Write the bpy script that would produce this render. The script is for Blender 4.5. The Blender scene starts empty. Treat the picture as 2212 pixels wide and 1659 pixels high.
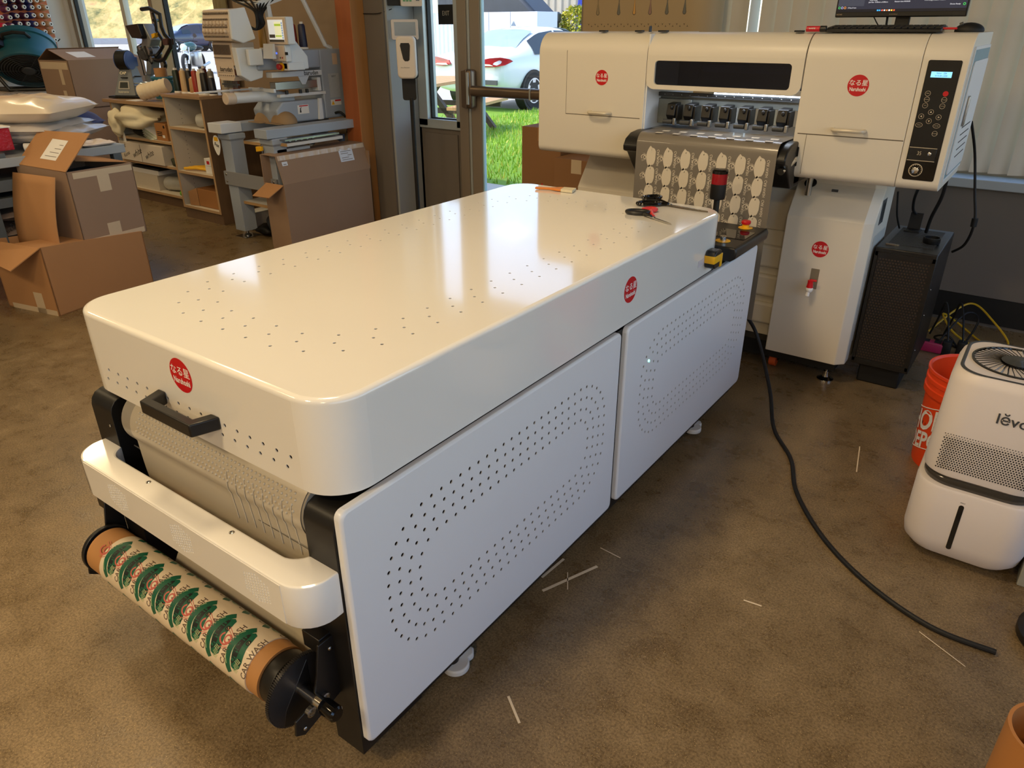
import bpy, bmesh, math, random
from mathutils import Vector, Matrix
SC = bpy.context.scene
COL = SC.collection
rad = math.radians
rng = random.Random(7)

# ---------------------------------------------------------------- camera
CAM_F, YAW, PITCH, ROLL, CAM_H = 1565.0, rad(36.0), rad(26.29), rad(-0.2), 1.43
def cam_axes():
    fw = Vector((-math.sin(YAW) * math.cos(PITCH), math.cos(YAW) * math.cos(PITCH), -math.sin(PITCH)))
    r = Vector((math.cos(YAW), math.sin(YAW), 0)); u = r.cross(fw)
    r2 = r * math.cos(ROLL) + u * math.sin(ROLL); u2 = -r * math.sin(ROLL) + u * math.cos(ROLL)
    return r2, u2, fw
cr, cu, cf = cam_axes()
cd = bpy.data.cameras.new('camera'); cam = bpy.data.objects.new('camera', cd); COL.objects.link(cam)
cd.sensor_fit = 'HORIZONTAL'; cd.sensor_width = 36; cd.lens = CAM_F / 2212 * 36; cd.clip_start = 0.02; cd.clip_end = 400
M = Matrix(((cr.x, cu.x, -cf.x, 0), (cr.y, cu.y, -cf.y, 0), (cr.z, cu.z, -cf.z, CAM_H), (0, 0, 0, 1)))
cam.matrix_world = M
SC.camera = cam
# ---------------------------------------------------------------- sky, sun, exposure
w = bpy.data.worlds.new('sky'); SC.world = w; w.use_nodes = True
nt = w.node_tree; bg = nt.nodes['Background']
sky = nt.nodes.new('ShaderNodeTexSky'); sky.sky_type = 'NISHITA'; sky.sun_disc = False
sky.sun_elevation = rad(52); sky.sun_rotation = rad(215); sky.air_density = 1.0; sky.dust_density = 1.2
nt.links.new(sky.outputs[0], bg.inputs[0]); bg.inputs[1].default_value = 0.44
sd = bpy.data.lights.new('sun', 'SUN'); sun = bpy.data.objects.new('sun', sd); COL.objects.link(sun)
sd.energy = 2.8; sd.angle = rad(0.6); sd.color = (1, .95, .86)
sun.location = (-6, -6, 12)
sun.rotation_euler = Vector((0.42, 0.48, -1.0)).to_track_quat('-Z', 'Y').to_euler()
vs = SC.view_settings
vs.view_transform = 'Standard'; vs.look = 'None'; vs.exposure = 0.3; vs.gamma = 1; vs.use_curve_mapping = False
def area_lamp(name, loc, size, energy, color, aim=(0, 0, -1), size_y=None):
    d = bpy.data.lights.new(name, 'AREA'); o = bpy.data.objects.new(name, d); COL.objects.link(o)
    d.shape = 'RECTANGLE'; d.size = size; d.size_y = size_y or size; d.energy = energy; d.color = color
    o.location = loc; o.rotation_euler = Vector(aim).to_track_quat('-Z', 'Y').to_euler()
    return o
WARM = (1.0, .75, .43)
LAMPS = [(-1.5, -1.6, 46), (-1.5, 1.0, 27), (-3.6, -1.4, 16), (-3.8, 1.2, 9), (-6.2, 0.2, 16), (-6.4, 2.4, 17), (.9, -2.6, 48)]
for lx, ly, le in LAMPS:
    area_lamp('ceiling_light', (lx, ly, 3.03), .5, le, WARM)

# ---------------------------------------------------------------- helpers
def srgb(h):
    if isinstance(h, str):
        h = h.lstrip('#'); c = [int(h[i:i + 2], 16) / 255 for i in (0, 2, 4)]
    else: c = [v / 255 for v in h]
    return tuple((v / 12.92 if v <= .04045 else ((v + .055) / 1.055) ** 2.4) for v in c)
MATS = {}
def pm(name, col, rough=.5, metal=0.0, var=.06, vs=8.0, bump=0.0, bs=60.0, coat=0.0, spec=.5, emit=None, es=1.0, alpha=1.0, trans=0.0, stretch=None, rv=0.0):
    """principled material with a procedural tone variation"""
    if name in MATS: return MATS[name]
    m = bpy.data.materials.new(name); m.use_nodes = True; n = m.node_tree; b = n.nodes['Principled BSDF']
    c = srgb(col)
    b.inputs['Roughness'].default_value = rough; b.inputs['Metallic'].default_value = metal
    b.inputs['Coat Weight'].default_value = coat; b.inputs['Coat Roughness'].default_value = .06
    b.inputs['Specular IOR Level'].default_value = spec
    b.inputs['Alpha'].default_value = alpha; b.inputs['Transmission Weight'].default_value = trans
    tc = n.nodes.new('ShaderNodeTexCoord'); mp = n.nodes.new('ShaderNodeMapping')
    n.links.new(tc.outputs['Object'], mp.inputs[0])
    if stretch: mp.inputs['Scale'].default_value = stretch
    nz = n.nodes.new('ShaderNodeTexNoise'); nz.inputs['Scale'].default_value = vs; nz.inputs['Detail'].default_value = 5
    n.links.new(mp.outputs[0], nz.inputs['Vector'])
    mx = n.nodes.new('ShaderNodeMix'); mx.data_type = 'RGBA'
    mx.inputs[6].default_value = tuple(v * (1 - var) for v in c) + (1,)
    mx.inputs[7].default_value = tuple(min(1, v * (1 + var)) for v in c) + (1,)
    n.links.new(nz.outputs['Fac'], mx.inputs[0]); n.links.new(mx.outputs[2], b.inputs['Base Color'])
    if rv:
        mr = n.nodes.new('ShaderNodeMapRange'); mr.inputs[3].default_value = max(0, rough - rv); mr.inputs[4].default_value = rough + rv
        n.links.new(nz.outputs['Fac'], mr.inputs[0]); n.links.new(mr.outputs[0], b.inputs['Roughness'])
    if bump:
        n2 = n.nodes.new('ShaderNodeTexNoise'); n2.inputs['Scale'].default_value = bs; n2.inputs['Detail'].default_value = 3
        n.links.new(mp.outputs[0], n2.inputs['Vector'])
        bp = n.nodes.new('ShaderNodeBump'); bp.inputs['Strength'].default_value = bump; bp.inputs['Distance'].default_value = .01
        n.links.new(n2.outputs['Fac'], bp.inputs['Height']); n.links.new(bp.outputs[0], b.inputs['Normal'])
    if emit:
        b.inputs['Emission Color'].default_value = srgb(emit) + (1,); b.inputs['Emission Strength'].default_value = es
    MATS[name] = m; return m
def glass_mat(name, tint=(1, 1, 1), rough=.0, refl=.10):
    """thin pane: mostly see-through with a faint mirror"""
    if name in MATS: return MATS[name]
    m = bpy.data.materials.new(name); m.use_nodes = True; n = m.node_tree; n.nodes.clear()
    o = n.nodes.new('ShaderNodeOutputMaterial'); t = n.nodes.new('ShaderNodeBsdfTransparent'); g = n.nodes.new('ShaderNodeBsdfGlossy')
    t.inputs[0].default_value = (*tint, 1); g.inputs['Roughness'].default_value = .02
    lw = n.nodes.new('ShaderNodeLayerWeight'); lw.inputs[0].default_value = .5
    pw = n.nodes.new('ShaderNodeMath'); pw.operation = 'POWER'; pw.inputs[1].default_value = 5; n.links.new(lw.outputs['Facing'], pw.inputs[0])
    ma = n.nodes.new('ShaderNodeMath'); ma.operation = 'MULTIPLY_ADD'; ma.inputs[1].default_value = .9; ma.inputs[2].default_value = .035; n.links.new(pw.outputs[0], ma.inputs[0])
    mx = n.nodes.new('ShaderNodeMixShader'); n.links.new(ma.outputs[0], mx.inputs[0])
    n.links.new(t.outputs[0], mx.inputs[1]); n.links.new(g.outputs[0], mx.inputs[2]); n.links.new(mx.outputs[0], o.inputs[0])
    MATS[name] = m; return m

ROOT = {}
class MB:
    def __init__(s): s.bm = bmesh.new(); s.mi = 0
    def _fin(s, fs):
        for f in fs: f.material_index = s.mi
        return fs
    def face(s, pts):
        f = s.bm.faces.new([s.bm.verts.new(p) for p in pts]); f.material_index = s.mi; return f
    def box(s, x0, x1, y0, y1, z0, z1, M=None, bev=0, seg=2):
        v = [Vector(p) for p in ((x0, y0, z0), (x1, y0, z0), (x1, y1, z0), (x0, y1, z0), (x0, y0, z1), (x1, y0, z1), (x1, y1, z1), (x0, y1, z1))]
        if M: v = [M @ p for p in v]
        bv = [s.bm.verts.new(p) for p in v]
        fs = [s.bm.faces.new([bv[i] for i in q]) for q in ((3, 2, 1, 0), (4, 5, 6, 7), (0, 1, 5, 4), (1, 2, 6, 5), (2, 3, 7, 6), (3, 0, 4, 7))]
        s._fin(fs)
        if bev:
            r = bmesh.ops.bevel(s.bm, geom=list({e for f in fs for e in f.edges}), offset=bev, segments=seg, profile=.5, affect='EDGES', material=s.mi)
        return s
    def prism(s, pts, vec, M=None):
        """closed polygon pts (3D) pushed along vec"""
        pts = [Vector(p) for p in pts]; vec = Vector(vec)
        if M: pts = [M @ p for p in pts]; vec = M.to_3x3() @ vec
        a = [s.bm.verts.new(p) for p in pts]; b = [s.bm.verts.new(p + vec) for p in pts]; n = len(a)
        fs = [s.bm.faces.new(a[::-1]), s.bm.faces.new(b)]
        for i in range(n): fs.append(s.bm.faces.new((a[i], a[(i + 1) % n], b[(i + 1) % n], b[i])))
        s._fin(fs); return s
    def cyl(s, p0, p1, r0, r1=None, n=20, cap=True):
        return s.lathe([(r0, 0), (r1 if r1 is not None else r0, (Vector(p1) - Vector(p0)).length)], p0, Vector(p1) - Vector(p0), n, cap)
    def lathe(s, prof, o=(0, 0, 0), axis=(0, 0, 1), n=24, cap=True, cap0=None, cap1=None):
        o = Vector(o); ax = Vector(axis).normalized()
        t = Vector((1, 0, 0)) if abs(ax.x) < .9 else Vector((0, 1, 0))
        e1 = ax.cross(t).normalized(); e2 = ax.cross(e1)
        rings = []
        for r, z in prof:
            rings.append([s.bm.verts.new(o + ax * z + (e1 * math.cos(2 * math.pi * k / n) + e2 * math.sin(2 * math.pi * k / n)) * max(r, 1e-5)) for k in range(n)])
        fs = []
        for a, b in zip(rings, rings[1:]):
            for k in range(n): fs.append(s.bm.faces.new((a[k], a[(k + 1) % n], b[(k + 1) % n], b[k])))
        if cap if cap0 is None else cap0: fs.append(s.bm.faces.new(rings[0][::-1]))
        if cap if cap1 is None else cap1: fs.append(s.bm.faces.new(rings[-1]))
        s._fin(fs); return s
    def tube(s, pts, r, n=8, closed=False, cap=True):
        pts = [Vector(p) for p in pts]; m = len(pts); rings = []
        rs = r if isinstance(r, (list, tuple)) else [r] * m
        prev = None
        for i, p in enumerate(pts):
            if closed: d = pts[(i + 1) % m] - pts[i - 1]
            else: d = pts[min(i + 1, m - 1)] - pts[max(i - 1, 0)]
            d.normalize()
            if prev is None:
                t = Vector((0, 0, 1)) if abs(d.z) < .9 else Vector((1, 0, 0)); e1 = d.cross(t).normalized()
            else:
                e1 = (prev - d * prev.dot(d)).normalized()
            prev = e1; e2 = d.cross(e1)
            rings.append([s.bm.verts.new(p + (e1 * math.cos(2 * math.pi * k / n) + e2 * math.sin(2 * math.pi * k / n)) * rs[i]) for k in range(n)])
        fs = []
        seq = list(zip(rings, rings[1:])) + ([(rings[-1], rings[0])] if closed else [])
        for a, b in seq:
            for k in range(n): fs.append(s.bm.faces.new((a[k], a[(k + 1) % n], b[(k + 1) % n], b[k])))
        if cap and not closed: fs += [s.bm.faces.new(rings[0][::-1]), s.bm.faces.new(rings[-1])]
        s._fin(fs); return s
    def ball(s, c, r, sx=1, sy=1, sz=1, u=16, v=10, M=None):
        mm = Matrix.Translation(c) @ Matrix.Diagonal((r * sx, r * sy, r * sz, 1))
        if M: mm = M @ mm
        res = bmesh.ops.create_uvsphere(s.bm, u_segments=u, v_segments=v, radius=1, matrix=mm)
        for x in res['verts']:
            for f in x.link_faces: f.material_index = s.mi
        return s
    def grid(s, fn, nu, nv):
        """surface from fn(u,v), u,v in 0..1"""
        g = [[s.bm.verts.new(fn(i / nu, j / nv)) for j in range(nv + 1)] for i in range(nu + 1)]
        s._fin([s.bm.faces.new((g[i][j], g[i + 1][j], g[i + 1][j + 1], g[i][j + 1])) for i in range(nu) for j in range(nv)]); return s
    def sheet(s, pts, th, M=None):
        """flat polygon given thickness along its own normal"""
        p = [Vector(q) for q in pts]; n = (p[1] - p[0]).cross(p[2] - p[1]).normalized()
        return s.prism([q - n * th / 2 for q in p], n * th, M)
    def mesh(s, me, M, keep=False):
        """append an existing mesh, transformed"""
        b2 = bmesh.new(); b2.from_mesh(me); b2.transform(M)
        vm = {v: s.bm.verts.new(v.co) for v in b2.verts}
        for f in b2.faces:
            try:
                nf = s.bm.faces.new([vm[v] for v in f.verts]); nf.material_index = f.material_index if keep else s.mi
            except ValueError: pass
        b2.free(); return s
    def obj(s, name, mats, parent=None, smooth=35, bev=0, seg=2, weld=False, sub=0, nofix=False, wn=False):
        if weld: bmesh.ops.remove_doubles(s.bm, verts=s.bm.verts, dist=1e-5)
        if not nofix: bmesh.ops.recalc_face_normals(s.bm, faces=s.bm.faces)
        top = parent
        while top is not None and top.parent is not None: top = top.parent
        if top is not None: s.bm.transform(ROOT.get(top.name, Matrix()).inverted())
        me = bpy.data.meshes.new(name); s.bm.to_mesh(me); s.bm.free()
        for m in (mats if isinstance(mats, (list, tuple)) else [mats]): me.materials.append(m)
        if smooth:
            me.polygons.foreach_set('use_smooth', [True] * len(me.polygons)); me.set_sharp_from_angle(angle=rad(smooth))
        o = bpy.data.objects.new(name, me); COL.objects.link(o); o.parent = parent
        if bev:
            b = o.modifiers.new('bevel', 'BEVEL'); b.width = bev; b.segments = seg; b.limit_method = 'ANGLE'; b.angle_limit = rad(40); b.harden_normals = False
        if wn:
            me.polygons.foreach_set('use_smooth', [max(abs(c) for c in p.normal) < .9995 for p in me.polygons])
        if sub:
            q = o.modifiers.new('subd', 'SUBSURF'); q.levels = sub; q.render_levels = sub
        return o
def tag(o, label, cat, group=None, kind=None):
    o['label'] = label; o['category'] = cat
    if group: o['group'] = group
    if kind: o['kind'] = kind
    return o
def struct(o): o['kind'] = 'structure'; return o
def thing(name, label, cat, loc=(0, 0, 0), rz=0, group=None):
    o = bpy.data.objects.new(name, None); COL.objects.link(o); o.empty_display_size = .05
    o.location = loc; o.rotation_euler = (0, 0, rz)
    ROOT[o.name] = Matrix.Translation(loc) @ Matrix.Rotation(rz, 4, 'Z')
    return tag(o, label, cat, group)
def solo(mb, name, mats, label, cat, group=None, kind=None, **k):
    """a thing that is one mesh; origin moved to the middle of its base"""
    vs_ = [v.co.copy() for v in mb.bm.verts]
    c = Vector(((min(v.x for v in vs_) + max(v.x for v in vs_)) / 2, (min(v.y for v in vs_) + max(v.y for v in vs_)) / 2, min(v.z for v in vs_)))
    mb.bm.transform(Matrix.Translation(-c))
    o = mb.obj(name, mats, None, **k); o.location = c
    return tag(o, label, cat, group, kind)
def dup(root, loc, rz=0, label=None, group=None, remat=None):
    r = root.copy(); COL.objects.link(r); r.location = loc; r.rotation_euler = (root.rotation_euler.x, root.rotation_euler.y, rz)
    if label: r['label'] = label
    if group: r['group'] = group
    if remat and r.type == 'MESH':
        r.data = r.data.copy(); r.data.materials[0] = remat
    for ch in list(root.children):
        c = ch.copy(); COL.objects.link(c); c.parent = r
        if remat and ch.name.startswith(remat_part[0]): c.data = ch.data.copy(); c.data.materials[0] = remat
        for g in list(ch.children):
            d = g.copy(); COL.objects.link(d); d.parent = c
    return r
remat_part = ['thread']
def frame(o, right, up):
    """matrix that carries the xy plane to a plane at o spanned by right and up"""
    r = Vector(right).normalized(); n = r.cross(Vector(up)).normalized(); u = n.cross(r)
    return Matrix(((r.x, u.x, n.x, o[0]), (r.y, u.y, n.y, o[1]), (r.z, u.z, n.z, o[2]), (0, 0, 0, 1)))
_txt = {}
def text_mesh(body, bold=0.0, spacing=1.0, shear=0.0):
    k = (body, bold, spacing, shear)
    if k in _txt: return _txt[k]
    c = bpy.data.curves.new('lettering', 'FONT'); c.body = body; c.align_x = 'CENTER'; c.align_y = 'CENTER'; c.resolution_u = 3
    c.offset = bold; c.space_character = spacing; c.shear = shear
    o = bpy.data.objects.new('lettering', c); COL.objects.link(o)
    me = bpy.data.meshes.new_from_object(o.evaluated_get(bpy.context.evaluated_depsgraph_get()))
    bpy.data.objects.remove(o); bpy.data.curves.remove(c)
    _txt[k] = me; return me
def text_into(mb, body, Mx, size, sx=1.0, off=.0006, bold=0.0, spacing=1.0, shear=0.0):
    me = text_mesh(body, bold, spacing, shear)
    mb.mesh(me, Mx @ Matrix.Translation((0, 0, off)) @ Matrix.Diagonal((size * sx, size, size, 1)))
def text(body, Mx, size, mat, parent, name='lettering', **k):
    mb = MB(); text_into(mb, body, Mx, size, **k); return mb.obj(name, mat, parent, smooth=0, nofix=True)
def plate_mesh(outer, holes, th=.0015, hr=.006, nh=10):
    """flat plate (xy) with round holes cut through it; outer is a 2D polygon, holes are (x,y) or polygons"""
    c = bpy.data.curves.new('plate', 'CURVE'); c.dimensions = '2D'; c.fill_mode = 'BOTH'; c.extrude = th / 2
    def sp(pts):
        s = c.splines.new('POLY'); s.points.add(len(pts) - 1); s.use_cyclic_u = True
        for i, p in enumerate(pts): s.points[i].co = (p[0], p[1], 0, 1)
    sp(outer)
    for h in holes:
        if isinstance(h[0], (int, float)): sp([(h[0] + hr * math.cos(2 * math.pi * k / nh), h[1] + hr * math.sin(2 * math.pi * k / nh)) for k in range(nh)])
        else: sp(h)
    o = bpy.data.objects.new('plate', c); COL.objects.link(o)
    me = bpy.data.meshes.new_from_object(o.evaluated_get(bpy.context.evaluated_depsgraph_get()))
    bpy.data.objects.remove(o); bpy.data.curves.remove(c); return me
def rrect(x0, x1, y0, y1, r, n=6):
    o = []
    for cx, cy, a in ((x1 - r, y1 - r, 0), (x0 + r, y1 - r, 90), (x0 + r, y0 + r, 180), (x1 - r, y0 + r, 270)):
        for k in range(n + 1):
            t = rad(a + 90 * k / n); o.append((cx + r * math.cos(t), cy + r * math.sin(t)))
    return o
def loft(mb, rings, cap0=True, cap1=True, closed=True):
    bv = [[mb.bm.verts.new(p) for p in r] for r in rings]; fs = []
    n = len(bv[0])
    for a, b in zip(bv, bv[1:]):
        for k in range(n if closed else n - 1): fs.append(mb.bm.faces.new((a[k], a[(k + 1) % n], b[(k + 1) % n], b[k])))
    if cap0: fs.append(mb.bm.faces.new(bv[0][::-1]))
    if cap1: fs.append(mb.bm.faces.new(bv[-1]))
    mb._fin(fs); return mb
def catmull(pts, n=8, closed=False):
    p = [Vector(q) for q in pts]; m = len(p); out = []
    rngs = range(m) if closed else range(m - 1)
    for i in rngs:
        a = p[i - 1] if (closed or i > 0) else p[0]; b = p[i]; c = p[(i + 1) % m]; d = p[(i + 2) % m] if (closed or i + 2 < m) else p[-1]
        for k in range(n):
            t = k / n
            out.append(.5 * ((2 * b) + (c - a) * t + (2 * a - 5 * b + 4 * c - d) * t * t + (3 * b - a - 3 * c + d) * t ** 3))
    if not closed: out.append(p[-1])
    return out
def rays(x, y):
    return cf + cr * ((x - 1106) / CAM_F) - cu * ((y - 829.5) / CAM_F)

# ---------------------------------------------------------------- shared materials
WHITE = pm('white_gloss_paint', (232, 229, 222), .12, coat=.6, var=.01)
WPANEL = pm('white_powder_coat', (226, 226, 226), .3, var=.01)
CREAM = pm('printer_enamel', (222, 214, 198), .38, var=.012)
BLACK = pm('black_enamel', (20, 19, 19), .38, var=.1)
BLACKM = pm('black_matte', (9, 9, 9), .6, var=.1)
BLACKG = pm('black_gloss', (8, 8, 9), .08, var=.05)
STEEL = pm('steel', (170, 170, 168), .25, 1.0, var=.05)
CHROME = pm('chrome', (215, 213, 208), .1, 1.0, var=.02)
RED = pm('sign_red', (196, 12, 22), .45, var=.03)
INKW = pm('white_lettering', (238, 236, 230), .5, var=.01)
INKB = pm('black_lettering', (16, 16, 17), .5, var=.05)
CARD = pm('cardboard', (172, 126, 82), .85, var=.05, vs=5, bump=.05, bs=300)
CARDD = pm('cardboard_dark', (140, 101, 66), .85, var=.05, vs=5, bump=.05, bs=300)
CARDG = pm('cardboard_grey_brown', (148, 122, 100), .85, var=.05, vs=5, bump=.05, bs=300)
TAPE = pm('paper_tape', (200, 180, 150), .6, var=.04, vs=20)
PAPER = pm('white_paper', (228, 226, 222), .7, var=.02)
GREYBLUE = pm('blue_grey_enamel', (158, 168, 182), .45, var=.03)
YEL = pm('yellow_plastic', (235, 178, 20), .4, var=.04)
GREYD = pm('dark_grey_plastic', (62, 64, 66), .5, var=.06)
# ================================================================ the room
XL, XR, YB, YF, ZC = -9.2, 2.8, 4.35, -4.2, 3.1
def floor_mat():
    m = bpy.data.materials.new('stained_concrete'); m.use_nodes = True; n = m.node_tree; b = n.nodes['Principled BSDF']; L = n.links.new
    tc = n.nodes.new('ShaderNodeTexCoord')
    def noise(sc, det=6, rough=.6, dist=0):
        z = n.nodes.new('ShaderNodeTexNoise'); z.inputs['Scale'].default_value = sc; z.inputs['Detail'].default_value = det
        z.inputs['Roughness'].default_value = rough; z.inputs['Distortion'].default_value = dist; L(tc.outputs['Object'], z.inputs['Vector']); return z
    def ramp(src, stops):
        r = n.nodes.new('ShaderNodeValToRGB'); e = r.color_ramp.elements
        for i, (p, c) in enumerate(stops):
            x = e[i] if i < 2 else e.new(p); x.position = p; x.color = (*c, 1)
        L(src, r.inputs[0]); return r
    big = noise(1.1, 8, .62, .6); fine = noise(7, 8, .7, .2); grit = noise(170, 2, .6); sp = noise(420, 1, .5)
    r1 = ramp(big.outputs['Fac'], [(.3, srgb((92, 74, 50))), (.5, srgb((128, 106, 74))), (.68, srgb((152, 130, 96)))])
    r2 = ramp(fine.outputs['Fac'], [(.3, srgb((84, 70, 50))), (.66, srgb((156, 136, 104)))])
    m1 = n.nodes.new('ShaderNodeMix'); m1.data_type = 'RGBA'; m1.inputs[0].default_value = .5; L(r1.outputs[0], m1.inputs[6]); L(r2.outputs[0], m1.inputs[7])
    r3 = ramp(grit.outputs['Fac'], [(.36, (.45, .42, .4)), (.6, (1.0, 1.0, 1.0))])
    m2 = n.nodes.new('ShaderNodeMix'); m2.data_type = 'RGBA'; m2.blend_type = 'MULTIPLY'; m2.inputs[0].default_value = .75; L(m1.outputs[2], m2.inputs[6]); L(r3.outputs[0], m2.inputs[7])
    r4 = ramp(sp.outputs['Fac'], [(.67, (0, 0, 0)), (.74, (1, 1, 1))])
    m3 = n.nodes.new('ShaderNodeMix'); m3.data_type = 'RGBA'; L(r4.outputs[0], m3.inputs[0]); L(m2.outputs[2], m3.inputs[6]); m3.inputs[7].default_value = (*srgb((214, 184, 130)), 1)
    L(m3.outputs[2], b.inputs['Base Color'])
    mr = n.nodes.new('ShaderNodeMapRange'); L(fine.outputs['Fac'], mr.inputs[0]); mr.inputs[1].default_value = .3; mr.inputs[2].default_value = .7; mr.inputs[3].default_value = .2; mr.inputs[4].default_value = .42
    L(mr.outputs[0], b.inputs['Roughness']); b.inputs['Specular IOR Level'].default_value = .42
    bp = n.nodes.new('ShaderNodeBump'); bp.inputs['Strength'].default_value = .12; bp.inputs['Distance'].default_value = .004; L(grit.outputs['Fac'], bp.inputs['Height']); L(bp.outputs[0], b.inputs['Normal'])
    return m
mb = MB(); mb.box(XL, XR, YF, YB, -.1, 0); struct(mb.obj('floor', floor_mat(), smooth=0))
WALLT = pm('tan_wall_paint', (150, 130, 108), .85, var=.03, vs=3, bump=.05, bs=200)
WALLW = pm('white_wall_paint', (212, 208, 200), .85, var=.02, vs=3, bump=.05, bs=200)
WALLG = pm('grey_wall_paint', (112, 104, 95), .8, var=.03, vs=3, bump=.04, bs=200)
ALU = pm('bronze_aluminium', (150, 138, 122), .4, .3, var=.03)
ALUL = pm('pale_aluminium', (182, 190, 192), .38, .35, var=.03)
CEILM = pm('ceiling_white', (225, 218, 205), .9, var=.02)
mb = MB(); mb.box(XL - .2, XR + .2, YF - .2, YB + .25, ZC, ZC + .15); struct(mb.obj('ceiling', CEILM, smooth=0))
mb = MB(); mb.box(XL - .2, XL, YF, YB + .2, 0, ZC); struct(mb.obj('wall_left', WALLW, smooth=0))
mb = MB(); mb.box(XL - .2, XR + .2, YF - .2, YF, 0, ZC); struct(mb.obj('wall_front', WALLW, smooth=0))
# right wall with a long window band (behind and beside the camera)
mb = MB()
mb.box(XR, XR + .2, YF, YB + .2, 0, .75); mb.box(XR, XR + .2, YF, YB + .2, 2.85, ZC)
mb.box(XR, XR + .2, YF, -3.2, .75, 2.85); mb.box(XR, XR + .2, 3.9, YB + .2, .75, 2.85)
struct(mb.obj('wall_right', WALLW, smooth=0))
mb = MB()
for y in (-3.2, -1.42, .35, 2.12, 3.84): mb.box(XR + .06, XR + .13, y, y + .06, .75, 2.85)
mb.box(XR + .06, XR + .13, -3.2, 3.9, .75, .81); mb.box(XR + .06, XR + .13, -3.2, 3.9, 2.79, 2.85)
wn = struct(mb.obj('window_4', ALU, smooth=0))
mb = MB(); mb.box(XR + .09, XR + .1, -3.18, 3.88, .78, 2.82); mb.obj('pane', glass_mat('clear_pane'), wn, smooth=0)
# back wall: window | tan wall | door with sidelight | window behind the blinds
WAX0, WAX1 = -9.12, -6.32
mb = MB(); T = .2
mb.box(XL, WAX0, YB, YB + T, 0, ZC); mb.box(WAX0, WAX1, YB, YB + T, 0, .78); mb.box(WAX0, WAX1, YB, YB + T, 2.9, ZC)
mb.mi = 1
mb.box(WAX1, -4.05, YB, YB + T, 0, ZC)
mb.box(-4.05, -2.36, YB, YB + T, 2.55, ZC)
mb.box(-5.3, -4.6, YB - .12, YB, 0, ZC)
mb.mi = 2
mb.box(-2.36, XR, YB, YB + T, 0, .70); mb.box(-2.36, XR, YB, YB + T, 2.9, ZC)
mb.box(-2.36, -2.15, YB, YB + T, .70, 2.9); mb.box(2.6, XR, YB, YB + T, .70, 2.9)
mb.box(-4.35, -4.05, 4.06, YB + T, 0, ZC)
struct(mb.obj('wall_back', [WALLW, WALLT, WALLG], smooth=0))
# return of the grey pier, coloured lighter for the door light it catches
mb = MB(); mb.box(-4.05, -4.03, 4.075, YB, 0, ZC); struct(mb.obj('trim_2', pm('pier_grey_lit', (160, 165, 168), .5, var=.02), smooth=0, bev=.003))
mb = MB(); mb.box(-2.36, XR, YB - .015, YB, 0.02, .155); struct(mb.obj('baseboard_back', BLACKM, smooth=0))
mb = MB(); mb.box(-2.2, XR, YB - .05, YB + .12, .70, .745); struct(mb.obj('trim_3', pm('sill_paint', (165, 172, 176), .5, var=.02), smooth=0, bev=.004))
# window_1: big shop window on the left
mb = MB()
for x0, x1 in ((WAX0, WAX0 + .07), (-7.54, -7.49), (WAX1 - .07, WAX1)): mb.box(x0, x1, YB + .02, YB + .14, .78, 2.9)
mb.box(WAX0, WAX1, YB + .02, YB + .14, .78, .85); mb.box(WAX0, WAX1, YB + .02, YB + .14, 2.83, 2.9)
mb.mi = 1; mb.box(-7.49, -7.32, YB + .03, YB + .1, .78, 2.9); mb.box(-8.10, -8.035, YB + .04, YB + .1, .78, 2.9)
mb.mi = 2; mb.box(WAX0 + .07, WAX0 + .085, YB + .05, YB + .09, .85, 2.83); mb.box(-7.32, -7.302, YB + .04, YB + .09, .85, 2.83)
w1 = struct(mb.obj('window_1', [ALU, pm('cream_frame', (205, 204, 190), .6, var=.02), BLACKM], smooth=0, bev=.003))
mb = MB(); mb.box(WAX0 + .07, -7.54, YB + .068, YB + .074, .85, 2.83); mb.obj('pane', glass_mat('clear_pane'), w1, smooth=0)
mb = MB(); mb.box(-7.302, WAX1 - .07, YB + .068, YB + .074, .85, 2.83); mb.obj('pane', glass_mat('clear_pane'), w1, smooth=0)
# window_2: sidelight, window_3: window behind the blinds
SX0, SX1 = -4.03, -3.62
mb = MB()
mb.box(SX0, SX0 + .085, YB, YB + .12, .75, 2.5); mb.box(SX1 - .04, SX1, YB, YB + .12, .75, 2.5)
mb.box(SX0, SX1, YB, YB + .12, .735, .80); mb.box(SX0, SX1, YB, YB + .12, 2.42, 2.5)
mb.mi = 1; mb.box(SX0, SX1, YB + .02, YB + .1, 0, .735)
mb.box(SX0 + .04, SX1 - .04, YB + .005, YB + .02, .05, .70)
mb.mi = 2; mb.box(SX0 + .085, SX0 + .097, YB + .04, YB + .08, .8, 2.42); mb.box(SX0 + .085, SX1 - .04, YB + .04, YB + .08, .8, .808)
w2 = struct(mb.obj('window_2', [ALUL, WALLG, BLACKM], smooth=0, bev=.003))
mb = MB(); mb.box(SX0 + .097, SX1 - .04, YB + .057, YB + .063, .81, 2.42); mb.obj('pane', glass_mat('clear_pane'), w2, smooth=0)
mb = MB()
mb.box(-2.15, 2.6, YB + .1, YB + .16, .745, .80); mb.box(-2.15, 2.6, YB + .1, YB + .16, 2.84, 2.9)
for x in (-2.15, -.6, 1.0, 2.54): mb.box(x, x + .06, YB + .1, YB + .16, .745, 2.9)
w3 = struct(mb.obj('window_3', ALU, smooth=0))
mb = MB(); mb.box(-2.1, 2.55, YB + .127, YB + .133, .8, 2.84); mb.obj('pane', glass_mat('clear_pane'), w3, smooth=0)
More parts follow.
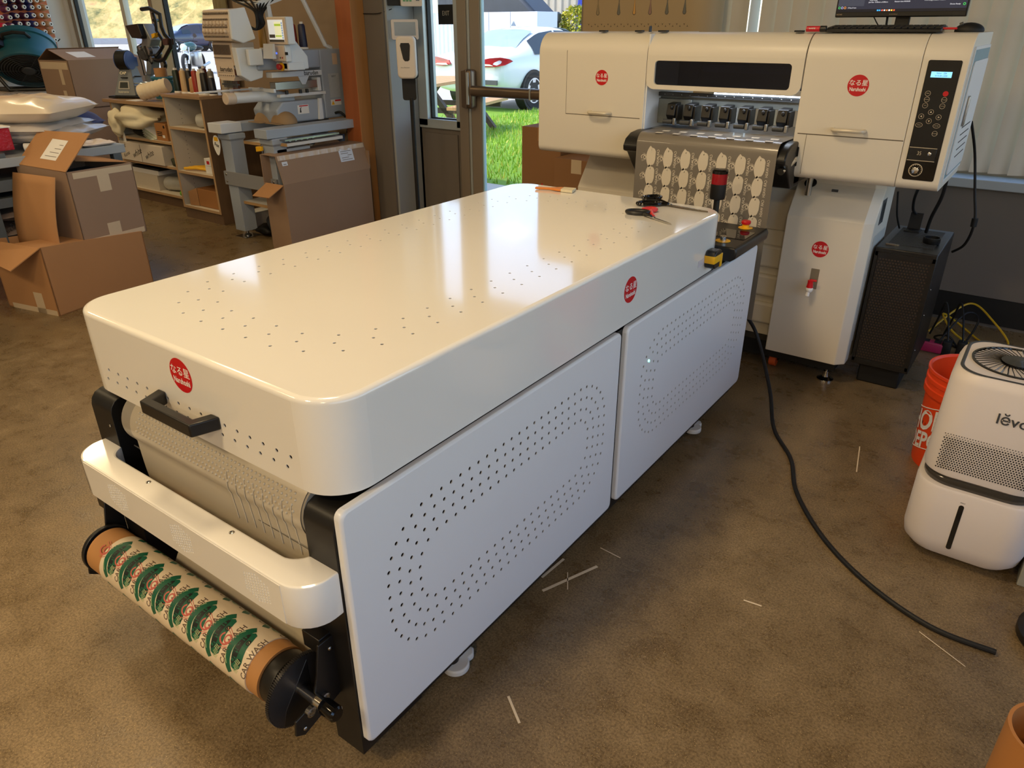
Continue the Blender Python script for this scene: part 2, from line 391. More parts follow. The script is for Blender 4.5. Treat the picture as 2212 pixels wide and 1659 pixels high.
# door_1
mb = MB()
mb.box(SX1, -3.54, YB - .01, YB + .12, 0, 2.5); mb.box(-2.475, -2.36, YB - .01, YB + .12, 0, 2.5); mb.box(SX1, -2.36, YB, YB + .12, 2.42, 2.55)
mb.mi = 1
mb.box(-3.54, -3.52, YB + .0, YB + .06, .02, 2.4); mb.box(-2.535, -2.475, YB - .005, YB + .06, .0, 2.4)
mb.mi = 0
mb.box(-3.52, -3.43, YB + .005, YB + .05, .02, 2.4); mb.box(-2.62, -2.535, YB + .005, YB + .05, .02, 2.4)
mb.box(-3.43, -2.62, YB + .005, YB + .05, .02, .25); mb.box(-3.43, -2.62, YB + .005, YB + .05, 2.28, 2.4)
mb.mi = 2; mb.box(-3.43, -3.418, YB + .012, YB + .045, .25, 2.28)
d1 = struct(mb.obj('door_1', [ALU, ALUL, pm('bright_bead', (170, 205, 215), .35, var=.02)], smooth=0, bev=.003))
mb = MB(); mb.box(-3.418, -2.62, YB + .025, YB + .031, .25, 2.28); mb.obj('pane', glass_mat('clear_pane'), d1, smooth=0)
# crash bar: long rounded tube with end housing and latch plate
BRZ = pm('crash_bar_bronze', (120, 104, 88), .35, .7, var=.05)
mb = MB(); mb.prism([(-3.46, y, z) for y, z in rrect(YB - .085, YB - .03, .985, 1.055, .027)], (.78, 0, 0))
mb.box(-3.53, -3.46, YB - .07, YB + .004, .90, 1.16, bev=.02, seg=3)
mb.prism([(-3.545, YB - .075, .91), (-3.50, YB - .075, .90), (-3.475, YB - .075, 1.03), (-3.50, YB - .075, 1.16), (-3.545, YB - .075, 1.15)], (0, .05, 0))
bar = mb.obj('crash_bar', BRZ, d1, bev=.003)
mb = MB(); mb.box(-3.495, -3.475, YB - .079, YB - .074, .93, 1.14); mb.box(-2.95, -2.94, YB - .088, YB - .027, .984, 1.056); mb.obj('bar_clip', ALUL, bar)
# wooden post at the end of the tan wall
WOOD1 = pm('redwood_post', (158, 88, 44), .6, var=.22, vs=6, stretch=(4, 4, .35)); WOOD2 = pm('amber_post', (168, 116, 62), .6, var=.2, vs=6, stretch=(4, 4, .35))
mb = MB(); mb.box(-4.39, -4.235, 3.93, 4.06, 0, ZC)
for f in mb.bm.faces:
    if f.calc_center_median().x > -4.24: f.material_index = 1
struct(mb.obj('trim_1', [WOOD1, WOOD2], smooth=0, bev=.006))
# ceiling lamps (their own light sits just below them)
for i, (lx, ly, le) in enumerate(LAMPS):
    t = thing('ceiling_lamp', 'square warm ceiling panel lamp above the shop floor', 'lamp', (lx, ly, 3.04), group='ceiling panel lamps')
    mb = MB(); mb.box(lx - .3, lx + .3, ly - .3, ly + .3, 3.06, 3.1); mb.obj('lamp_frame', WPANEL, t, smooth=0)
    mb = MB(); mb.box(lx - .26, lx + .26, ly - .26, ly + .26, 3.045, 3.06); mb.obj('diffuser', pm('lamp_diffuser', (255, 236, 205), .6, emit=(255, 226, 180), es=2.0), t, smooth=0)
# saw cut in the concrete
# ================================================================ film dryer (big white machine)
def ring_pts(x0, x1, y0, y1, r, pitch, phase=0.0):
    """points every pitch round a rounded rectangle"""
    path = rrect(x0, x1, y0, y1, r, 24); n = len(path); seg = []; tot = 0
    for i in range(n):
        a, b = path[i], path[(i + 1) % n]; l = math.hypot(b[0] - a[0], b[1] - a[1]); seg.append((tot, l, a, b)); tot += l
    k = round(tot / pitch); out = []
    for i in range(k):
        s = ((i + phase) / k * tot) % tot
        for t, l, a, b in seg:
            if t <= s < t + l and l > 1e-9: out.append((a[0] + (b[0] - a[0]) * (s - t) / l, a[1] + (b[1] - a[1]) * (s - t) / l)); break
    return out
def badge(parent, o, right, up, r):
    Mx = frame(o, right, up)
    mb = MB(); mb.prism([Mx @ Vector((r * math.cos(k * math.pi / 28), r * math.sin(k * math.pi / 28), .0002)) for k in range(56)], Mx.to_3x3() @ Vector((0, 0, .0006)))
    b = mb.obj('round_badge', RED, parent, smooth=0)
    mb = MB(); text_into(mb, 'なる星', Mx @ Matrix.Translation((0, r * .22, 0)), r * .60, off=.0011, bold=.008)
    text_into(mb, 'Naruhoshi', Mx @ Matrix.Translation((0, -r * .36, 0)), r * .50, sx=.74, off=.0011, bold=.022, spacing=.98)
    mb.obj('badge_lettering', INKW, b, smooth=0, nofix=True)
dry = thing('film_dryer', 'large white film dryer with perforated top, black frame and print roll on its front', 'machine', (-1.27, 1.7, 0))
HX0, HX1, HY0, HY1, HZ0, HZ1, HR = -1.70, -.845, .652, 2.39, .688, .878, .088
mb = MB(); te = .011
rings = []
def hring(inset, z): return [(x, y, z) for x, y in rrect(HX0 + inset, HX1 - inset, HY0 + inset, HY1 - inset, HR - inset, 10)]
rings = [hring(.012, HZ0 + .0), hring(0, HZ0)] + [hring(te * (1 - math.cos(t)), HZ1 - te + te * math.sin(t)) for t in [rad(a) for a in (0, 22, 45, 67, 90)]]
loft(mb, rings, cap0=False, cap1=False)
# drop the flat front face; a perforated plate takes its place
kill = [f for f in mb.bm.faces if f.normal.y < -.999 or (abs(f.calc_center_median().y - HY0) < 1e-4 and max(v.co.x for v in f.verts) - min(v.co.x for v in f.verts) > .3)]
bmesh.ops.delete(mb.bm, geom=kill, context='FACES')
inn = te
hol = []
for i in range(3): hol += ring_pts(-1.587 + .0375 * i, -.952 - .0375 * i, .766 + .0375 * i, 2.232 - .0375 * i, .20 - .03 * i, .076, .5 * (i % 2))
cx, cy = (HX0 + HX1) / 2, (HY0 + HY1) / 2
pl = plate_mesh([(x - cx, y - cy) for x, y in rrect(HX0 + inn, HX1 - inn, HY0 + inn, HY1 - inn, HR - inn, 10)], [(x - cx, y - cy) for x, y in hol], .002, .0036, 8)
mb.mesh(pl, Matrix.Translation((cx, cy, HZ1 - .001)))
fh = []
for row, z, x0 in ((0, .749, -1.578), (1, .724, -1.592)):
    for k in range(17): fh.append((x0 + .0388 * k - .0 * row, z))
fh = [(x, z) for x, z in fh if x < -.94]
fz0, fz1 = HZ0, HZ1 - te
pl = plate_mesh([(HX0 + HR, fz0), (HX1 - HR, fz0), (HX1 - HR, fz1), (HX0 + HR, fz1)], fh, .002, .0042, 10)
mb.mesh(pl, Matrix.Translation((0, HY0 + .001, 0)) @ Matrix.Rotation(rad(90), 4, 'X'))
mb.obj('hood', WHITE, dry, smooth=50, weld=True, wn=True)
mb = MB(); loft(mb, [[(x, y, z) for x, y in rrect(HX0 + .02, HX1 - .02, HY0 + .02, HY1 - .02, HR - .02, 8)] for z in (HZ0 + .002, HZ1 - .02)])
mb.obj('hood_dark_fill', BLACKM, dry)  # black inner box added so the hood holes look dark
badge(dry, (-1.271, HY0, .8215), (1, 0, 0), (0, 0, 1), .0365)
badge(dry, (HX1, 1.714, .785), (0, 1, 0), (0, 0, 1), .0365)
# black frame
mb = MB()
mb.box(-1.67, -.853, .80, 2.75, .075, .672)
mb.box(-1.60, -.93, .74, .80, .075, .30)
for x0, x1 in ((-1.69, -1.60), (-.932, -.852)):
    loft(mb, [[(x0, y, z) for y, z in pr] for x0 in (x0, x1) for pr in ([(.64, .06), (.82, .06), (.82, .668), (.67, .668), (.654, .662), (.644, .65), (.64, .635)],)])
mb.box(-.853, -.8512, .66, 2.74, .068, .675)
mb.obj('frame', BLACK, dry, bev=.006, seg=3)
# perforated side panels
def side_panel(y0, y1, holes):
    z0, z1 = .10, .681; mb = MB(); cyy, czz = (y0 + y1) / 2, (z0 + z1) / 2; r = .016; b = .006
    def rg(ins, x): return [(x, y, z) for y, z in rrect(y0 + ins, y1 - ins, z0 + ins, z1 - ins, r, 5)]
    loft(mb, [rg(.004, -.851), rg(0, -.850), rg(0, -.833 - b)] + [rg(b * (1 - math.cos(rad(a))), -.833 - b + b * math.sin(rad(a))) for a in (45, 90)], cap0=False, cap1=False)
    pl = plate_mesh([(y - cyy, z - czz) for y, z in rrect(y0 + b, y1 - b, z0 + b, z1 - b, r, 5)], [(y - cyy, z - czz) for y, z in holes], .002, .0044, 10)
    mb.mesh(pl, frame((-.834, cyy, czz), (0, 1, 0), (0, 0, 1)))
    return mb.obj('side_panel', WPANEL, dry, smooth=50, weld=True, wn=True)
ha, hb = [], []
for i in range(4):
    ha += ring_pts(.738 + .0295 * i, 1.583 - .0295 * i, .246 + .0295 * i, .592 - .0295 * i, .135 - .024 * i, .0302, .5 * (i % 2))
    hb += ring_pts(1.803 + .0295 * i, 2.668 - .0295 * i, .25 + .0295 * i, .602 - .0295 * i, .135 - .024 * i, .0302, .5 * (i % 2))
side_panel(.644, 1.660, ha); side_panel(1.693, 2.752, hb)
mb = MB(); mb.ball((-.8365, 1.846, .527), .0055); mb.obj('indicator_light', pm('green_led', (120, 255, 220), .3, emit=(120, 255, 225), es=6), dry)
# front U-shaped guard
mb = MB(); o = rrect(-1.672, -.853, .559, .80, .062, 8); i_ = rrect(-1.60, -.931, .612, .80, .045, 8)
def ucut(p, yb=.642): return [(x, min(y, yb)) for x, y in p]
outer = [q for q in ucut(o)]; inner = [q for q in ucut(i_)]
def clean(p):
    out = []
    for q in p:
        if not out or math.hypot(q[0] - out[-1][0], q[1] - out[-1][1]) > 1e-4: out.append(q)
    return out
oy = [q for q in rrect(-1.672, -.853, .559, .80, .062, 8) if q[1] < .63]; oy = [(-1.672, .642)] + [q for q in oy] + [(-.853, .642)]
iy = [q for q in rrect(-1.60, -.931, .612, .80, .045, 8) if q[1] < .69]; iy = [(-.931, .642)] + [q for q in iy if q[1] < .641][::-1] + [(-1.60, .642)]
poly = oy + iy
zb0, zb1 = .452, .549
g3 = []
for cxg in (-1.478, -1.233, -.988):
    for ix in range(-5, 6):
        for iz in range(-6, 7):
            x = ix * .0085; z = iz * .0062 + (ix % 2) * .0031
            if (x / .042) ** 2 + (z / .034) ** 2 < 1 and abs(x) * .5 + abs(z) < .036: g3.append((cxg + x, .503 + z))
pl = plate_mesh([(-1.61, zb0 + .004), (-.915, zb0 + .004), (-.915, zb1 - .004), (-1.61, zb1 - .004)], g3, .0016, .0026, 8)
def offs(ins):
    a = [(x + (ins if x < -1.26 else -ins) * (1 if abs(x + 1.2625) > .345 else 0), y + (ins if y < .6 else 0)) for x, y in oy]
    b = [(x + (-ins if x < -1.26 else ins) * (1 if abs(x + 1.2655) > .285 else 0), y - (ins if y < .64 else 0)) for x, y in iy]
    return a + b
loft(mb, [[(x, y, z) for x, y in offs(ii)] for ii, z in ((.004, zb0), (.0012, zb0 + .0012), (0, zb0 + .004), (0, zb1 - .004), (.0012, zb1 - .0012), (.004, zb1))], cap0=False, cap1=False)
cap = plate_mesh(offs(.004), [], .001)
mb.mesh(cap, Matrix.Translation((0, 0, zb1 - .0006))); mb.mesh(cap, Matrix.Translation((0, 0, zb0 + .0006)))
gd = mb.obj('front_guard', WHITE, dry, smooth=40)
mb = MB(); mb.mesh(pl, Matrix.Translation((0, .5588, 0)) @ Matrix.Rotation(rad(90), 4, 'X')); mb.obj('speaker_grille', WHITE, gd, smooth=0)
mb = MB(); mb.box(-1.63, -.90, .562, .5652, .457, .544); mb.obj('guard_lining', BLACKM, gd, smooth=0)
for x in (-1.406, -1.109):
    mb = MB(); mb.lathe([(.0055, 0), (.0055, .001), (.003, .0022), (.0028, .0008)], (x, .598, zb1), n=14); mb.obj('screw', STEEL, gd)
# pull handle
mb = MB()
prof = [(-1.372, .6515), (-1.352, .598), (-1.181, .598), (-1.163, .6515), (-1.188, .6515), (-1.198, .618), (-1.336, .618), (-1.347, .6515)]
mb.prism([(x, y, .736) for x, y in prof], (0, 0, .028)); mb.obj('pull_handle', BLACK, dry, bev=.003, seg=2)
# drum and film leaving the hood
DY, DZ, DR = .705, .625, .068
mb = MB(); mb.cyl((-1.555, DY, DZ), (-.932, DY, DZ), DR - .002, n=48)
drum = mb.obj('feed_drum', pm('grey_drum', (140, 134, 124), .4, var=.03), dry)
FILM = pm('matte_film', (176, 166, 148), .3, var=.03, vs=3, coat=.2)
def film_at(x, t):
    """t 0..1 from the top of the drum down to the lower roller"""
    if t < .45:
        a = rad(90 + 118 * (t / .45)); return Vector((x, DY + DR * math.cos(a), DZ + DR * math.sin(a)))
    a = rad(208); p0 = Vector((x, DY + DR * math.cos(a), DZ + DR * math.sin(a))); p1 = Vector((x, .690, .30)); k = (t - .45) / .55
    return p0.lerp(p1, k) + Vector((0, -.012 * math.sin(math.pi * k), 0))
mb = MB(); mb.grid(lambda u, v: film_at(-1.515 + .578 * u, v), 2, 40)
mb.obj('film_web', FILM, dry, smooth=60, nofix=True)
mb = MB()
for i in range(42):
    for j in range(5):
        x = -1.488 + .0128 * i + (j % 2) * .0064; t = .19 + .034 * j
        p = film_at(x, t); mb.ball(p, .0033, u=8, v=5)
for k in range(8):
    x = -1.16 + .028 * k; mb.tube([film_at(x + .003 * math.sin(q), .26 + .3 * q / 8) + Vector((0, -.0012, 0)) for q in range(9)], .0011, n=4)
mb.obj('film_dimples', pm('film_dimple', (188, 178, 158), .3, var=.02), dry)
mb = MB(); mb.cyl((-1.56, .655, .56), (-.935, .645, .56), .0018, n=6); mb.obj('tension_wire', STEEL, dry)
for p in ((-1.62, .6385, .60), (-1.605, .6385, .545), (-1.612, .6385, .53), (-1.63, .6385, .52)):
    mb = MB(); mb.ball(p, .0035, sy=.5, u=8, v=6); mb.obj('screw', STEEL, dry)
# take-up roll: spindle, core, printed paper, gear, brackets
AX, AZ = .578, .256
KR = pm('kraft_core', (182, 130, 76), .6, var=.06)
mb = MB(); mb.lathe([(.058, 0), (.058, .665), (.05, .665), (.05, 0)], (-1.665, AX, AZ), (1, 0, 0), 40, cap=False); mb.obj('cardboard_core', KR, dry)
RP = .0605
mb = MB(); mb.cyl((-1.600, AX, AZ), (-1.035, AX, AZ), RP, n=56); roll = mb.obj('print_roll', pm('print_film_back', (226, 208, 178), .38, var=.02, coat=.2), dry)
GREEN = pm('print_green', (20, 92, 66), .45, var=.12, vs=30); PRED = pm('print_red', (196, 96, 84), .5, var=.1); PDK = pm('print_dark', (22, 30, 28), .45, var=.1); PBR = pm('print_brown', (96, 78, 66), .5, var=.1); PLG = pm('print_pale', (176, 190, 140), .5, var=.2, vs=80)
def arc_band(r0, r1, a0, a1, cy, n=10):
    return [(r1 * math.sin(rad(a)), cy + r1 * math.cos(rad(a))) for a in [a0 + (a1 - a0) * k / n for k in range(n + 1)]] + [(r0 * math.sin(rad(a)), cy + r0 * math.cos(rad(a))) for a in [a1 - (a1 - a0) * k / n for k in range(n + 1)]]
CARP = [(-.46, -.04), (-.42, .1), (-.25, .16), (-.08, .22), (.1, .24), (.28, .2), (.44, .12), (.5, .04), (.46, -.06), (.3, -.1), (.1, -.12), (-.05, -.16), (-.2, -.2), (-.34, -.18)]
def design_polys():
    """print design about one unit wide, x along the words, y up: list of (polygon, material index)"""
    d = []
    d.append((arc_band(.86, 1.03, -38, 38, -.62, 12), 0))
    d.append((CARP, 0)); d.append(([(x * .8 + .02, y * .45 + .1) for x, y in CARP], 2))
    for cx_, cy_, r in ((-.24, -.1, .085), (.22, -.04, .07)):
        d.append(([(cx_ + r * math.cos(k * .5236), cy_ + r * math.sin(k * .5236)) for k in range(12)], 2))
        d.append(([(cx_ + r * .5 * math.cos(k * .5236), cy_ + r * .5 * math.sin(k * .5236)) for k in range(12)], 4))
    for k in range(9):
        x = -.5 + .035 * k; y = -.12 - .02 * (k % 3); d.append(([(x, y), (x + .012, y), (x + .04, y + .14), (x + .025, y + .14)], 4))
    d.append(([(-.42, .26), (-.30, .33), (-.2, .375), (-.205, .39), (-.31, .35), (-.43, .285)], 4))
    d.append(([(.1, .375), (.3, .34), (.4, .28), (.4, .3), (.3, .36), (.1, .395)], 4))
    # figure six with strokes
    six = [(.02 + .13 * math.cos(rad(a)), .6 + .16 * math.sin(rad(a))) for a in range(40, 300, 20)]
    for a, b in zip(six, six[1:]):
        n = Vector((b[1] - a[1], a[0] - b[0])).normalized() * .022; d.append(([(a[0] + n.x, a[1] + n.y), (b[0] + n.x, b[1] + n.y), (b[0] - n.x, b[1] - n.y), (a[0] - n.x, a[1] - n.y)], 1))
    c6 = [(.04 + .09 * math.cos(rad(a)), .53 + .085 * math.sin(rad(a))) for a in range(0, 361, 24)]
    for a, b in zip(c6, c6[1:]):
        n = Vector((b[1] - a[1], a[0] - b[0])).normalized() * .02; d.append(([(a[0] + n.x, a[1] + n.y), (b[0] + n.x, b[1] + n.y), (b[0] - n.x, b[1] - n.y), (a[0] - n.x, a[1] - n.y)], 1))
    for x, y in ((-.2, .66), (-.22, .58), (.22, .74), (.27, .70)): d.append(([(x, y), (x + .016, y + .0), (x * .55 + .01, .42), (x * .55, .42)], 1))
    return d
_dp = None
def design_mesh():
    global _dp
    if _dp: return _dp
    mb = MB(); z = 0
    for p, mi in design_polys():
        mb.mi = mi; z += .0008; mb.face([(x, y, z) for x, y in p])
    bmesh.ops.triangulate(mb.bm, faces=mb.bm.faces)
    mb.mi = 3; text_into(mb, 'CAR WASH', Matrix.Translation((0, -.36, 0)), .23, sx=.86, off=.001, bold=.012)
    bmesh.ops.subdivide_edges(mb.bm, edges=[e for e in mb.bm.edges if e.calc_length() > .09], cuts=2)
    bmesh.ops.triangulate(mb.bm, faces=mb.bm.faces)
    _dp = bpy.data.meshes.new('design'); mb.bm.to_mesh(_dp); mb.bm.free(); return _dp
def wrap_design(mb, x, ang, size):
    """lay the design on the roll: words run up round the paper, top of the design to the left"""
    b2 = bmesh.new(); b2.from_mesh(design_mesh())
    for v in b2.verts:
        u, vv, h = v.co; th = ang + u * size / RP; r = RP + .0003 + h * size * .02
        v.co = (x - vv * size, AX - r * math.cos(th), AZ + r * math.sin(th))
    t = bpy.data.meshes.new('t'); b2.to_mesh(t); b2.free(); mb.mesh(t, Matrix(), keep=True)
mb = MB()
for k in range(8):
    for a in (55, 172, -62): wrap_design(mb, -1.553 + .0688 * k, rad(a), .088)
mb.obj('roll_print', [GREEN, PRED, PDK, PBR, PLG], roll, smooth=0, nofix=True)
mb = MB(); mb.cyl((-1.69, AX, AZ), (-.862, AX, AZ), .0125, n=20); sp_ = mb.obj('spindle', CHROME, dry)
mb = MB(); mb.lathe([(.015, 0), (.0165, .004), (.0165, .036), (.013, .04)], (-.872, AX, AZ), (1, 0, 0), 24); mb.lathe([(.015, 0), (.0165, .004), (.0165, .04), (.013, .044)], (-1.69, AX, AZ), (-1, 0, 0), 24); mb.obj('spindle_knob', BLACKG, sp_)
mb = MB()
mb.lathe([(.02, 0), (.052, .004), (.056, .012), (.056, .04), (.02, .044)], (-1.005, AX, AZ), (1, 0, 0), 36)
mb.lathe([(.02, 0), (.062, 0), (.062, .012), (.02, .016)], (-1.672, AX, AZ), (-1, 0, 0), 36)
for k in range(8):
    a = k * math.pi / 4; mb.box(-.99, -.945, AX + .04 * math.cos(a) - .006, AX + .04 * math.cos(a) + .006, AZ + .04 * math.sin(a) - .006, AZ + .04 * math.sin(a) + .006)
mb.obj('core_chuck', BLACK, dry, bev=.0015)
mb = MB(); n = 110; prof = []
for k in range(n):
    for r, o in ((.0765, 0), (.0765, .4), (.0795, .5), (.0795, .9)): prof.append((-.945, AX + r * math.cos((k + o) * 2 * math.pi / n), AZ + r * math.sin((k + o) * 2 * math.pi / n)))
mb.prism(prof, (.009, 0, 0)); mb.obj('gear', pm('dark_gear', (62, 60, 60), .35, .6, var=.1), dry, smooth=0)
for xb in (-.905, -1.70):
    mb = MB(); mb.prism([(xb, y, z) for y, z in ((.642, .37), (.605, .37), (.592, .30), (.575, .245), (.53, .235), (.525, .20), (.545, .185), (.642, .215))], (.006, 0, 0))
    mb.prism([(xb - .05, y, z) for y, z in ((.642, .375), (.612, .375), (.612, .335), (.642, .335))], (.05, 0, 0))
    if xb > -1: mb.prism([(xb - .035, y, z) for y, z in ((.60, .32), (.535, .235), (.525, .20), (.545, .185), (.60, .2))], (.005, 0, 0))
    br = mb.obj('roll_bracket', BLACK, dry, bev=.0015)
    for yy, zz in ((.562, .238), (.598, .243)):
        m2 = MB(); m2.lathe([(.004, 0), (.011, 0), (.011, .009), (.008, .010), (.0075, .0085), (.004, .0085), (.004, .011)], (xb + .006, yy, zz), (1, 0, 0), 20); m2.obj('bearing', STEEL, br)
    for yy, zz in ((.547, .203), (.63, .345)):
        m2 = MB(); m2.ball((xb + .007, yy, zz), .005, sx=.6, u=10, v=6); m2.obj('screw', STEEL, br)
mb = MB(); mb.cyl((-1.62, .60, .205), (-.95, .60, .205), .012, n=16); mb.obj('tie_bar', BLACK, dry)
# film between the lower roller and the take-up roll, seen under the guard
mb = MB(); mb.grid(lambda u, v: Vector((-1.51 + .56 * u, .690 - .055 * v, .30 - .09 * v)), 1, 6); mb.obj('lower_film', FILM, dry, nofix=True)
mb = MB(); mb.cyl((-1.60, .712, .30), (-.935, .712, .30), .022, n=20); mb.obj('guide_roller', GREYD, dry)
# control box with emergency stop, key switch, touch screen
mb = MB(); mb.prism([(x, 2.395, z) for x, z in ((-1.0, .70), (-.815, .70), (-.798, .712), (-.795, .735), (-.80, .75), (-1.0, .75))], (0, .335, 0)); cb = mb.obj('control_box', BLACK, dry, bev=.006, seg=3)
mb = MB(); mb.box(-.935, -.815, 2.515, 2.635, .7505, .7515); mb.obj('touch_screen', pm('dark_screen', (14, 14, 20), .04, var=.02), cb, smooth=0)
for yy, mt in ((2.69, RED), (2.465, STEEL)):
    mb = MB(); mb.lathe([(.026, 0), (.026, .0012), (.0, .0012)], (-.872, yy, .7505), n=28); mb.obj('button_ring', YEL, cb)
    mb = MB()
    if mt is RED:
        mb.lathe([(.0125, 0), (.0125, .012)], (-.872, yy, .7515), n=20); mb.obj('button_collar', YEL, cb)
        mb = MB(); mb.lathe([(.013, 0), (.017, .004), (.0175, .011), (.015, .0145), (.006, .0155)], (-.872, yy, .763), n=24); mb.obj('emergency_button', RED, cb)
    else:
        mb.lathe([(.0115, 0), (.0115, .016), (.009, .018)], (-.872, yy, .7515), n=20); mb.obj('key_switch', CHROME, cb)
# beacon on a pole
mb = MB(); mb.cyl((-.972, 2.63, .66), (-.972, 2.63, .86), .011, n=16); mb.lathe([(.014, 0), (.027, .004), (.0285, .012), (.0285, .058)], (-.972, 2.63, .853), n=28); bc = mb.obj('beacon_body', BLACK, dry)
mb = MB(); mb.cyl((-.972, 2.63, .911), (-.972, 2.63, .948), .0285, n=28); mb.obj('beacon_lens', pm('beacon_red', (150, 12, 24), .2, var=.05, coat=.3), bc)
mb = MB(); mb.lathe([(.029, 0), (.029, .01), (.025, .0145), (.01, .0155)], (-.972, 2.63, .948), n=28); mb.obj('beacon_cap', BLACKG, bc)
# levelling casters
CW = pm('caster_white', (205, 203, 198), .4, var=.02)
for yy in (.965, 2.40):
    mb = MB(); mb.prism([(x - .0, y, .012) for x, y in [(-.875 + .034 * math.cos(rad(a)), yy + .034 * math.sin(rad(a))) for a in range(-110, 60, 12)] + [(-.855, yy + .045), (-.868, yy + .062), (-.885, yy + .06), (-.92, yy + .03), (-.92, yy - .02)]], (0, 0, .018))
    mb.box(-.925, -.875, yy - .02, yy + .05, .03, .08); c = mb.obj('caster', CW, dry, bev=.004)
    mb = MB(); mb.cyl((-.89, yy, .001), (-.89, yy, .05), .02, n=18); mb.cyl((-.93, yy - .02, .028), (-.90, yy - .02, .028), .027, n=20); mb.obj('caster_foot', BLACK, c)
    mb = MB(); mb.cyl((-.885, yy + .008, .05), (-.885, yy + .008, .062), .018, n=14); mb.obj('adjuster_wheel', RED, c)
mb = MB()
for yy in (.965, 2.40): mb.cyl((-1.62, yy, .03), (-1.58, yy, .03), .029, n=18); mb.box(-1.63, -1.57, yy - .02, yy + .02, .05, .08)
mb.obj('rear_casters', BLACK, dry)
# power cable from the dryer to the wall side
def floor_curve(pts, n=10): return catmull(pts, n)
mb = MB(); mb.tube(catmull([(-.87, 2.78, .40), (-.82, 2.87, .27), (-.70, 2.75, .10), (-.62, 2.60, .012), (-.50, 2.42, .008), (-.42, 2.22, .008), (-.28, 2.02, .008), (-.12, 1.88, .008), (.05, 1.80, .008), (.2, 1.80, .008)], 10), .0075, n=10)
solo(mb, 'power_cable', BLACKM, 'thick black cable sagging from the dryer to the floor by the humidifier', 'cable')
# ---- loose things on the dryer
t = thing('shears', 'large black-handled fabric shears with long steel blades on the dryer top', 'scissors', (-1.0, 2.23, HZ1))
def loop(mb, c, rx, ry, ang, r, z):
    mb.tube([(c[0] + rx * math.cos(a) * math.cos(ang) - ry * math.sin(a) * math.sin(ang), c[1] + rx * math.cos(a) * math.sin(ang) + ry * math.sin(a) * math.cos(ang), z) for a in [k * math.pi / 12 for k in range(24)]], r, 8, closed=True)
def scissor(t, p_tip, p_piv, lp, hm, bm_, wid, z, r=.006):
    pt, pp = Vector((*p_tip, 0)), Vector((*p_piv, 0)); d = (pt - pp).normalized(); nn = Vector((-d.y, d.x, 0))
    for s, zz in ((1, z), (-1, z + .003)):
        mb = MB(); mb.prism([(q.x, q.y, zz) for q in (pp - d * .03 + nn * s * .006, pp + nn * wid * s, pp + (pt - pp) * .7 + nn * wid * .7 * s, pt + nn * .001 * s, pp + (pt - pp) * .5 - nn * wid * .15 * s, pp - nn * wid * .2 * s)], (0, 0, .0025)); mb.obj('blade', bm_, t, smooth=0)
    mb = MB(); mb.ball((pp.x, pp.y, z + .006), .006, sz=.5, u=10, v=6); mb.obj('pivot_screw', STEEL, t)
    for (c, rx, ry, an, m_) in lp:
        mb = MB(); loop(mb, c, rx, ry, an, r, z + r); e = Vector((c[0], c[1], 0)); q = pp - e; a2 = math.atan2(q.y, q.x)
        edge = e + q.normalized() * (rx * .9); mb.tube([(edge.x, edge.y, z + r), (*(pp - q.normalized() * .012).xy, z + r * .8)], [r, r * .75], 8); mb.obj('handle', m_, t)
def hz(px, py): 
    d = rays(px, py); k = (HZ1 - CAM_H) / d.z; return (d.x * k, d.y * k)
scissor(t, hz(1529, 460), hz(1448, 446), [(hz(1408, 431), .034, .020, 1.0, BLACKG), (hz(1402, 444), .040, .022, .6, BLACKG)], BLACKG, pm('blade_steel', (150, 140, 125), .18, 1.0, var=.1), .011, HZ1 + .001, .0065)
t = thing('office_scissors', 'small scissors with black and red handles on the dryer top', 'scissors', (-1.03, 2.12, HZ1))
scissor(t, hz(1450, 487), hz(1412, 474), [(hz(1378, 463), .036, .018, .35, BLACK), (hz(1403, 458), .022, .015, .9, pm('scissor_red', (205, 48, 44), .4, var=.03))], BLACK, CHROME, .006, HZ1 + .001, .007)
t = thing('glue_brush', 'flat brush with orange handle and pale bristles on the dryer top', 'brush', (*hz(1190, 411), HZ1))
a, b, c_ = [Vector((*hz(*p), HZ1 + .006)) for p in ((1157, 409), (1208, 412), (1240, 415))]
d = (c_ - a).normalized(); nn = Vector((-d.y, d.x, 0))
mb = MB(); mb.prism([p - Vector((0, 0, .004)) for p in (a - nn * .008, a + (b - a) * .6 - nn * .006, b - nn * .022, b + d * .012 - nn * .022, b + d * .012 + nn * .022, b + nn * .022, a + (b - a) * .6 + nn * .006, a + nn * .008)], (0, 0, .008)); mb.obj('brush_handle', pm('orange_wood', (214, 128, 52), .4, var=.06), t, bev=.002)
mb = MB(); mb.prism([p - Vector((0, 0, .0045)) for p in (b + d * .012 - nn * .022, c_ - nn * .026, c_ + nn * .026, b + d * .012 + nn * .022)], (0, 0, .009)); mb.obj('bristles', pm('bristle', (220, 208, 176), .8, var=.1, vs=120), t)
t = thing('tape_measure', 'yellow and black tape measure stuck to the dryer hood near its back corner', 'tape measure', (-.83, 2.265, .74))
mb = MB(); mb.prism([(-.8440, y, z) for y, z in rrect(2.236, 2.30, .712, .772, .018, 5)], (.034, 0, 0)); mb.obj('case', BLACK, t, bev=.004)
mb = MB(); mb.box(-.8455, -.809, 2.2345, 2.29, .731, .757, bev=.003); mb.box(-.815, -.808, 2.285, 2.303, .712, .757, bev=.002); mb.obj('case_band', YEL, t)
mb = MB(); mb.box(-.8446, -.8438, 2.185, 2.236, .727, .748); mb.obj('sticky_tape', pm('clear_tape', (205, 200, 205), .3, var=.02), t, smooth=0)
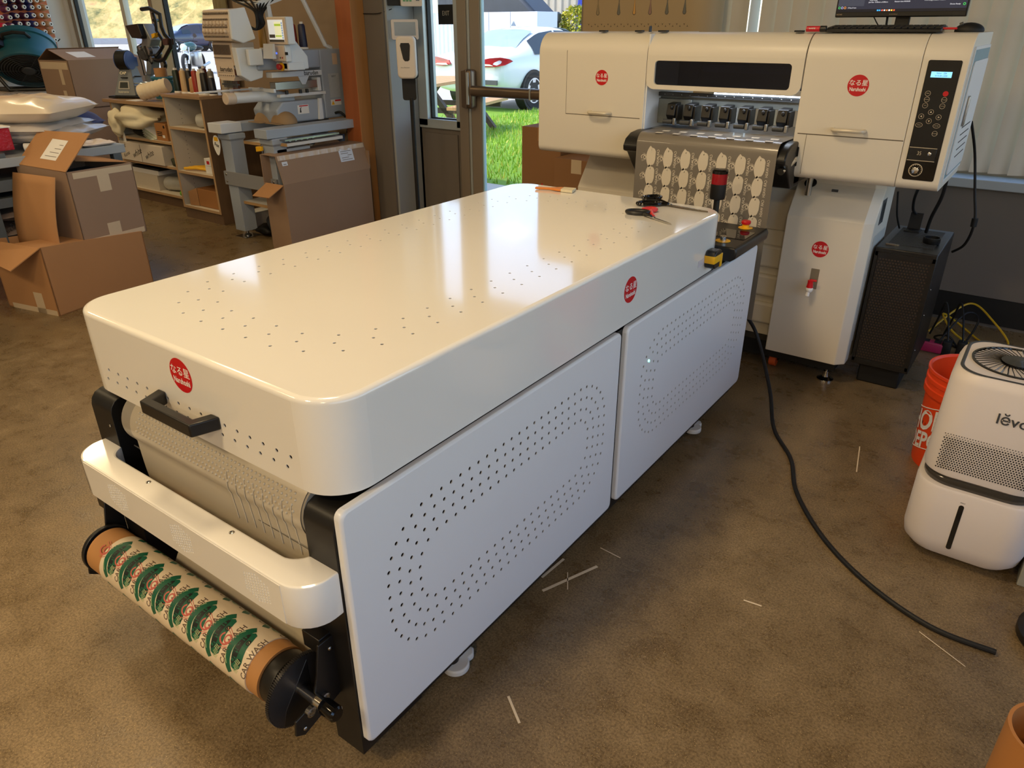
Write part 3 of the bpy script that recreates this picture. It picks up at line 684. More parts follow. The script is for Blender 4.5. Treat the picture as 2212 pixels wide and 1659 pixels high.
# ================================================================ wide-format film printer
PY = 2.95
prn = thing('film_printer', 'wide cream film printer on two cream columns with red round badges and a hanging film', 'printer', (-1.15, 3.2, 0))
def head_prof(y0=PY, top=1.406, bot=.902, back=3.46, rt=.085, rb=.03):
    p = [(back, bot), ] + [(y0 + rb - rb * math.sin(rad(a)), bot + rb - rb * math.cos(rad(a))) for a in range(0, 91, 15)]
    p += [(y0 + rt - rt * math.cos(rad(a)), top - rt + rt * math.sin(rad(a))) for a in range(0, 91, 9)] + [(back, top)]
    return p
def ext_x(mb, prof, x0, x1): mb.prism([(x0, y, z) for y, z in prof], (x1 - x0, 0, 0)); return mb
mb = ext_x(MB(), head_prof(), -1.985, -1.456); hl = mb.obj('left_housing', CREAM, prn, smooth=30, bev=.002)
mb = ext_x(MB(), head_prof(), -.822, -.444); hr = mb.obj('right_housing', CREAM, prn, smooth=30, bev=.002)
mb = ext_x(MB(), head_prof(), -.4425, -.305); hp = mb.obj('panel_housing', CREAM, prn, smooth=30, bev=.002)
SEAM = pm('seam_shadow', (96, 86, 70), .7, var=.02)
def seam(x0, x1, z0, z1, par, dy=.0004):
    mb = MB(); mb.box(x0, x1, PY - dy, PY + .002, z0, z1); return mb.obj('door_seam', SEAM, par, smooth=0)
seam(-1.838, -1.47, 1.075, 1.078, hl); seam(-1.8395, -1.838, 1.075, 1.335, hl); seam(-.81, -.446, 1.063, 1.0665, hr); seam(-.777, -.7755, .92, 1.064, hr)
# lifting cover with a dark window
mb = MB(); xa, xb = -1.453, -.826
prof = [(PY + .012, 1.19)] + [(PY, 1.19)] + [(PY + .085 - .085 * math.cos(rad(a)), 1.406 - .085 + .085 * math.sin(rad(a))) for a in range(0, 91, 9)] + [(3.2, 1.406), (3.2, 1.39)] + [(PY + .085 - .073 * math.cos(rad(a)), 1.406 - .085 + .073 * math.sin(rad(a))) for a in range(90, -1, -9)]
ext_x(mb, [(y, max(z, 1.321)) for y, z in prof], xa, xb)
cyy, czz = (xa + xb) / 2, 1.256
r = .035; ol = [(xa, 1.321), (xa, 1.195 + r)] + [(xa + r - r * math.cos(rad(a)), 1.195 + r - r * math.sin(rad(a))) for a in range(15, 91, 15)] + [(xb - r + r * math.sin(rad(a)), 1.195 + r - r * math.cos(rad(a))) for a in range(0, 91, 15)] + [(xb, 1.321)]
wp = rrect(-1.418, -.868, 1.212, 1.303, .014, 5)
pl = plate_mesh([(x - cyy, z - czz) for x, z in ol], [[(x - cyy, z - czz) for x, z in wp]], .012)
mb.mesh(pl, frame((cyy, PY + .006, czz), (1, 0, 0), (0, 0, 1)))
cov = mb.obj('cover', CREAM, prn, smooth=30)
mb = MB(); mb.prism([(x, PY + .010, z) for x, z in rrect(-1.425, -.861, 1.206, 1.309, .012, 4)], (0, .003, 0)); mb.obj('cover_window', pm('tinted_window', (10, 12, 26), .06, var=.02, alpha=.72), cov, smooth=0)
mb = MB(); mb.box(-1.45, -.83, 3.26, 3.27, 1.19, 1.39); mb.box(-1.45, -.83, 3.0, 3.2, 1.388, 1.392); mb.obj('cover_lining', pm('deep_blue_lining', (34, 36, 58), .5, var=.05), prn, smooth=0)
mb = MB(); mb.box(-1.24, -.84, 3.02, 3.10, 1.262, 1.285); mb.obj('ink_carriage_rail', pm('rail_blue', (96, 104, 150), .35, .3, var=.05), prn, smooth=0)
mb = MB(); mb.tube([(-1.26 + .10 * (1 - math.cos(rad(a))), 3.05, 1.235 + .12 * math.sin(rad(a))) for a in range(0, 95, 9)], .012, 8); mb.obj('cable_chain', BLACK, prn)
# throat under the cover
mb = MB(); mb.box(-1.456, -1.45, PY + .01, 3.4, .98, 1.4); mb.obj('throat_side', WPANEL, prn, smooth=0)
mb = MB(); mb.box(-1.45, -.822, 3.10, 3.16, 1.128, 1.162); mb.box(-1.45, -1.30, 3.08, 3.2, 1.05, 1.15); mb.mi = 1; mb.box(-1.45, -.822, 3.075, 3.10, 1.160, 1.176)
mb.mi = 2
for k in range(16): mb.ball((-1.42 + .038 * k, 3.074, 1.168), .0032, u=8, v=5)
mb.obj('beam', [pm('beam_steel', (120, 124, 120), .45, .5, var=.06), GREYD, STEEL], prn, bev=.002)
mb = MB()
for k in range(60): mb.box(-1.20 + .0063 * k, -1.1965 + .0063 * k, 3.066, 3.075, 1.178, 1.183)
mb.obj('light_strip', pm('led_strip', (240, 248, 255), .4, emit=(225, 238, 255), es=6), prn, smooth=0)
area_lamp('printer_light', (-1.05, 3.05, 1.172), .5, .55, (.8, .88, 1.0), (0, -.25, -1), .02)
mb = MB(); mb.box(-1.52, -.80, 3.02, 3.4, .98, 1.035); mb.obj('platen', pm('platen_grey', (150, 156, 168), .35, .4, var=.03), prn, bev=.003)
for k in range(7):
    x = -1.365 + .0775 * k; mb = MB()
    mb.prism([(x - .019, y, z) for y, z in ((3.02, 1.09), (3.03, 1.135), (3.09, 1.14), (3.1, 1.09), (3.05, 1.06))], (.038, 0, 0)); mb.box(x + .02, x + .03, 3.03, 3.09, 1.07, 1.13)
    mb.ball((x + .004, 3.021, 1.122), .006, sz=1.4, u=8, v=6)
    pa = mb.obj('pinch_arm', BLACK, prn, bev=.002)
    mb = MB(); mb.lathe([(.004, 0), (.0095, .002), (.0095, .044), (.004, .046)], (x - .028, 3.015, 1.066), (1, 0, 0), 16); mb.obj('pinch_roller', GREYD, pa)
    mb = MB(); mb.box(x + .022, x + .034, 3.0, 3.02, 1.055, 1.082); mb.obj('pinch_clip', STEEL, pa, bev=.002)
# curved tray in front
tp = [(3.04, 1.034), (2.93, 1.036), (2.87, 1.030), (2.83, 1.012), (2.812, .985), (2.815, .965), (2.85, .955), (2.90, .90), (2.94, .86), (3.04, .86)]
mb = MB(); ext_x(mb, tp, -1.47, -.80); mb.box(-1.47, -.80, 2.96, 3.3, .87, .99); tr = mb.obj('front_tray', BLACK, prn, bev=.006, seg=3)
mb = MB(); mb.prism([(x, 2.934, z) for x, z in ((-.875, .93), (-.835, .93), (-.855, .965))], (0, -.0008, 0)); mb.box(-.885, -.825, 2.933, 2.9345, .905, .925); mb.obj('warning_sticker', YEL, tr, smooth=0)
# lever and slot
mb = MB(); mb.prism([(x, PY + .0006, z) for x, z in rrect(-.803, -.795, .945, 1.017, .004, 4)], (0, -.002, 0)); mb.obj('lever_slot', BLACKM, hr, smooth=0)
mb = MB(); mb.cyl((-.80, PY + .02, .98), (-.822, PY - .10, .936), .012, .014, n=18); mb.obj('lever', CHROME, prn)
for nm, x0, x1, z in (('h1', -1.708, -1.612, 1.09), ('h2', -.683, -.578, 1.088)):
    mb = MB(); mb.tube(catmull([(x0, PY + .004, z), (x0, PY - .018, z), (x0 + .012, PY - .03, z), ((x0 + x1) / 2, PY - .034, z + .001), (x1 - .012, PY - .03, z), (x1, PY - .018, z), (x1, PY + .004, z)], 5), .0075, 10)
    mb.obj('door_handle', pm('satin_handle', (206, 196, 176), .3, .2, var=.02), prn)
badge(prn, (-1.662, PY, 1.231), (1, 0, 0), (0, 0, 1), .0305); badge(prn, (-.629, PY, 1.238), (1, 0, 0), (0, 0, 1), .0355)
# control panel
mb = MB(); mb.prism([(x, PY + .0004, z) for x, z in rrect(-.424, -.324, .938, 1.325, .006, 4)], (0, -.002, 0)); cpn = mb.obj('control_panel', BLACKG, prn, smooth=0)
cy_ = PY - .0018
mb = MB(); mb.box(-.408, -.346, cy_ - .001, cy_, 1.272, 1.29); mb.obj('lcd_screen', pm('lcd_blue', (120, 200, 240), .3, emit=(140, 212, 250), es=.9), cpn, smooth=0)
mb = MB(); Mp = frame((-.377, cy_ - .001, 1.2855), (1, 0, 0), (0, 0, 1)); text_into(mb, 'Status:   [I]#', Mp, .0068, sx=.9); text_into(mb, 'W:75.00 L:5000', frame((-.377, cy_ - .001, 1.277), (1, 0, 0), (0, 0, 1)), .0068, sx=.85); mb.obj('lcd_lettering', pm('lcd_ink', (20, 50, 110), .5), cpn, smooth=0, nofix=True)
def ringbtn(x, z, rx=.0085, rz=.0085, fill=None, lab=None, arrow=None):
    mb = MB(); n = 22
    for k in range(n):
        a, b = 2 * math.pi * k / n, 2 * math.pi * (k + 1) / n
        mb.face([(x + rx * math.cos(a), cy_ - .0004, z + rz * math.sin(a)), (x + rx * math.cos(b), cy_ - .0004, z + rz * math.sin(b)), (x + (rx - .001) * math.cos(b), cy_ - .0004, z + (rz - .001) * math.sin(b)), (x + (rx - .001) * math.cos(a), cy_ - .0004, z + (rz - .001) * math.sin(a))])
    if fill: mb.face([(x + rx * math.cos(2 * math.pi * k / n), cy_ - .0003, z + rz * math.sin(2 * math.pi * k / n)) for k in range(n)])
    if lab: text_into(mb, lab, frame((x, cy_ - .0004, z), (1, 0, 0), (0, 0, 1)), .0042)
    if arrow is not None: mb.face([(x + .0042 * math.cos(arrow + q), cy_ - .0005, z + .0042 * math.sin(arrow + q)) for q in (0, 2.2, -2.2)])
    mb.obj('panel_button', fill or pm('panel_print', (190, 176, 150), .5), cpn, smooth=0, nofix=True)
for x, z, l in ((-.404, 1.222, 'FEED'), (-.403, 1.203, 'CLEAN'), (-.404, 1.184, 'TEST'), (-.351, 1.204, 'PAUSE'), (-.352, 1.184, 'HOME')): ringbtn(x, z, lab=l)
ringbtn(-.351, 1.223, fill=RED)
for x, z, a in ((-.3815, 1.164, 1.571), (-.408, 1.149, 3.1416), (-.355, 1.149, 0), (-.3815, 1.135, -1.571)): ringbtn(x, z, arrow=a)
ringbtn(-.409, 1.121, .011, .0075, lab='MENU'); ringbtn(-.355, 1.121, .011, .0075, lab='ENTER'); ringbtn(-.355, 1.096, lab='POWER')
mb = MB(); mb.box(-.421, -.335, cy_ - .004, cy_, 1.005, 1.048); tb = mb.obj('temperature_module', BLACK, cpn, bev=.001)
mb = MB(); mb.box(-.421, -.335, cy_ - .005, cy_ - .003, 1.047, 1.049); mb.box(-.421, -.335, cy_ - .005, cy_ - .003, 1.004, 1.006); text_into(mb, '35', frame((-.387, cy_ - .004, 1.029), (1, 0, 0), (0, 0, 1)), .018, sx=.8); mb.obj('module_lettering', pm('panel_print', (190, 176, 150), .5), cpn, smooth=0, nofix=True)
mb = MB(); mb.lathe([(.006, 0), (.006, .005), (.004, .006)], (-.355, cy_ - .004, 1.03), (0, -1, 0), 16); mb.obj('dial', CHROME, cpn)
mb = MB(); mb.lathe([(.022, 0), (.022, .0012), (.0195, .0013), (.0195, .0004)], (-.387, cy_, .972), (0, -1, 0), 36, cap=False)
for k in range(14):
    a = rad(-50 + 280 * k / 13); mb.tube([(-.387 + .0155 * math.cos(a), cy_ - .0006, .972 + .0155 * math.sin(a)), (-.387 + .0185 * math.cos(a), cy_ - .0006, .972 + .0185 * math.sin(a))], .0005, 4)
mb.obj('dial_scale', pm('panel_print', (190, 176, 150), .5), cpn)
mb = MB(); mb.lathe([(.012, 0), (.011, .011), (.0085, .012)], (-.387, cy_, .972), (0, -1, 0), 24); mb.obj('dial', CHROME, cpn)
# right end door
mb = MB(); mb.box(-.305, -.300, PY + .05, 3.44, .93, 1.365); mb.mi = 1; mb.box(-.3005, -.2995, PY + .06, 3.43, .94, 1.355)
mb.mi = 0; mb.prism([(-.2995, y, z) for y, z in rrect(PY + .07, 3.42, .952, 1.32, .012, 4)], (.004, 0, 0)); ed = mb.obj('end_door', [WPANEL, pm('door_recess', (120, 150, 158), .5)], prn, bev=.002)
mb = MB()
for r in range(5):
    for k in range(14): mb.box(-.2956, -.2948, 3.12 + .017 * k, 3.13 + .017 * k, 1.0 + .025 * r, 1.004 + .025 * r)
mb.obj('vent_slots', BLACKM, ed, smooth=0)
mb = MB(); mb.box(-.296, -.288, PY + .125, PY + .15, 1.11, 1.21, bev=.006); mb.obj('door_handle', STEEL, ed)
# columns
def column(x0, x1, ch):
    prof = [(3.13, .105), (3.13, .72), (3.145, .742), (3.24, .862), (3.45, .862), (3.45, .105)]
    mb = MB(); a = ch
    if ch:
        base = [(x0, 3.13), (x1 - ch, 3.13), (x1, 3.13 + ch), (x1, 3.45), (x0, 3.45)]
        def ring(z, dy): return [(x, max(y, 3.13 + dy) if y < 3.2 else y, z) for x, y in base]
        loft(mb, [ring(.105, 0), ring(.72, 0), [(x, y + (.015 if y < 3.3 else 0), .742) for x, y in base], [(x, y + (.09 if y < 3.3 else 0), .845) for x, y in base], [(x, y + (.09 if y < 3.3 else 0), .90) for x, y in base]])
    else: ext_x(mb, prof, x0, x1)
    return mb.obj('column', CREAM, prn, smooth=0, bev=.004, seg=2)
colr = column(-.848, -.512, .035); coll = column(-1.87, -1.53, 0)
mb = MB(); mb.box(-1.54, -.84, 3.24, 3.44, .13, .62); mb.box(-1.54, -.84, 3.25, 3.44, .62, .80)
for z in (.19, .32, .455): mb.box(-1.54, -.84, 3.215, 3.25, z, z + .10, bev=.012)
mb.obj('back_panel', CREAM, prn, smooth=0, bev=.003)
mb = MB(); mb.box(-1.54, -.84, 3.25, 3.44, .80, .905); mb.obj('cross_rail', pm('blue_shade_rail', (170, 186, 198), .5, var=.02), prn, smooth=0)
mb = MB(); mb.box(-1.84, -.55, 3.17, 3.42, .06, .13); mb.obj('base_frame', BLACKM, prn, smooth=0)
badge(prn, (-.692, 3.13, .596), (1, 0, 0), (0, 0, 1), .0335)
mb = MB(); mb.prism([(x, 3.1302, z) for x, z in rrect(-.712, -.678, .425, .512, .002, 2)], (0, -.001, 0)); mb.obj('tap_recess', pm('recess_shadow', (128, 118, 98), .6), colr, smooth=0)
mb = MB(); mb.ball((-.699, 3.10, .430), .0155, u=14, v=10); mb.cyl((-.699, 3.13, .435), (-.699, 3.1, .43), .008); mb.cyl((-.70, 3.097, .425), (-.702, 3.094, .402), .007, .009, 12); tap = mb.obj('drain_tap', INKW, prn)
mb = MB(); mb.lathe([(.014, 0), (.011, .022), (.012, .03), (.006, .032)], (-.699, 3.10, .438), n=16); mb.box(-.702, -.675, 3.094, 3.106, .466, .474, bev=.003); mb.obj('tap_lever', pm('tap_red', (206, 20, 30), .35), tap)
mb = MB(); mb.cyl((-.79, 3.17, .80), (-.79, 3.17, .92), .013, n=18); mb.obj('lift_shaft', STEEL, prn)
mb = MB(); mb.lathe([(.024, 0), (.024, .003)], (-.79, 3.186, .846), (0, -.6, .8), n=24); mb.obj('shaft_hole', BLACKM, prn)
mb = MB(); mb.box(-.70, -.675, 3.17, 3.176, .824, .834); mb.obj('lock', GREYD, prn, bev=.001)
mb = MB(); mb.box(-.5125, -.5105, 3.235, 3.31, .70, .80); mb.mi = 1; mb.box(-.5115, -.5095, 3.25, 3.30, .715, .785); mb.obj('power_inlet', [GREYD, BLACKM], colr, bev=.001)
mb = MB(); mb.prism([(-.5118, y, z) for y, z in rrect(3.2, 3.42, .20, .66, .01, 3)], (.002, 0, 0)); mb.obj('side_hatch', pm('hatch_grey', (188, 186, 178), .45), colr, bev=.001)
mb = MB(); mb.cyl((-.585, 3.2, .0), (-.585, 3.2, .006), .035, n=28); mb.lathe([(.034, .005), (.014, .016), (.011, .03), (.012, .035), (.012, .042)], (-.585, 3.2, 0), n=24); mb.cyl((-.585, 3.2, .04), (-.585, 3.2, .115), .006, n=10); mb.obj('levelling_foot', CHROME, prn)
mb = MB(); mb.cyl((-1.80, 3.2, .0), (-1.80, 3.2, .006), .035, n=20); mb.cyl((-1.80, 3.2, .005), (-1.80, 3.2, .11), .006, n=8); mb.obj('levelling_foot', CHROME, prn)
for x in (-.825, -1.62):
    mb = MB(); mb.box(x - .03, x + .03, 3.2, 3.26, .055, .07); mb.prism([(x - .02, y, z) for y, z in ((3.2, .06), (3.25, .06), (3.245, .03), (3.22, .025))], (.04, 0, 0)); c = mb.obj('caster', BLACK, prn, bev=.002)
    mb = MB(); mb.cyl((x - .016, 3.215, .028), (x + .016, 3.215, .028), .027, n=20); mb.obj('caster_wheel', pm('orange_wheel', (196, 84, 34), .5), c, bev=.003)
# printed film hanging from the tray into the dryer
flm = thing('printed_film', 'translucent grey film with rows of white prints hanging from the printer tray', 'film', (-1.11, 2.8, .3))
FX0, FX1 = -1.405, -.832
def fpath(s):
    """distance s (m) from the back of the platen: over the tray edge, then straight down"""
    L0, R_ = .175, .045; L1 = R_ * math.pi / 2
    if s < L0: return 3.03 - s, 1.0405
    k = s - L0
    if k < L1: return 2.855 - R_ * math.sin(k / R_), 1.0405 - R_ * (1 - math.cos(k / R_))
    return 2.81, 1.0405 - R_ - (k - L1)
mb = MB()
ss = [0, .1] + [.175 + .0707 * k / 8 for k in range(9)] + [.26 + .03 * k for k in range(1, 22)]
loft(mb, [[(x, *fpath(s)) for x in (FX0, FX1)] for s in ss], cap0=False, cap1=False, closed=False)
fs = mb.obj('film_sheet', pm('grey_film', (122, 114, 102), .32, var=.03, coat=.3), flm, smooth=60, nofix=True)
FPR = pm('film_white_ink', (218, 206, 184), .5, var=.02)
SIL = [(-.5, -.28), (-.44, -.02), (-.47, .04), (-.5, .12)]
def sil():
    b = arc_band(.80, 1.05, -40, 36, -.62, 8)
    return b
mb = MB()
def film_motif(x, s, size):
    """white underprint: words run down the film, top of the design to the left"""
    polys = [arc_band(.78, 1.04, -40, 36, -.62, 10), [(-.56, .0), (-.50, -.12), (-.36, -.2), (-.1, -.2), (.12, -.2), (.34, -.14), (.46, -.06), (.44, .06), (.34, .12), (.30, .28), (.1, .36), (-.1, .38), (-.28, .32), (-.40, .2), (-.36, .14), (-.44, .12), (-.38, .08), (-.5, .06)]]
    for p, mi in design_polys():
        if mi == 1: polys.append(p)
    z = .0004
    for p in polys:
        z += .00002
        def put(q):
            ss_ = s + q[0] * size; y, zz = fpath(ss_); return Vector((x - q[1] * size, y - z, zz)) if ss_ > .246 else Vector((x - q[1] * size, y, zz + z))
        mb.face([put(q) for q in p])
    me = text_mesh('CAR WASH', .012)
    b2 = bmesh.new(); b2.from_mesh(me)
    for v in b2.verts:
        y, zz = fpath(s + v.co.x * .19 * size); v.co = (x + .37 * size - v.co.y * .22 * size, y - .0005, zz)
    t_ = bpy.data.meshes.new('t'); b2.to_mesh(t_); b2.free(); mb.mesh(t_, Matrix())
for r in range(9):
    for k in range(7): film_motif(FX0 + .075 + .0745 * k, .292 + .0735 * r, .066)
for k in range(7):
    for sx_, ex in ((.10, .03), (.165, .03)):
        x = FX0 + .06 + .0745 * k; mb.face([(x, 3.03 - sx_, 1.0412), (x + .03, 3.03 - sx_ + .004, 1.0412), (x + .034, 3.03 - sx_ - ex, 1.0412), (x + .006, 3.03 - sx_ - ex - .004, 1.0412)])
bmesh.ops.triangulate(mb.bm, faces=mb.bm.faces)
mb.obj('white_print', FPR, fs, smooth=0, nofix=True)

# ================================================================ things on top of the printer
PT = 1.407
t = thing('computer_monitor', 'black computer monitor showing dark print software above the printer', 'monitor', (-.59, 3.2, PT))
mb = MB(); mb.box(-.812, -.376, 3.20, 3.225, 1.455, 1.735); mb.box(-.70, -.48, 3.225, 3.25, 1.5, 1.7); mo = mb.obj('screen_housing', BLACK, t, bev=.004)
mb = MB(); mb.box(-.806, -.382, 3.1985, 3.2, 1.473, 1.728); scr = mb.obj('screen', pm('screen_dark', (36, 38, 50), .15, emit=(40, 43, 58), es=.8, var=.02), t, smooth=0)
mb = MB(); mb.box(-.806, -.382, 3.1978, 3.1985, 1.473, 1.482); mb.mi = 1; mb.box(-.806, -.715, 3.1978, 3.1985, 1.492, 1.728); mb.obj('screen_panel', [pm('taskbar', (18, 18, 24), .2, emit=(20, 20, 27), es=.8), pm('side_panel_grey', (52, 55, 68), .2, emit=(56, 60, 74), es=.8)], scr, smooth=0)
SW = pm('screen_white', (210, 214, 225), .3, emit=(215, 218, 230), es=.8)
def scr_text(mb, s, x, z, size): text_into(mb, s, frame((x, 3.1976, z), (1, 0, 0), (0, 0, 1)), size)
mb = MB(); 
for s, x, z in (('Job Start', -.69, 1.517), ('Print Mode', -.685, 1.5105), ('Job Size  0.00mm x 0.00mm', -.668, 1.504), ('Print Height  0.00', -.59, 1.519), ('Print Time  00:00:00', -.588, 1.512), ('Remain time 00:00:00', -.588, 1.505), ('Print Copy  1', -.50, 1.515), ('Print Length 0.00m / 0.00 m', -.484, 1.508), ('0 Pass 0 mm', -.755, 1.4865), ('Device Ready', -.418, 1.4945)): scr_text(mb, s, x, z, .0058)
mb.obj('screen_lettering', SW, scr, smooth=0, nofix=True)
for i, (x, c) in enumerate(((-.665, (60, 170, 240)), (-.658, (60, 160, 220)), (-.65, (230, 90, 80)), (-.642, (200, 205, 210)), (-.634, (200, 120, 60)), (-.626, (235, 235, 235)), (-.618, (240, 200, 70)), (-.61, (220, 90, 60)))):
    mb = MB(); mb.box(x - .0026, x + .0026, 3.1972, 3.1978, 1.475, 1.480); mb.obj('taskbar_icon', pm('icon_%d' % i, c, .3, emit=c, es=.8), scr, smooth=0)
for x, z, c in ((-.80, 1.487, (70, 200, 90)), (-.79, 1.487, (170, 170, 220)), (-.78, 1.487, (230, 150, 60)), (-.39, 1.4945, (70, 210, 90))):
    mb = MB(); Mr = frame((x, 3.1976, z), (1, 0, 0), (0, 0, 1)); mb.tube([Mr @ Vector((.0034 * math.cos(k * .5236), .0034 * math.sin(k * .5236), 0)) for k in range(12)], .0007, 4, closed=True); mb.obj('status_icon', pm('stat_%d_%d' % (c[0], c[1]), c, .3, emit=c, es=.8), scr)
mb = MB(); text_into(mb, 'HDMI', frame((-.797, 3.1995, 1.4645), (1, 0, 0), (0, 0, 1)), .0065, sx=1.3, bold=.02); text_into(mb, 'KOORUI', frame((-.61, 3.1995, 1.464), (1, 0, 0), (0, 0, 1)), .006, sx=1.2); mb.obj('bezel_lettering', pm('bezel_print', (150, 130, 105), .4), mo, smooth=0, nofix=True)
mb = MB(); mb.box(-.605, -.556, 3.226, 3.24, PT + .008, 1.56); mb.box(-.70, -.46, 3.16, 3.33, PT, PT + .008); mb.obj('stand', BLACK, t, bev=.003)
mb = MB(); mb.tube([(-.69, 3.23, 1.47), (-.67, 3.235, 1.44), (-.655, 3.24, 1.42)], .0022, 6); mb.tube([(-.635, 3.235, 1.47), (-.633, 3.24, 1.412)], .004, 8); mb.obj('monitor_cable', BLACKM, t)
t = thing('keyboard', 'black keyboard lying on the printer in front of the monitor', 'keyboard', (-.6, 3.08, PT))
mb = MB(); mb.prism([(-.79, y, z) for y, z in ((3.0, PT), (3.0, PT + .010), (3.13, PT + .020), (3.13, PT))], (.375, 0, 0)); kb = mb.obj('keyboard_body', BLACK, t, bev=.003)
mb = MB()
for r in range(6):
    for k in range(18):
        x = -.782 + .0203 * k; y = 3.012 + .0185 * r; z = PT + .010 + .010 * (y - 3.0) / .13; mb.box(x, x + .0165, y, y + .015, z, z + .005)
mb.obj('keys', BLACKM, kb, bev=.001)
t = thing('computer_mouse', 'black computer mouse at the right end of the printer top', 'mouse', (-.345, 3.1, PT))
mb = MB(); mb.ball((-.345, 3.1, PT + .004), .03, sx=1.5, sy=1.0, sz=.85, u=20, v=12)
for v in mb.bm.verts: v.co.z = max(v.co.z, PT)
mb.obj('mouse_shell', BLACKM, t)
mb = MB(); mb.cyl((-.375, 3.085, PT + .022), (-.365, 3.085, PT + .026), .006, n=12); mb.obj('scroll_wheel', GREYD, t)
t = thing('utility_knife', 'small red and silver blade tool beside the keyboard and mouse', 'knife', (-.395, 3.05, PT))
mb = MB(); mb.box(-.42, -.375, 3.04, 3.055, PT + .008, PT + .015, bev=.003); mb.obj('knife_handle', RED, t)
mb = MB(); mb.box(-.418, -.382, 3.041, 3.054, PT, PT + .0075); mb.obj('knife_blade', STEEL, t, smooth=0)
t = thing('marker_pen', 'red marker with black cap lying on the printer top', 'marker', (-.815, 3.0, PT))
mb = MB(); mb.cyl((-.852, 3.0, PT + .0105), (-.805, 3.003, PT + .0105), .0095, n=20); mb.obj('marker_barrel', pm('marker_red', (196, 24, 42), .35, var=.03), t, bev=.001)
mb = MB(); mb.cyl((-.805, 3.003, PT + .0105), (-.783, 3.004, PT + .0105), .0105, n=20); mb.obj('marker_cap', BLACK, t, bev=.002)
mb = MB(); text_into(mb, 'SHARPIE', frame((-.83, 2.9905, PT + .012), (1, .06, 0), (0, 0, 1)), .006, bold=.02); mb.obj('marker_lettering', INKW, t, smooth=0, nofix=True)
for i, (x0, x1) in enumerate(((-1.715, -1.685), (-1.545, -1.515), (-1.44, -1.405), (-.895, -.865))):
    mb = MB(); mb.box(x0, x1, 3.0, 3.03, PT, PT + .006); solo(mb, 'magnetic_clip', BLACKM, ('flat black clip at the left end of the printer top', 'flat black clip on the printer top left of the cover seam', 'flat black clip on the printer top right of the blue peg', 'flat black clip on the printer top left of the red marker')[i], 'clip', 'flat black clips on the printer top', smooth=0, bev=.001)
mb = MB(); mb.lathe([(.006, 0), (.006, .018), (.004, .022)], (-1.475, 3.0, PT), n=14); solo(mb, 'hex_peg', pm('navy_peg', (28, 44, 66), .4), 'short dark blue peg standing on the printer top', 'peg')
# ================================================================ right side of the room
t = thing('fume_filter', 'tall black perforated filter tower standing beside the printer column', 'filter', (-.385, 3.45, 0))
FBX0, FBX1, FBY0, FBY1, FBZ = -.50, -.272, 3.215, 3.665, .618
mb = MB(); mb.box(FBX0, FBX1, FBY0 + .006, FBY1, .10, FBZ); fb = mb.obj('filter_body', BLACK, t, bev=.004)
mb = MB()
for r in range(38):
    for k in range(17):
        x = FBX0 + .02 + .0112 * k + (r % 2) * .0056; z = .135 + .0118 * r; mb.lathe([(.0036, 0), (.0036, .0006)], (x, FBY0 + .0064, z), (0, -1, 0), 6)
mb.obj('perforations', pm('mesh_brown', (58, 44, 34), .6, var=.1), fb, smooth=0)
mb = MB(); mb.box(FBX0 + .004, FBX1 - .004, FBY0, FBY0 + .006, .115, .13); mb.box(FBX0 + .004, FBX1 - .004, FBY0, FBY0 + .006, .585, .60); mb.box(FBX0 + .002, FBX0 + .014, FBY0, FBY0 + .006, .115, .60); mb.box(FBX1 - .014, FBX1 - .002, FBY0, FBY0 + .006, .115, .60); mb.obj('front_frame', BLACK, fb, smooth=0)
mb = MB()
for k in range(24): mb.box(FBX0 + .03, FBX1 - .03, FBY0 + .09 + .0135 * k, FBY0 + .097 + .0135 * k, FBZ, FBZ + .002)
mb.obj('top_grille', pm('grille_grey', (52, 54, 56), .5, var=.05), fb, smooth=0)
mb = MB(); mb.box(FBX0 + .03, FBX1 - .03, FBY0 + .06, FBY1 - .05, .0, .10); mb.obj('filter_base', BLACKM, t, bev=.006)
for z, y in ((.20, 3.26), (.36, 3.25), (.47, 3.25)):
    mb = MB(); mb.ball((FBX1 + .001, y, z), .003, u=8, v=6); mb.obj('screw', STEEL, t)
mb = MB(); mb.lathe([(.030, 0), (.032, .003), (.032, .024), (.029, .024), (.029, .012), (.0, .012)], (-.325, 3.40, FBZ + .002), n=32, cap1=False); solo(mb, 'round_cap', BLACK, 'black round dish lying on the filter tower top', 'cap')
t = thing('phone_stand', 'small black stand plate on the back of the filter tower', 'stand', (-.42, 3.60, FBZ))
mb = MB(); mb.box(-.455, -.395, 3.54, 3.61, FBZ + .002, FBZ + .008); mb.obj('stand_base', BLACKM, t, bev=.001)
mb = MB(); mb.prism([(-.45, 3.59, FBZ + .008), (-.40, 3.59, FBZ + .008), (-.40, 3.605, FBZ + .075), (-.45, 3.605, FBZ + .075)], (0, .005, 0)); mb.obj('stand_back', BLACKM, t, bev=.001)
t = thing('usb_stick', 'small grey usb stick on the filter tower top near the printer', 'usb stick', (-.46, 3.285, FBZ))
mb = MB(); mb.box(-.475, -.442, 3.28, 3.29, FBZ, FBZ + .005); mb.obj('stick_body', pm('stick_tan', (120, 104, 84), .4), t, smooth=0)
mb = MB(); mb.box(-.442, -.425, 3.281, 3.289, FBZ + .0005, FBZ + .0045); mb.obj('connector', STEEL, t, smooth=0)
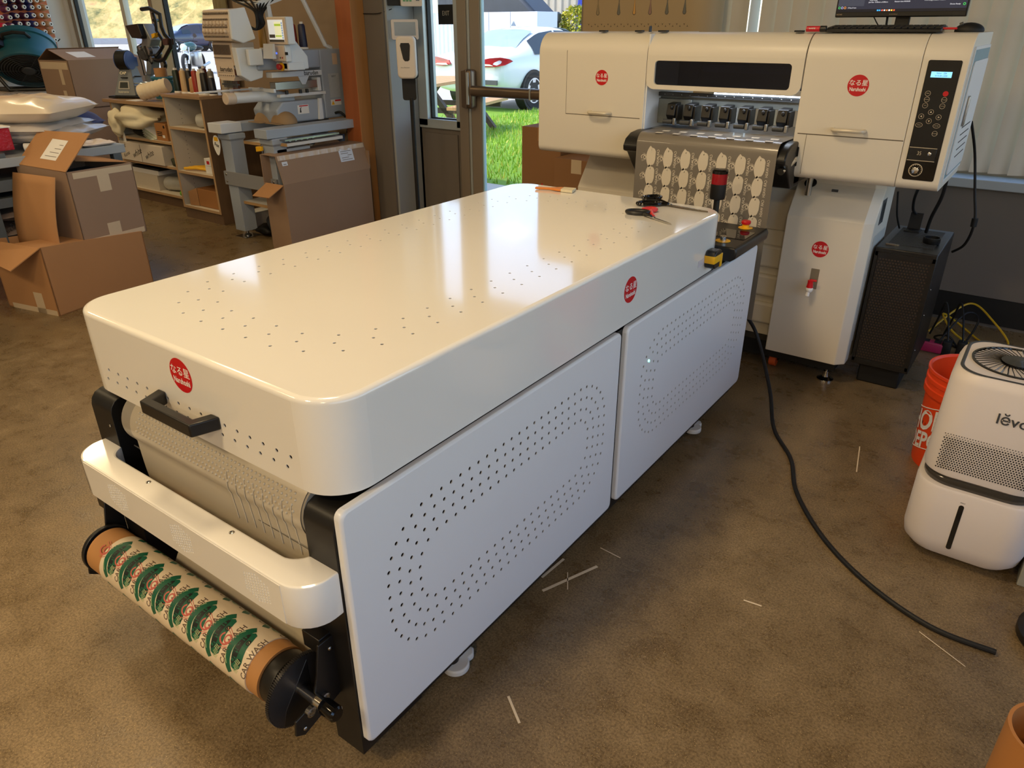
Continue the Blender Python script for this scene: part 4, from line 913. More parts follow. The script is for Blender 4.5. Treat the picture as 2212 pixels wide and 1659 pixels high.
for nm, pts, r, lb in (('a', [(-.30, 3.46, 1.09), (-.272, 3.6, .96), (-.235, 3.62, .80), (-.206, 3.6, .684), (-.22, 3.64, .58), (-.262, 3.67, .53)], .0055, 'thin black cord with a bulge hanging right of the printer end'),
                   ('b', [(-.40, 3.40, .91), (-.43, 3.45, .80), (-.44, 3.55, .72), (-.43, 3.595, .69)], .006, 'black cord curving from the printer down to the stand plate'),
                   ('c', [(-.33, 3.42, .90), (-.335, 3.46, .80), (-.36, 3.52, .70), (-.37, 3.56, .625)], .007, 'thick black cord from the printer to the filter tower grille'),
                   ('d', [(-.50, 3.46, .80), (-.49, 3.5, .70), (-.475, 3.55, .63)], .004, 'thin black cord close to the printer column side')):
    mb = MB(); mb.tube(catmull(pts, 8), r, 8)
    if nm == 'a': mb.cyl((-.207, 3.6, .70), (-.206, 3.602, .665), .012, n=12)
    solo(mb, 'hanging_cord', BLACKM, lb, 'cord', 'black cords hanging from the printer')
# bucket
ORG = pm('orange_plastic', (236, 72, 22), .35, var=.03); ORGD = pm('orange_rust', (188, 44, 18), .4, var=.1)
bx, by = -.02, 2.745
t = thing('bucket', 'orange plastic bucket with white store lettering behind the white humidifier', 'bucket', (bx, by, 0))
mb = MB(); mb.lathe([(.125, .004), (.131, .0), (.133, .01), (.143, .275), (.152, .278), (.153, .30), (.149, .303), (.149, .318), (.153, .321), (.153, .334), (.149, .337), (.150, .352), (.154, .356), (.154, .366), (.148, .366), (.143, .36), (.138, .28), (.126, .02), (0.0, .018)], (bx, by, 0), n=56, cap1=False); bk = mb.obj('bucket_shell', ORG, t)
mb = MB(); mb.lathe([(.134, .05), (.139, .17)], (bx, by, 0), n=48, cap=True); mb.obj('dark_liquid', BLACKM, t)
def bucket_xy(u, z):
    r = .1335 + (.143 - .1335) * (z - .01) / .265 + .0009; a = rad(-128) + u / r; return Vector((bx + r * math.cos(a), by + r * math.sin(a), z))
mb = MB(); me = text_mesh('HOME', .03)
b2 = bmesh.new(); b2.from_mesh(me)
for v in b2.verts: v.co = bucket_xy((v.co.x * .085 - v.co.y * 0) - .015, .185 + v.co.y * .105 + v.co.x * .03)
q = bpy.data.meshes.new('t'); b2.to_mesh(q); b2.free(); mb.mesh(q, Matrix())
b2 = bmesh.new(); b2.from_mesh(text_mesh('DEPOT', .03))
for v in b2.verts: v.co = bucket_xy((v.co.x * .066) - .02, .105 + v.co.y * .085 + v.co.x * .022)
q = bpy.data.meshes.new('t'); b2.to_mesh(q); b2.free(); mb.mesh(q, Matrix())
for a, b in (((-.15, .19), (.10, .275)), ((.10, .275), (.10, .115)), ((.10, .115), (-.15, .03))):
    for k in range(10):
        p0 = bucket_xy(a[0] + (b[0] - a[0]) * k / 10, a[1] + (b[1] - a[1]) * k / 10); p1 = bucket_xy(a[0] + (b[0] - a[0]) * (k + 1) / 10, a[1] + (b[1] - a[1]) * (k + 1) / 10); mb.tube([p0, p1], .0018, 4)
mb.obj('store_lettering', INKW, bk, smooth=0, nofix=True)
# humidifier
t = thing('humidifier', 'tall white humidifier with black round vent on top and perforated front', 'humidifier', (.06, 2.31, 0))
hx0, hx1, hy0, hy1 = -.092, .220, 2.10, 2.44
PW = pm('soft_white_plastic', (222, 212, 204), .42, var=.01)
def hr_(ins, z, r=.075): return [(x, y, z) for x, y in rrect(hx0 + ins, hx1 - ins, hy0 + ins, hy1 - ins, r, 8)]
mb = MB(); loft(mb, [hr_(.05, .018), hr_(.02, .024), hr_(.006, .045), hr_(0, .08), hr_(0, .245), hr_(.003, .252), hr_(.012, .254)]); lw = mb.obj('water_tank', PW, t)
mb = MB(); loft(mb, [hr_(.016, .252), hr_(.012, .262), hr_(.012, .276), hr_(.018, .284)]); mb.obj('joint_band', pm('smoke_band', (64, 60, 54), .15, var=.05), t)
mb = MB(); loft(mb, [hr_(.016, .282), hr_(.008, .288), hr_(.006, .30), hr_(.012, .565), hr_(.018, .585), hr_(.028, .596), hr_(.036, .5965)]); up = mb.obj('upper_body', PW, t)
mb = MB(); loft(mb, [hr_(.026, .596, .065), hr_(.032, .598, .065), hr_(.036, .596, .06)], cap0=False); mb.obj('top_panel', GREYD, up)
cxh, cyh = .064, 2.27
mb = MB(); mb.lathe([(.112, .5955), (.112, .6005), (.106, .6005), (.102, .588), (.0, .588)], (cxh, cyh, 0), n=48, cap=False); mb.lathe([(.042, .590), (.042, .604), (.0, .605)], (cxh, cyh, 0), n=32, cap0=False, cap1=False)
for k in range(40):
    a = k * math.pi / 20
    mb.tube([(cxh + r * math.cos(a + q), cyh + r * math.sin(a + q), .5995) for r, q in ((.042, 0), (.065, .16), (.088, .26), (.108, .30))], .0013, 4)
mb.obj('vent', BLACKG, up)
def hfront(x, z):  # front face of the tapering upper body
    return hy0 + .006 + .006 * max(0, (z - .30)) / .26 - .0004
mb = MB()
for r in range(17):
    for k in range(36):
        x = -.05 + .0066 * k + (r % 2) * .0033; z = .312 + .0066 * r
        if x < .19: mb.lathe([(.0022 if r < 15 else .0014, 0), (.0022 if r < 15 else .0014, .0008)], (x, hfront(x, z), z), (0, -1, 0), 6)
mb.obj('intake_holes', BLACKM, up, smooth=0)
mb = MB()
for r in range(14):
    for k in range(10): 
        y = 2.225 + .018 * k + (r % 2) * .009; z = .312 + .0068 * r; mb.box(hx0 + .004 + .006 * (z - .3) / .26, hx0 + .0075 + .006 * (z - .3) / .26, y, y + .006, z, z + .0035)
mb.obj('side_holes', pm('side_hole', (196, 180, 166), .5), up, smooth=0)
mb = MB(); text_into(mb, 'lĕvoit', frame((.10, hfront(0, .495) - .0008, .495), (1, 0, 0), (0, .02, 1)), .042, sx=1.0, bold=.012); mb.obj('maker_lettering', GREYD, up, smooth=0, nofix=True)
mb = MB(); text_into(mb, 'SUPERIOR', frame((.11, hfront(0, .572) - .0008, .572), (1, 0, 0), (0, .02, 1)), .0075); mb.obj('small_lettering', pm('faint_grey', (150, 144, 138), .5), up, smooth=0, nofix=True)
mb = MB(); mb.prism([(x, hy0 + .0004, z) for x, z in rrect(.033, .046, .062, .215, .0062, 5)], (0, -.0012, 0)); mb.obj('level_window', pm('level_black', (30, 28, 26), .15), lw, smooth=0)
mb = MB(); text_into(mb, 'MAX', frame((.040, hy0 - .0002, .223), (1, 0, 0), (0, 0, 1)), .006); mb.obj('level_lettering', GREYD, lw, smooth=0, nofix=True)
mb = MB()
for x in (-.03, .16):
    for y in (2.2, 2.42): mb.cyl((x, y, 0), (x, y, .022), .022, n=16)
mb.box(-.045, .18, 2.18, 2.44, .012, .02); mb.obj('feet', BLACKM, t)
# pale box at the frame edge, kraft tube, chair foot
mb = MB(); mb.box(.222, .50, 2.13, 2.42, 0, .075); solo(mb, 'flat_box', pm('grey_green_box', (150, 150, 140), .6, var=.03), 'pale grey flat box on the floor against the humidifier side', 'box', smooth=0, bev=.003)
mb = MB(); mb.lathe([(.075, 0), (.075, .33), (.069, .33), (.069, .002), (0, .002)], (.262, 1.235, 0), n=48, cap1=False); solo(mb, 'kraft_tube', pm('kraft_tube', (176, 118, 62), .55, var=.08, vs=14, stretch=(1, 1, .2)), 'thick open kraft cardboard tube standing at the bottom right corner', 'tube')
t = thing('stool', 'black round rubber foot at the right edge of the floor', 'stool foot', (.34, 1.93, 0))
mb = MB(); mb.lathe([(.10, 0), (.108, .01), (.108, .03), (.09, .05), (.03, .06)], (.34, 1.93, 0), n=36); mb.obj('round_base', BLACK, t)
mb = MB(); mb.cyl((.34, 1.93, .05), (.34, 1.93, .3), .02); mb.obj('stem', CHROME, t)
# cables and power strip behind the filter tower
t = thing('power_strip', 'magenta power strip on the floor beside the filter tower', 'power strip', (-.29, 3.86, 0))
mb = MB(); mb.box(-.35, -.20, 3.80, 3.86, 0.002, .05, bev=.006); mb.obj('strip_body', pm('magenta_plastic', (170, 36, 84), .4), t)
mb = MB()
for x in (-.33, -.28, -.23): mb.box(x - .015, x + .015, 3.812, 3.848, .0505, .052)
mb.obj('sockets', BLACKM, t, smooth=0)
for x, y in ((-.19, 3.80), (-.13, 3.83)):
    mb = MB(); mb.box(x - .02, x + .02, y, y + .05, .0, .07, bev=.006); mb.tube(catmull([(x, y + .02, .065), (x - .03, y + .08, .17), (x - .06, y + .16, .21), (x - .08, y + .22, .10), (x - .10, y + .25, .008)], 6), .005, 6)
    solo(mb, 'plug_adapter', BLACKM, 'black plug with cord beside the magenta power strip' if x < -.15 else 'black plug with cord nearest the humidifier, by the power strip', 'plug', 'black plugs on the floor')
mb = MB(); mb.tube(catmull([(-.30, 4.08, .008), (-.22, 4.20, .10), (-.15, 4.25, .14), (-.06, 4.20, .10), (.05, 4.1, .012), (-.05, 3.98, .008), (-.18, 4.0, .05), (-.26, 4.12, .10), (-.2, 4.22, .04), (-.08, 4.1, .008), (.02, 3.95, .008), (.12, 3.9, .008)], 8), .005, 6)
solo(mb, 'yellow_cable', pm('yellow_cable', (206, 168, 26), .5, var=.04), 'tangled yellow network cable on the floor under the baseboard', 'cable')
mb = MB(); mb.tube(catmull([(-.24, 3.9, .01), (-.16, 4.0, .16), (-.1, 4.05, .12), (-.14, 3.95, .008), (-.2, 3.92, .06), (-.26, 4.0, .008), (-.1, 3.9, .008)], 8), .005, 6); solo(mb, 'coiled_cord', BLACKM, 'black cord in loops between the filter tower and baseboard', 'cord')
# vertical blinds
t = thing('vertical_blind', 'cream vertical slat blind hanging across the window behind the printer', 'blind', (.2, 4.26, .79))
BL = pm('blind_vinyl', (206, 196, 178), .55, var=.015)
mb = MB(); mb.box(-1.70, 2.55, 4.22, 4.30, 2.86, 2.93); mb.obj('head_rail', WPANEL, t, smooth=0)
rb = random.Random(3)
for k in range(52):
    x = -1.655 + .0805 * k; a = rad(24 + rb.uniform(-5, 6)); w_ = .0445; mb = MB()
    if k in (2,): a = rad(75)
    def slat(u, v, x=x, a=a):
        s_ = (u - .5) * 2; bow = .006 * (1 - s_ * s_)
        return Vector((x + w_ * s_ * math.cos(a) + bow * math.sin(a), 4.262 + w_ * s_ * math.sin(a) - bow * math.cos(a), .785 + v * 2.08))
    mb.grid(slat, 6, 1); o = mb.obj('slat', BL, t, nofix=True)
# tool cabinet with teardrop slots
t = thing('tool_cabinet', 'tan metal cabinet with teardrop slots and rounded side behind the printer', 'cabinet', (-2.05, 4.18, 0))
TAN = pm('tan_cabinet', (170, 146, 108), .45, var=.02)
mb = MB(); loft(mb, [[(x, y, z) for x, y in [(-2.445, 4.20), (-2.445, 4.085), (-1.78, 4.085)] + [(-1.78 + .14 * math.sin(rad(q)), 4.20 - .115 * math.cos(rad(q))) for q in range(10, 91, 10)] + [(-1.64, 4.20)]] for z in (0, 1.9)]); cb_ = mb.obj('cabinet_body', TAN, t, smooth=40)
cols = [(150, 132, 96), (110, 108, 98), (206, 156, 84), (148, 116, 104), (110, 108, 98), (106, 106, 100)]
for k, (x, c) in enumerate(zip((-2.348, -2.213, -2.115, -2.018, -1.918, -1.815), cols)):
    def drop(s, d):
        return [(x + s * .011 * math.cos(rad(q)), 4.0848 - d, 1.496 + s * .013 * math.sin(rad(q))) for q in range(150, 391, 20)] + [(x + s * .003, 4.0848 - d, 1.545), (x + s * .0025, 4.0848 - d, 1.62), (x - s * .0025, 4.0848 - d, 1.62), (x - s * .003, 4.0848 - d, 1.545)]
    mb = MB(); mb.face(drop(1.0, 0)); mb.mi = 1; mb.face(drop(.72, .0004)); mb.obj('teardrop_slot', [pm('slot_edge', (84, 76, 62), .6), pm('slot_fill_%d' % k, c, .4)], cb_, smooth=0)
mb = MB()
for k in range(15):
    for (dx, z, up_) in ((0, 1.437, -1), (.019, 1.427, 1)):
        x = -2.405 + .0425 * k + dx
        for a in (90 * up_, 90 * up_ + 120, 90 * up_ + 240):
            p = (x + .0075 * math.cos(rad(a)), z + .0075 * math.sin(rad(a))); n = (-math.sin(rad(a)) * .0014, math.cos(rad(a)) * .0014)
            mb.face([(x + n[0], 4.0846, z + n[1]), (p[0], 4.0846, p[1]), (x - n[0], 4.0846, z - n[1])])
mb.obj('vent_marks', BLACKM, cb_, smooth=0, nofix=True)
# cardboard boxes by the door, behind the printer
for nm, (x0, x1, y0, y1, z0, z1), lb in (('a', (-2.75, -2.46, 3.90, 4.25, 0, .87), 'dark brown cardboard box with a red arrow standing by the door'), ('b', (-2.44, -1.95, 3.80, 4.02, 0, .72), 'dark brown cardboard box under the left end of the printer')):
    t = thing('cardboard_box', lb, 'box', ((x0 + x1) / 2, (y0 + y1) / 2, z0), group='boxes behind the printer')
    mb = MB(); mb.box(x0, x1, y0, y1, z0, z1); bo = mb.obj('carton', CARDD, t, smooth=0, bev=.003)
    mb = MB(); mb.box(x0 + .12, x0 + .19, y0 - .0008, y0, z1 - .08, z1); mb.box(x0, x1, y0 - .0006, y0, z1 - .36, z1 - .358); mb.obj('packing_tape', TAPE if nm == 'b' else CARD, bo, smooth=0)
    if nm == 'a':
        mb = MB(); mb.face([(x0 + .15, y0 - .001, .46), (x0 + .165, y0 - .001, .46), (x0 + .165, y0 - .001, .51), (x0 + .15, y0 - .001, .51)]); mb.face([(x0 + .14, y0 - .001, .51), (x0 + .175, y0 - .001, .51), (x0 + .1575, y0 - .001, .54)]); mb.obj('red_arrow', RED, bo, smooth=0)
# hand sanitiser on a stand
t = thing('sanitizer_stand', 'white hand sanitizer dispenser on a black floor stand left of the door', 'dispenser', (-3.60, 3.84, 0))
ang = rad(38); Ms = Matrix.Translation((-3.60, 3.80, 0)) @ Matrix.Rotation(ang, 4, 'Z')
mb = MB(); mb.prism([(x, -.0 - .05, z) for x, z in rrect(-.062, .062, 1.122, 1.375, .03, 5)], (0, .09, 0), Ms); dsp = mb.obj('dispenser_body', pm('dispenser_white', (226, 214, 200), .35, var=.01), t, bev=.012, seg=3)
mb = MB(); mb.prism([(x, -.0512, z) for x, z in ((-.03, 1.335), (.022, 1.335), (.028, 1.32), (.02, 1.235), (.01, 1.228), (-.01, 1.228), (-.02, 1.24), (-.036, 1.32))], (0, -.0015, 0), Ms); mb.obj('viewing_window', BLACKG, dsp)
mb = MB(); mb.prism([(x, .041, z) for x, z in rrect(-.066, .066, 1.118, 1.37, .02, 4)], (0, .012, 0), Ms); mb.obj('back_plate', GREYD, dsp)
mb = MB(); mb.prism([(x, .02, z) for x, z in rrect(-.045, .045, .985, 1.14, .016, 4)], (0, .012, 0), Ms); mb.obj('stand_plate', BLACKM, t)
mb = MB(); mb.cyl(Ms @ Vector((.012, .03, .02)), Ms @ Vector((.012, .03, 1.0)), .0145, n=18); mb.obj('stand_pole', BLACKM, t)
mb = MB(); mb.cyl(Ms @ Vector((.012, .03, 0)), Ms @ Vector((.012, .03, .02)), .15, n=40); mb.obj('stand_base', BLACKM, t, bev=.004)
mb = MB(); text_into(mb, 'Auto Dispenser', Ms @ frame((-.01, -.0512, 1.19), (1, 0, 0), (0, 0, 1)), .009); mb.obj('small_lettering', GREYD, dsp, smooth=0, nofix=True)
# wall screen and keypad on the grey pier
t = thing('wall_screen', 'small white wall screen above the sanitizer dispenser', 'screen', (-4.0, 4.18, 1.36))
Mw = Matrix.Translation((-4.012, 4.10, 0)) @ Matrix.Rotation(rad(52), 4, 'Z')
mb = MB(); mb.prism([(x, -.012, z) for x, z in rrect(-.005, .185, 1.345, 1.475, .012, 4)], (0, .024, 0), Mw); ws = mb.obj('screen_case', PW, t, bev=.003)
mb = MB(); mb.prism([(x, -.0125, z) for x, z in rrect(.015, .165, 1.372, 1.458, .003, 2)], (0, -.001, 0), Mw); mb.obj('screen', pm('grey_lcd', (150, 158, 166), .15, var=.05), ws, smooth=0)
t = thing('alarm_keypad', 'white alarm keypad with green keys on a black mount at the pier top', 'keypad', (-4.0, 4.2, 1.55))
mb = MB(); mb.prism([(x, .0, z) for x, z in rrect(-.02, .09, 1.56, 1.75, .006, 3)], (0, .04, 0), Mw); mb.obj('mount', BLACKM, t)
mb = MB(); mb.prism([(x, -.03, z) for x, z in rrect(.07, .22, 1.555, 1.75, .012, 4)], (0, .03, 0), Mw); kp = mb.obj('keypad_case', pm('dispenser_white', (226, 214, 200), .35), t, bev=.003)
for r in range(4):
    for k in range(3):
        mb = MB(); mb.prism([(x, -.0305, z) for x, z in rrect(.085 + .022 * k, .101 + .022 * k, 1.585 + .022 * r, 1.6 + .022 * r, .003, 2)], (0, -.003, 0), Mw); mb.obj('key', pm('key_green', (110, 168, 120), .5), kp, smooth=0)
mb = MB(); mb.prism([(x, -.0305, z) for x, z in rrect(.175, .20, 1.59, 1.72, .003, 2)], (0, -.002, 0), Mw); mb.obj('keypad_window', BLACKG, kp, smooth=0)
mb = MB(); mb.tube(catmull([(-4.34, 4.055, 1.515), (-4.2, 4.05, 1.512), (-4.08, 4.05, 1.513), (-4.02, 4.12, 1.54)], 6), .003, 6); solo(mb, 'thin_wire', BLACKM, 'thin black wire running across the pier to the keypad', 'wire')
# exit sign on the sidelight glass
t = thing('exit_sign', 'black square EXIT sign stuck on the sidelight glass', 'sign', (-3.77, 4.4, 1.46))
mb = MB(); mb.box(-3.838, -3.695, YB + .05, YB + .056, 1.442, 1.568); sg = mb.obj('sign_plate', BLACKM, t, smooth=0)
mb = MB(); text_into(mb, 'EXIT', frame((-3.766, YB + .0495, 1.512), (1, 0, 0), (0, 0, 1)), .042, sx=.78); mb.obj('lettering', pm('sign_grey', (176, 170, 160), .5), sg, smooth=0, nofix=True)
# film offcuts on the floor
def fl(px, py):
    d = rays(px, py); k = -CAM_H / d.z; return Vector((d.x * k, d.y * k, .0012))
OFF = pm('offcut_film', (224, 206, 176), .4, var=.03)
for i, (a, b, w_, lb) in enumerate((((1172, 1277), (1290, 1224), .009, 'widest pale film strip half under the dryer edge'), ((1226, 1237), (1226, 1274), .003, 'short pale film strip crossing the widest strip'), ((1297, 1184), (1340, 1206), .003, 'thin pale film strip beyond the widest strip'), ((1606, 1297), (1645, 1310), .005, 'short pale film strip alone on the open floor'), ((1985, 1365), (2085, 1441), .0025, 'long hair-thin film strip in front of the humidifier'), ((1098, 1505), (1122, 1563), .006, 'pale film strip nearest the camera'), ((1170, 1248), (1218, 1208), .008, 'shaded film strip beside the dryer edge'), ((1850, 1020), (1857, 965), .004, 'pale film strip under the black cable'))):
    p, q = fl(*a), fl(*b); d = (q - p).normalized(); n = Vector((-d.y, d.x, 0)) * w_ / 2; mb = MB(); mb.prism([p + n, p - n, q - n, q + n], (0, 0, .0006)); solo(mb, 'film_strip', OFF, lb + ' on the floor' if 'floor' not in lb else lb, 'strip', 'film offcuts on the floor', smooth=0)
for i, (px, py) in enumerate(((1382, 1277), (1330, 1485), (1205, 1562), (1301, 1540), (543, 1492), (86, 867), (82, 970))):
    p = fl(px, py); mb = MB(); mb.ball(p + Vector((0, 0, .002)), .006, sz=.4, sx=.5 + .2 * (i % 3), u=6, v=4)
# ================================================================ left side of the room
def Pz(px, py, z):
    d = rays(px, py); k = (z - CAM_H) / d.z; return Vector((d.x * k, d.y * k, z))
def Px(px, py, X):
    d = rays(px, py); k = X / d.x; return Vector((X, d.y * k, CAM_H + d.z * k))
def Py(px, py, Y):
    d = rays(px, py); k = Y / d.y; return Vector((d.x * k, Y, CAM_H + d.z * k))
# ---- stone counter along the left wall
t = thing('stone_counter', 'pale speckled stone counter on grey cabinets along the left wall', 'counter', (-8.8, 2.2, 0))
stone = bpy.data.materials.new('speckled_stone'); stone.use_nodes = True; n = stone.node_tree; b = n.nodes['Principled BSDF']; b.inputs['Roughness'].default_value = .35
tc = n.nodes.new('ShaderNodeTexCoord'); vz = n.nodes.new('ShaderNodeTexNoise'); vz.inputs['Scale'].default_value = 90; vz.inputs['Detail'].default_value = 2; n.links.new(tc.outputs['Object'], vz.inputs['Vector'])
r_ = n.nodes.new('ShaderNodeValToRGB'); r_.color_ramp.elements[0].position = .34; r_.color_ramp.elements[0].color = (*srgb((132, 120, 104)), 1); r_.color_ramp.elements[1].position = .44; r_.color_ramp.elements[1].color = (*srgb((214, 204, 186)), 1); n.links.new(vz.outputs['Fac'], r_.inputs[0]); n.links.new(r_.outputs[0], b.inputs['Base Color'])
mb = MB(); mb.box(-9.19, -8.36, -1, 4.3, .80, .845); mb.obj('worktop', stone, t, smooth=0, bev=.004)
mb = MB(); mb.box(-9.19, -8.44, -1, 4.3, .0, .80); mb.mi = 1
for y in (1.7, 2.5, 3.3, 4.1): mb.box(-8.441, -8.438, y, y + .006, .1, .78)
mb.obj('base_cabinet', [pm('cabinet_grey', (112, 118, 120), .5, var=.03), BLACKM], t, smooth=0)
# ---- pegboard with thread cones
t = thing('pegboard', 'orange perforated pegboard on the left wall holding thread cones', 'pegboard', (-9.18, 3.3, 1.1))
mb = MB(); mb.box(-9.198, -9.185, 2.4, 4.18, 1.02, 2.6); pb = mb.obj('board', pm('orange_board', (206, 112, 66), .6, var=.06, vs=6), t, smooth=0)
mb = MB()
for r in range(7):
    for k in range(26): mb.box(-9.1855, -9.1845, 2.7 + .056 * k, 2.708 + .056 * k, 1.29 + .112 * r, 1.299 + .112 * r)
mb.obj('peg_holes', BLACKM, pb, smooth=0)
mb = MB(); mb.tube([(-9.18, 4.15, 1.31), (-9.1, 4.16, 1.3), (-9.07, 4.17, 1.32)], .005, 6); mb.obj('peg', BLACKM, t)
CONE_COL = {'pink': (224, 46, 92), 'purple': (110, 62, 112), 'navy': (48, 42, 84), 'plum': (74, 36, 70), 'blue': (62, 72, 140), 'orange': (216, 146, 92), 'beige': (206, 172, 136)}
CONEPROF = [(.028, 0), (.034, .004), (.034, .012), (.031, .014), (.030, .02), (.026, .098), (.021, .106)]
def peg_cone():
    t = thing('thread_cone', 'x', 'thread', (0, 0, 0)); mb = MB(); mb.lathe(CONEPROF, n=18); mb.obj('thread_winding', pm('thread_pink', CONE_COL['pink'], .45, var=.08, vs=90, stretch=(.2, .2, 4)), t)
    mb = MB(); mb.lathe([(.021, .105), (.018, .122), (.013, .124), (.009, .123), (.009, .108)], n=16, cap=False); mb.obj('cone_tip', pm('cone_white', (226, 222, 216), .5), t)
    mb = MB(); mb.lathe([(.009, .118), (0, .118)], n=12, cap=False); mb.obj('cone_bore', BLACKM, t); return t
proto = peg_cone(); first = True
def put_cone(p, rot, label, group, color, cname):
    global first
    if first: o = proto; first = False; o['label'] = label; o['group'] = group
    else: o = dup(proto, p, 0, label, group)
    o.location = p; o.rotation_euler = rot
    for c in o.children:
        if c.name.startswith('thread_winding'):
            c.data = c.data.copy(); c.data.materials[0] = pm('thread_' + cname, color, .45, var=.08, vs=90, stretch=(.2, .2, 4))
    return o
rowy = [(('purple', 11, 3), ('navy', 29, 0), ('plum', 49, 1), ('blue', 66, 2), ('orange', 80, 1), ('beige', 95, -2)),
        (('purple', 18, 19.5), ('navy', 33.6, 15), ('plum', 53, 15), ('blue', 70.5, 15.7), ('orange', 85, 15), ('beige', 102, 16)),
        (('pink', 4, 37), ('purple', 23, 37.5), ('navy', 38, 34), ('plum', 58, 34), ('blue', 74, 33), ('orange', 90.5, 33), ('beige', 106, 34)),
        (('pink', 11, 56), ('purple', 28.8, 56), ('navy', 44.5, 51.5), ('plum', 62, 51.5), ('blue', 79, 51.5), ('orange', 94.4, 51), ('beige', 111, 52)),
        (('pink', 18, 73), ('purple', 35, 72), ('plum', 66.7, 69.5), ('blue', 84, 69), ('orange', 99, 68.5), ('beige', 116, 68)),
        (('orange', 105, 86), ('beige', 121, 86))]
rn = ('topmost', 'second', 'third', 'fourth', 'fifth', 'lowest')
for r, row in enumerate(rowy):
    for cn, px, py in row:
        e = Px(px, py, -9.06); put_cone((-9.184, e.y, e.z), (0, rad(90), 0), '%s thread cone on the pegboard in the %s row from the top' % (cn if cn not in ('navy', 'blue') else ('dark navy' if cn == 'navy' else 'bright blue'), rn[r]), 'thread cones on the pegboard', CONE_COL[cn], cn)
for k, (px, py, sc) in enumerate(((4.5, 104.5, 1), (12, 123, 1), (18, 141, 1), (19.5, 160, 1), (17, 101, 1), (24, 122, 1), (40, 163, 1))):
    e = Px(px, py, -9.06); o = put_cone((-9.184, e.y, e.z), (0, rad(90), 0), 'yellow thread cone left of the teal fan, %s' % ('at the top', 'second down', 'third down', 'lowest', 'upper one behind the fan edge', 'lower one behind the fan edge', 'half hidden under the fan drum')[k], 'yellow cones on the pegboard', (232, 186, 40), 'yellow'); o.scale = (1.35, 1.35, 1.1)
# ---- teal drum fan on the counter
fc = Vector((-8.72, 3.64, 1.165)); ax = Vector((.52, -.30, -.80)).normalized()
t = thing('drum_fan', 'big teal drum fan tilted downwards on a black stand on the stone counter', 'fan', (-8.75, 3.64, .845))
TEAL = pm('fan_teal', (24, 84, 98), .45, var=.05)
mb = MB(); mb.lathe([(.265, -.16), (.285, -.15), (.29, -.10), (.275, -.09), (.262, .02), (.275, .07), (.285, .12), (.28, .155), (.265, .16), (.255, .14), (.255, -.14)], fc, ax, 48, cap=False); dr = mb.obj('fan_drum', TEAL, t)
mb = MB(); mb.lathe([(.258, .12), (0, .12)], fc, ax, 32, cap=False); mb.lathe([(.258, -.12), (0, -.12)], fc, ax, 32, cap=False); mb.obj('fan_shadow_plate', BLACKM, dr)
mb = MB(); e1 = ax.cross(Vector((0, 0, 1))).normalized(); e2 = ax.cross(e1)
for r in [.04 + .024 * k for k in range(10)]: mb.tube([fc + ax * .158 + (e1 * math.cos(q * .2618) + e2 * math.sin(q * .2618)) * r for q in range(24)], .0028, 4, closed=True)
for q in range(6): d_ = e1 * math.cos(q * 1.047) + e2 * math.sin(q * 1.047); mb.tube([fc + ax * .158 + d_ * .05, fc + ax * .155 + d_ * .27], .003, 4)
mb.lathe([(.06, .155), (.055, .168), (0, .17)], fc, ax, 24, cap=False); mb.obj('grille', GREYD, dr)
mb = MB()
pt = lambda a, z, r=.285: fc + ax * z + (e1 * math.cos(rad(a)) + e2 * math.sin(rad(a))) * r
for a in (40, 140): pass
mb.tube([pt(250, -.03, .28), pt(258, -.03, .33), pt(275, -.03, .34), pt(292, -.03, .33), pt(300, -.03, .28)], .016, 8); mb.obj('fan_handle', BLACKM, dr)
mb = MB(); mb.prism([pt(300, -.08, .272), pt(330, -.08, .272), pt(330, .05, .272), pt(300, .05, .272)], (pt(315, 0, .31) - pt(315, 0, .27))); fb_ = mb.obj('switch_box', BLACK, dr)
mb = MB(); c_ = pt(315, -.015, .312); mb.lathe([(.028, 0), (.024, .02), (0, .02)], c_, c_ - pt(315, -.015, .2), 18); mb.obj('speed_knob', INKW, fb_)
mb = MB(); base = .862
lf, rt_ = fc - e1 * .30, fc + e1 * .30
if lf.y > rt_.y: lf, rt_ = rt_, lf
mb.tube(catmull([lf, lf + Vector((.02, -.02, -.12)), Vector((lf.x + .06, lf.y + .02, base + .06)), Vector((lf.x + .08, lf.y + .05, base))], 6), .018, 8); mb.tube(catmull([rt_, rt_ + Vector((.02, .02, -.12)), Vector((rt_.x + .06, rt_.y - .02, base + .06)), Vector((rt_.x + .06, rt_.y - .05, base))], 6), .018, 8)
mb.tube([Vector((lf.x + .08, lf.y + .05, base)), Vector((rt_.x + .06, rt_.y - .05, base))], .018, 8); mb.tube([Vector((lf.x + .08, lf.y + .05, base)), Vector((lf.x - .25, lf.y + .05, base)), Vector((rt_.x - .25, rt_.y - .05, base)), Vector((rt_.x + .06, rt_.y - .05, base))], .018, 8); mb.obj('fan_stand', BLACK, t)
mb = MB(); mb.cyl((-9.0, 3.86, .845), (-9.0, 3.86, 1.10), .04, n=18); solo(mb, 'white_tube', PW, 'short white pipe standing on the counter behind the fan', 'pipe')
mb = MB(); mb.tube(catmull([(-8.62, 3.92, .852), (-8.45, 3.74, .855), (-8.355, 3.66, .84), (-8.345, 3.63, .70), (-8.345, 3.62, .45)], 6), .009, 6); solo(mb, 'fan_cord', BLACKM, 'black cord hanging over the counter edge below the fan', 'cord')
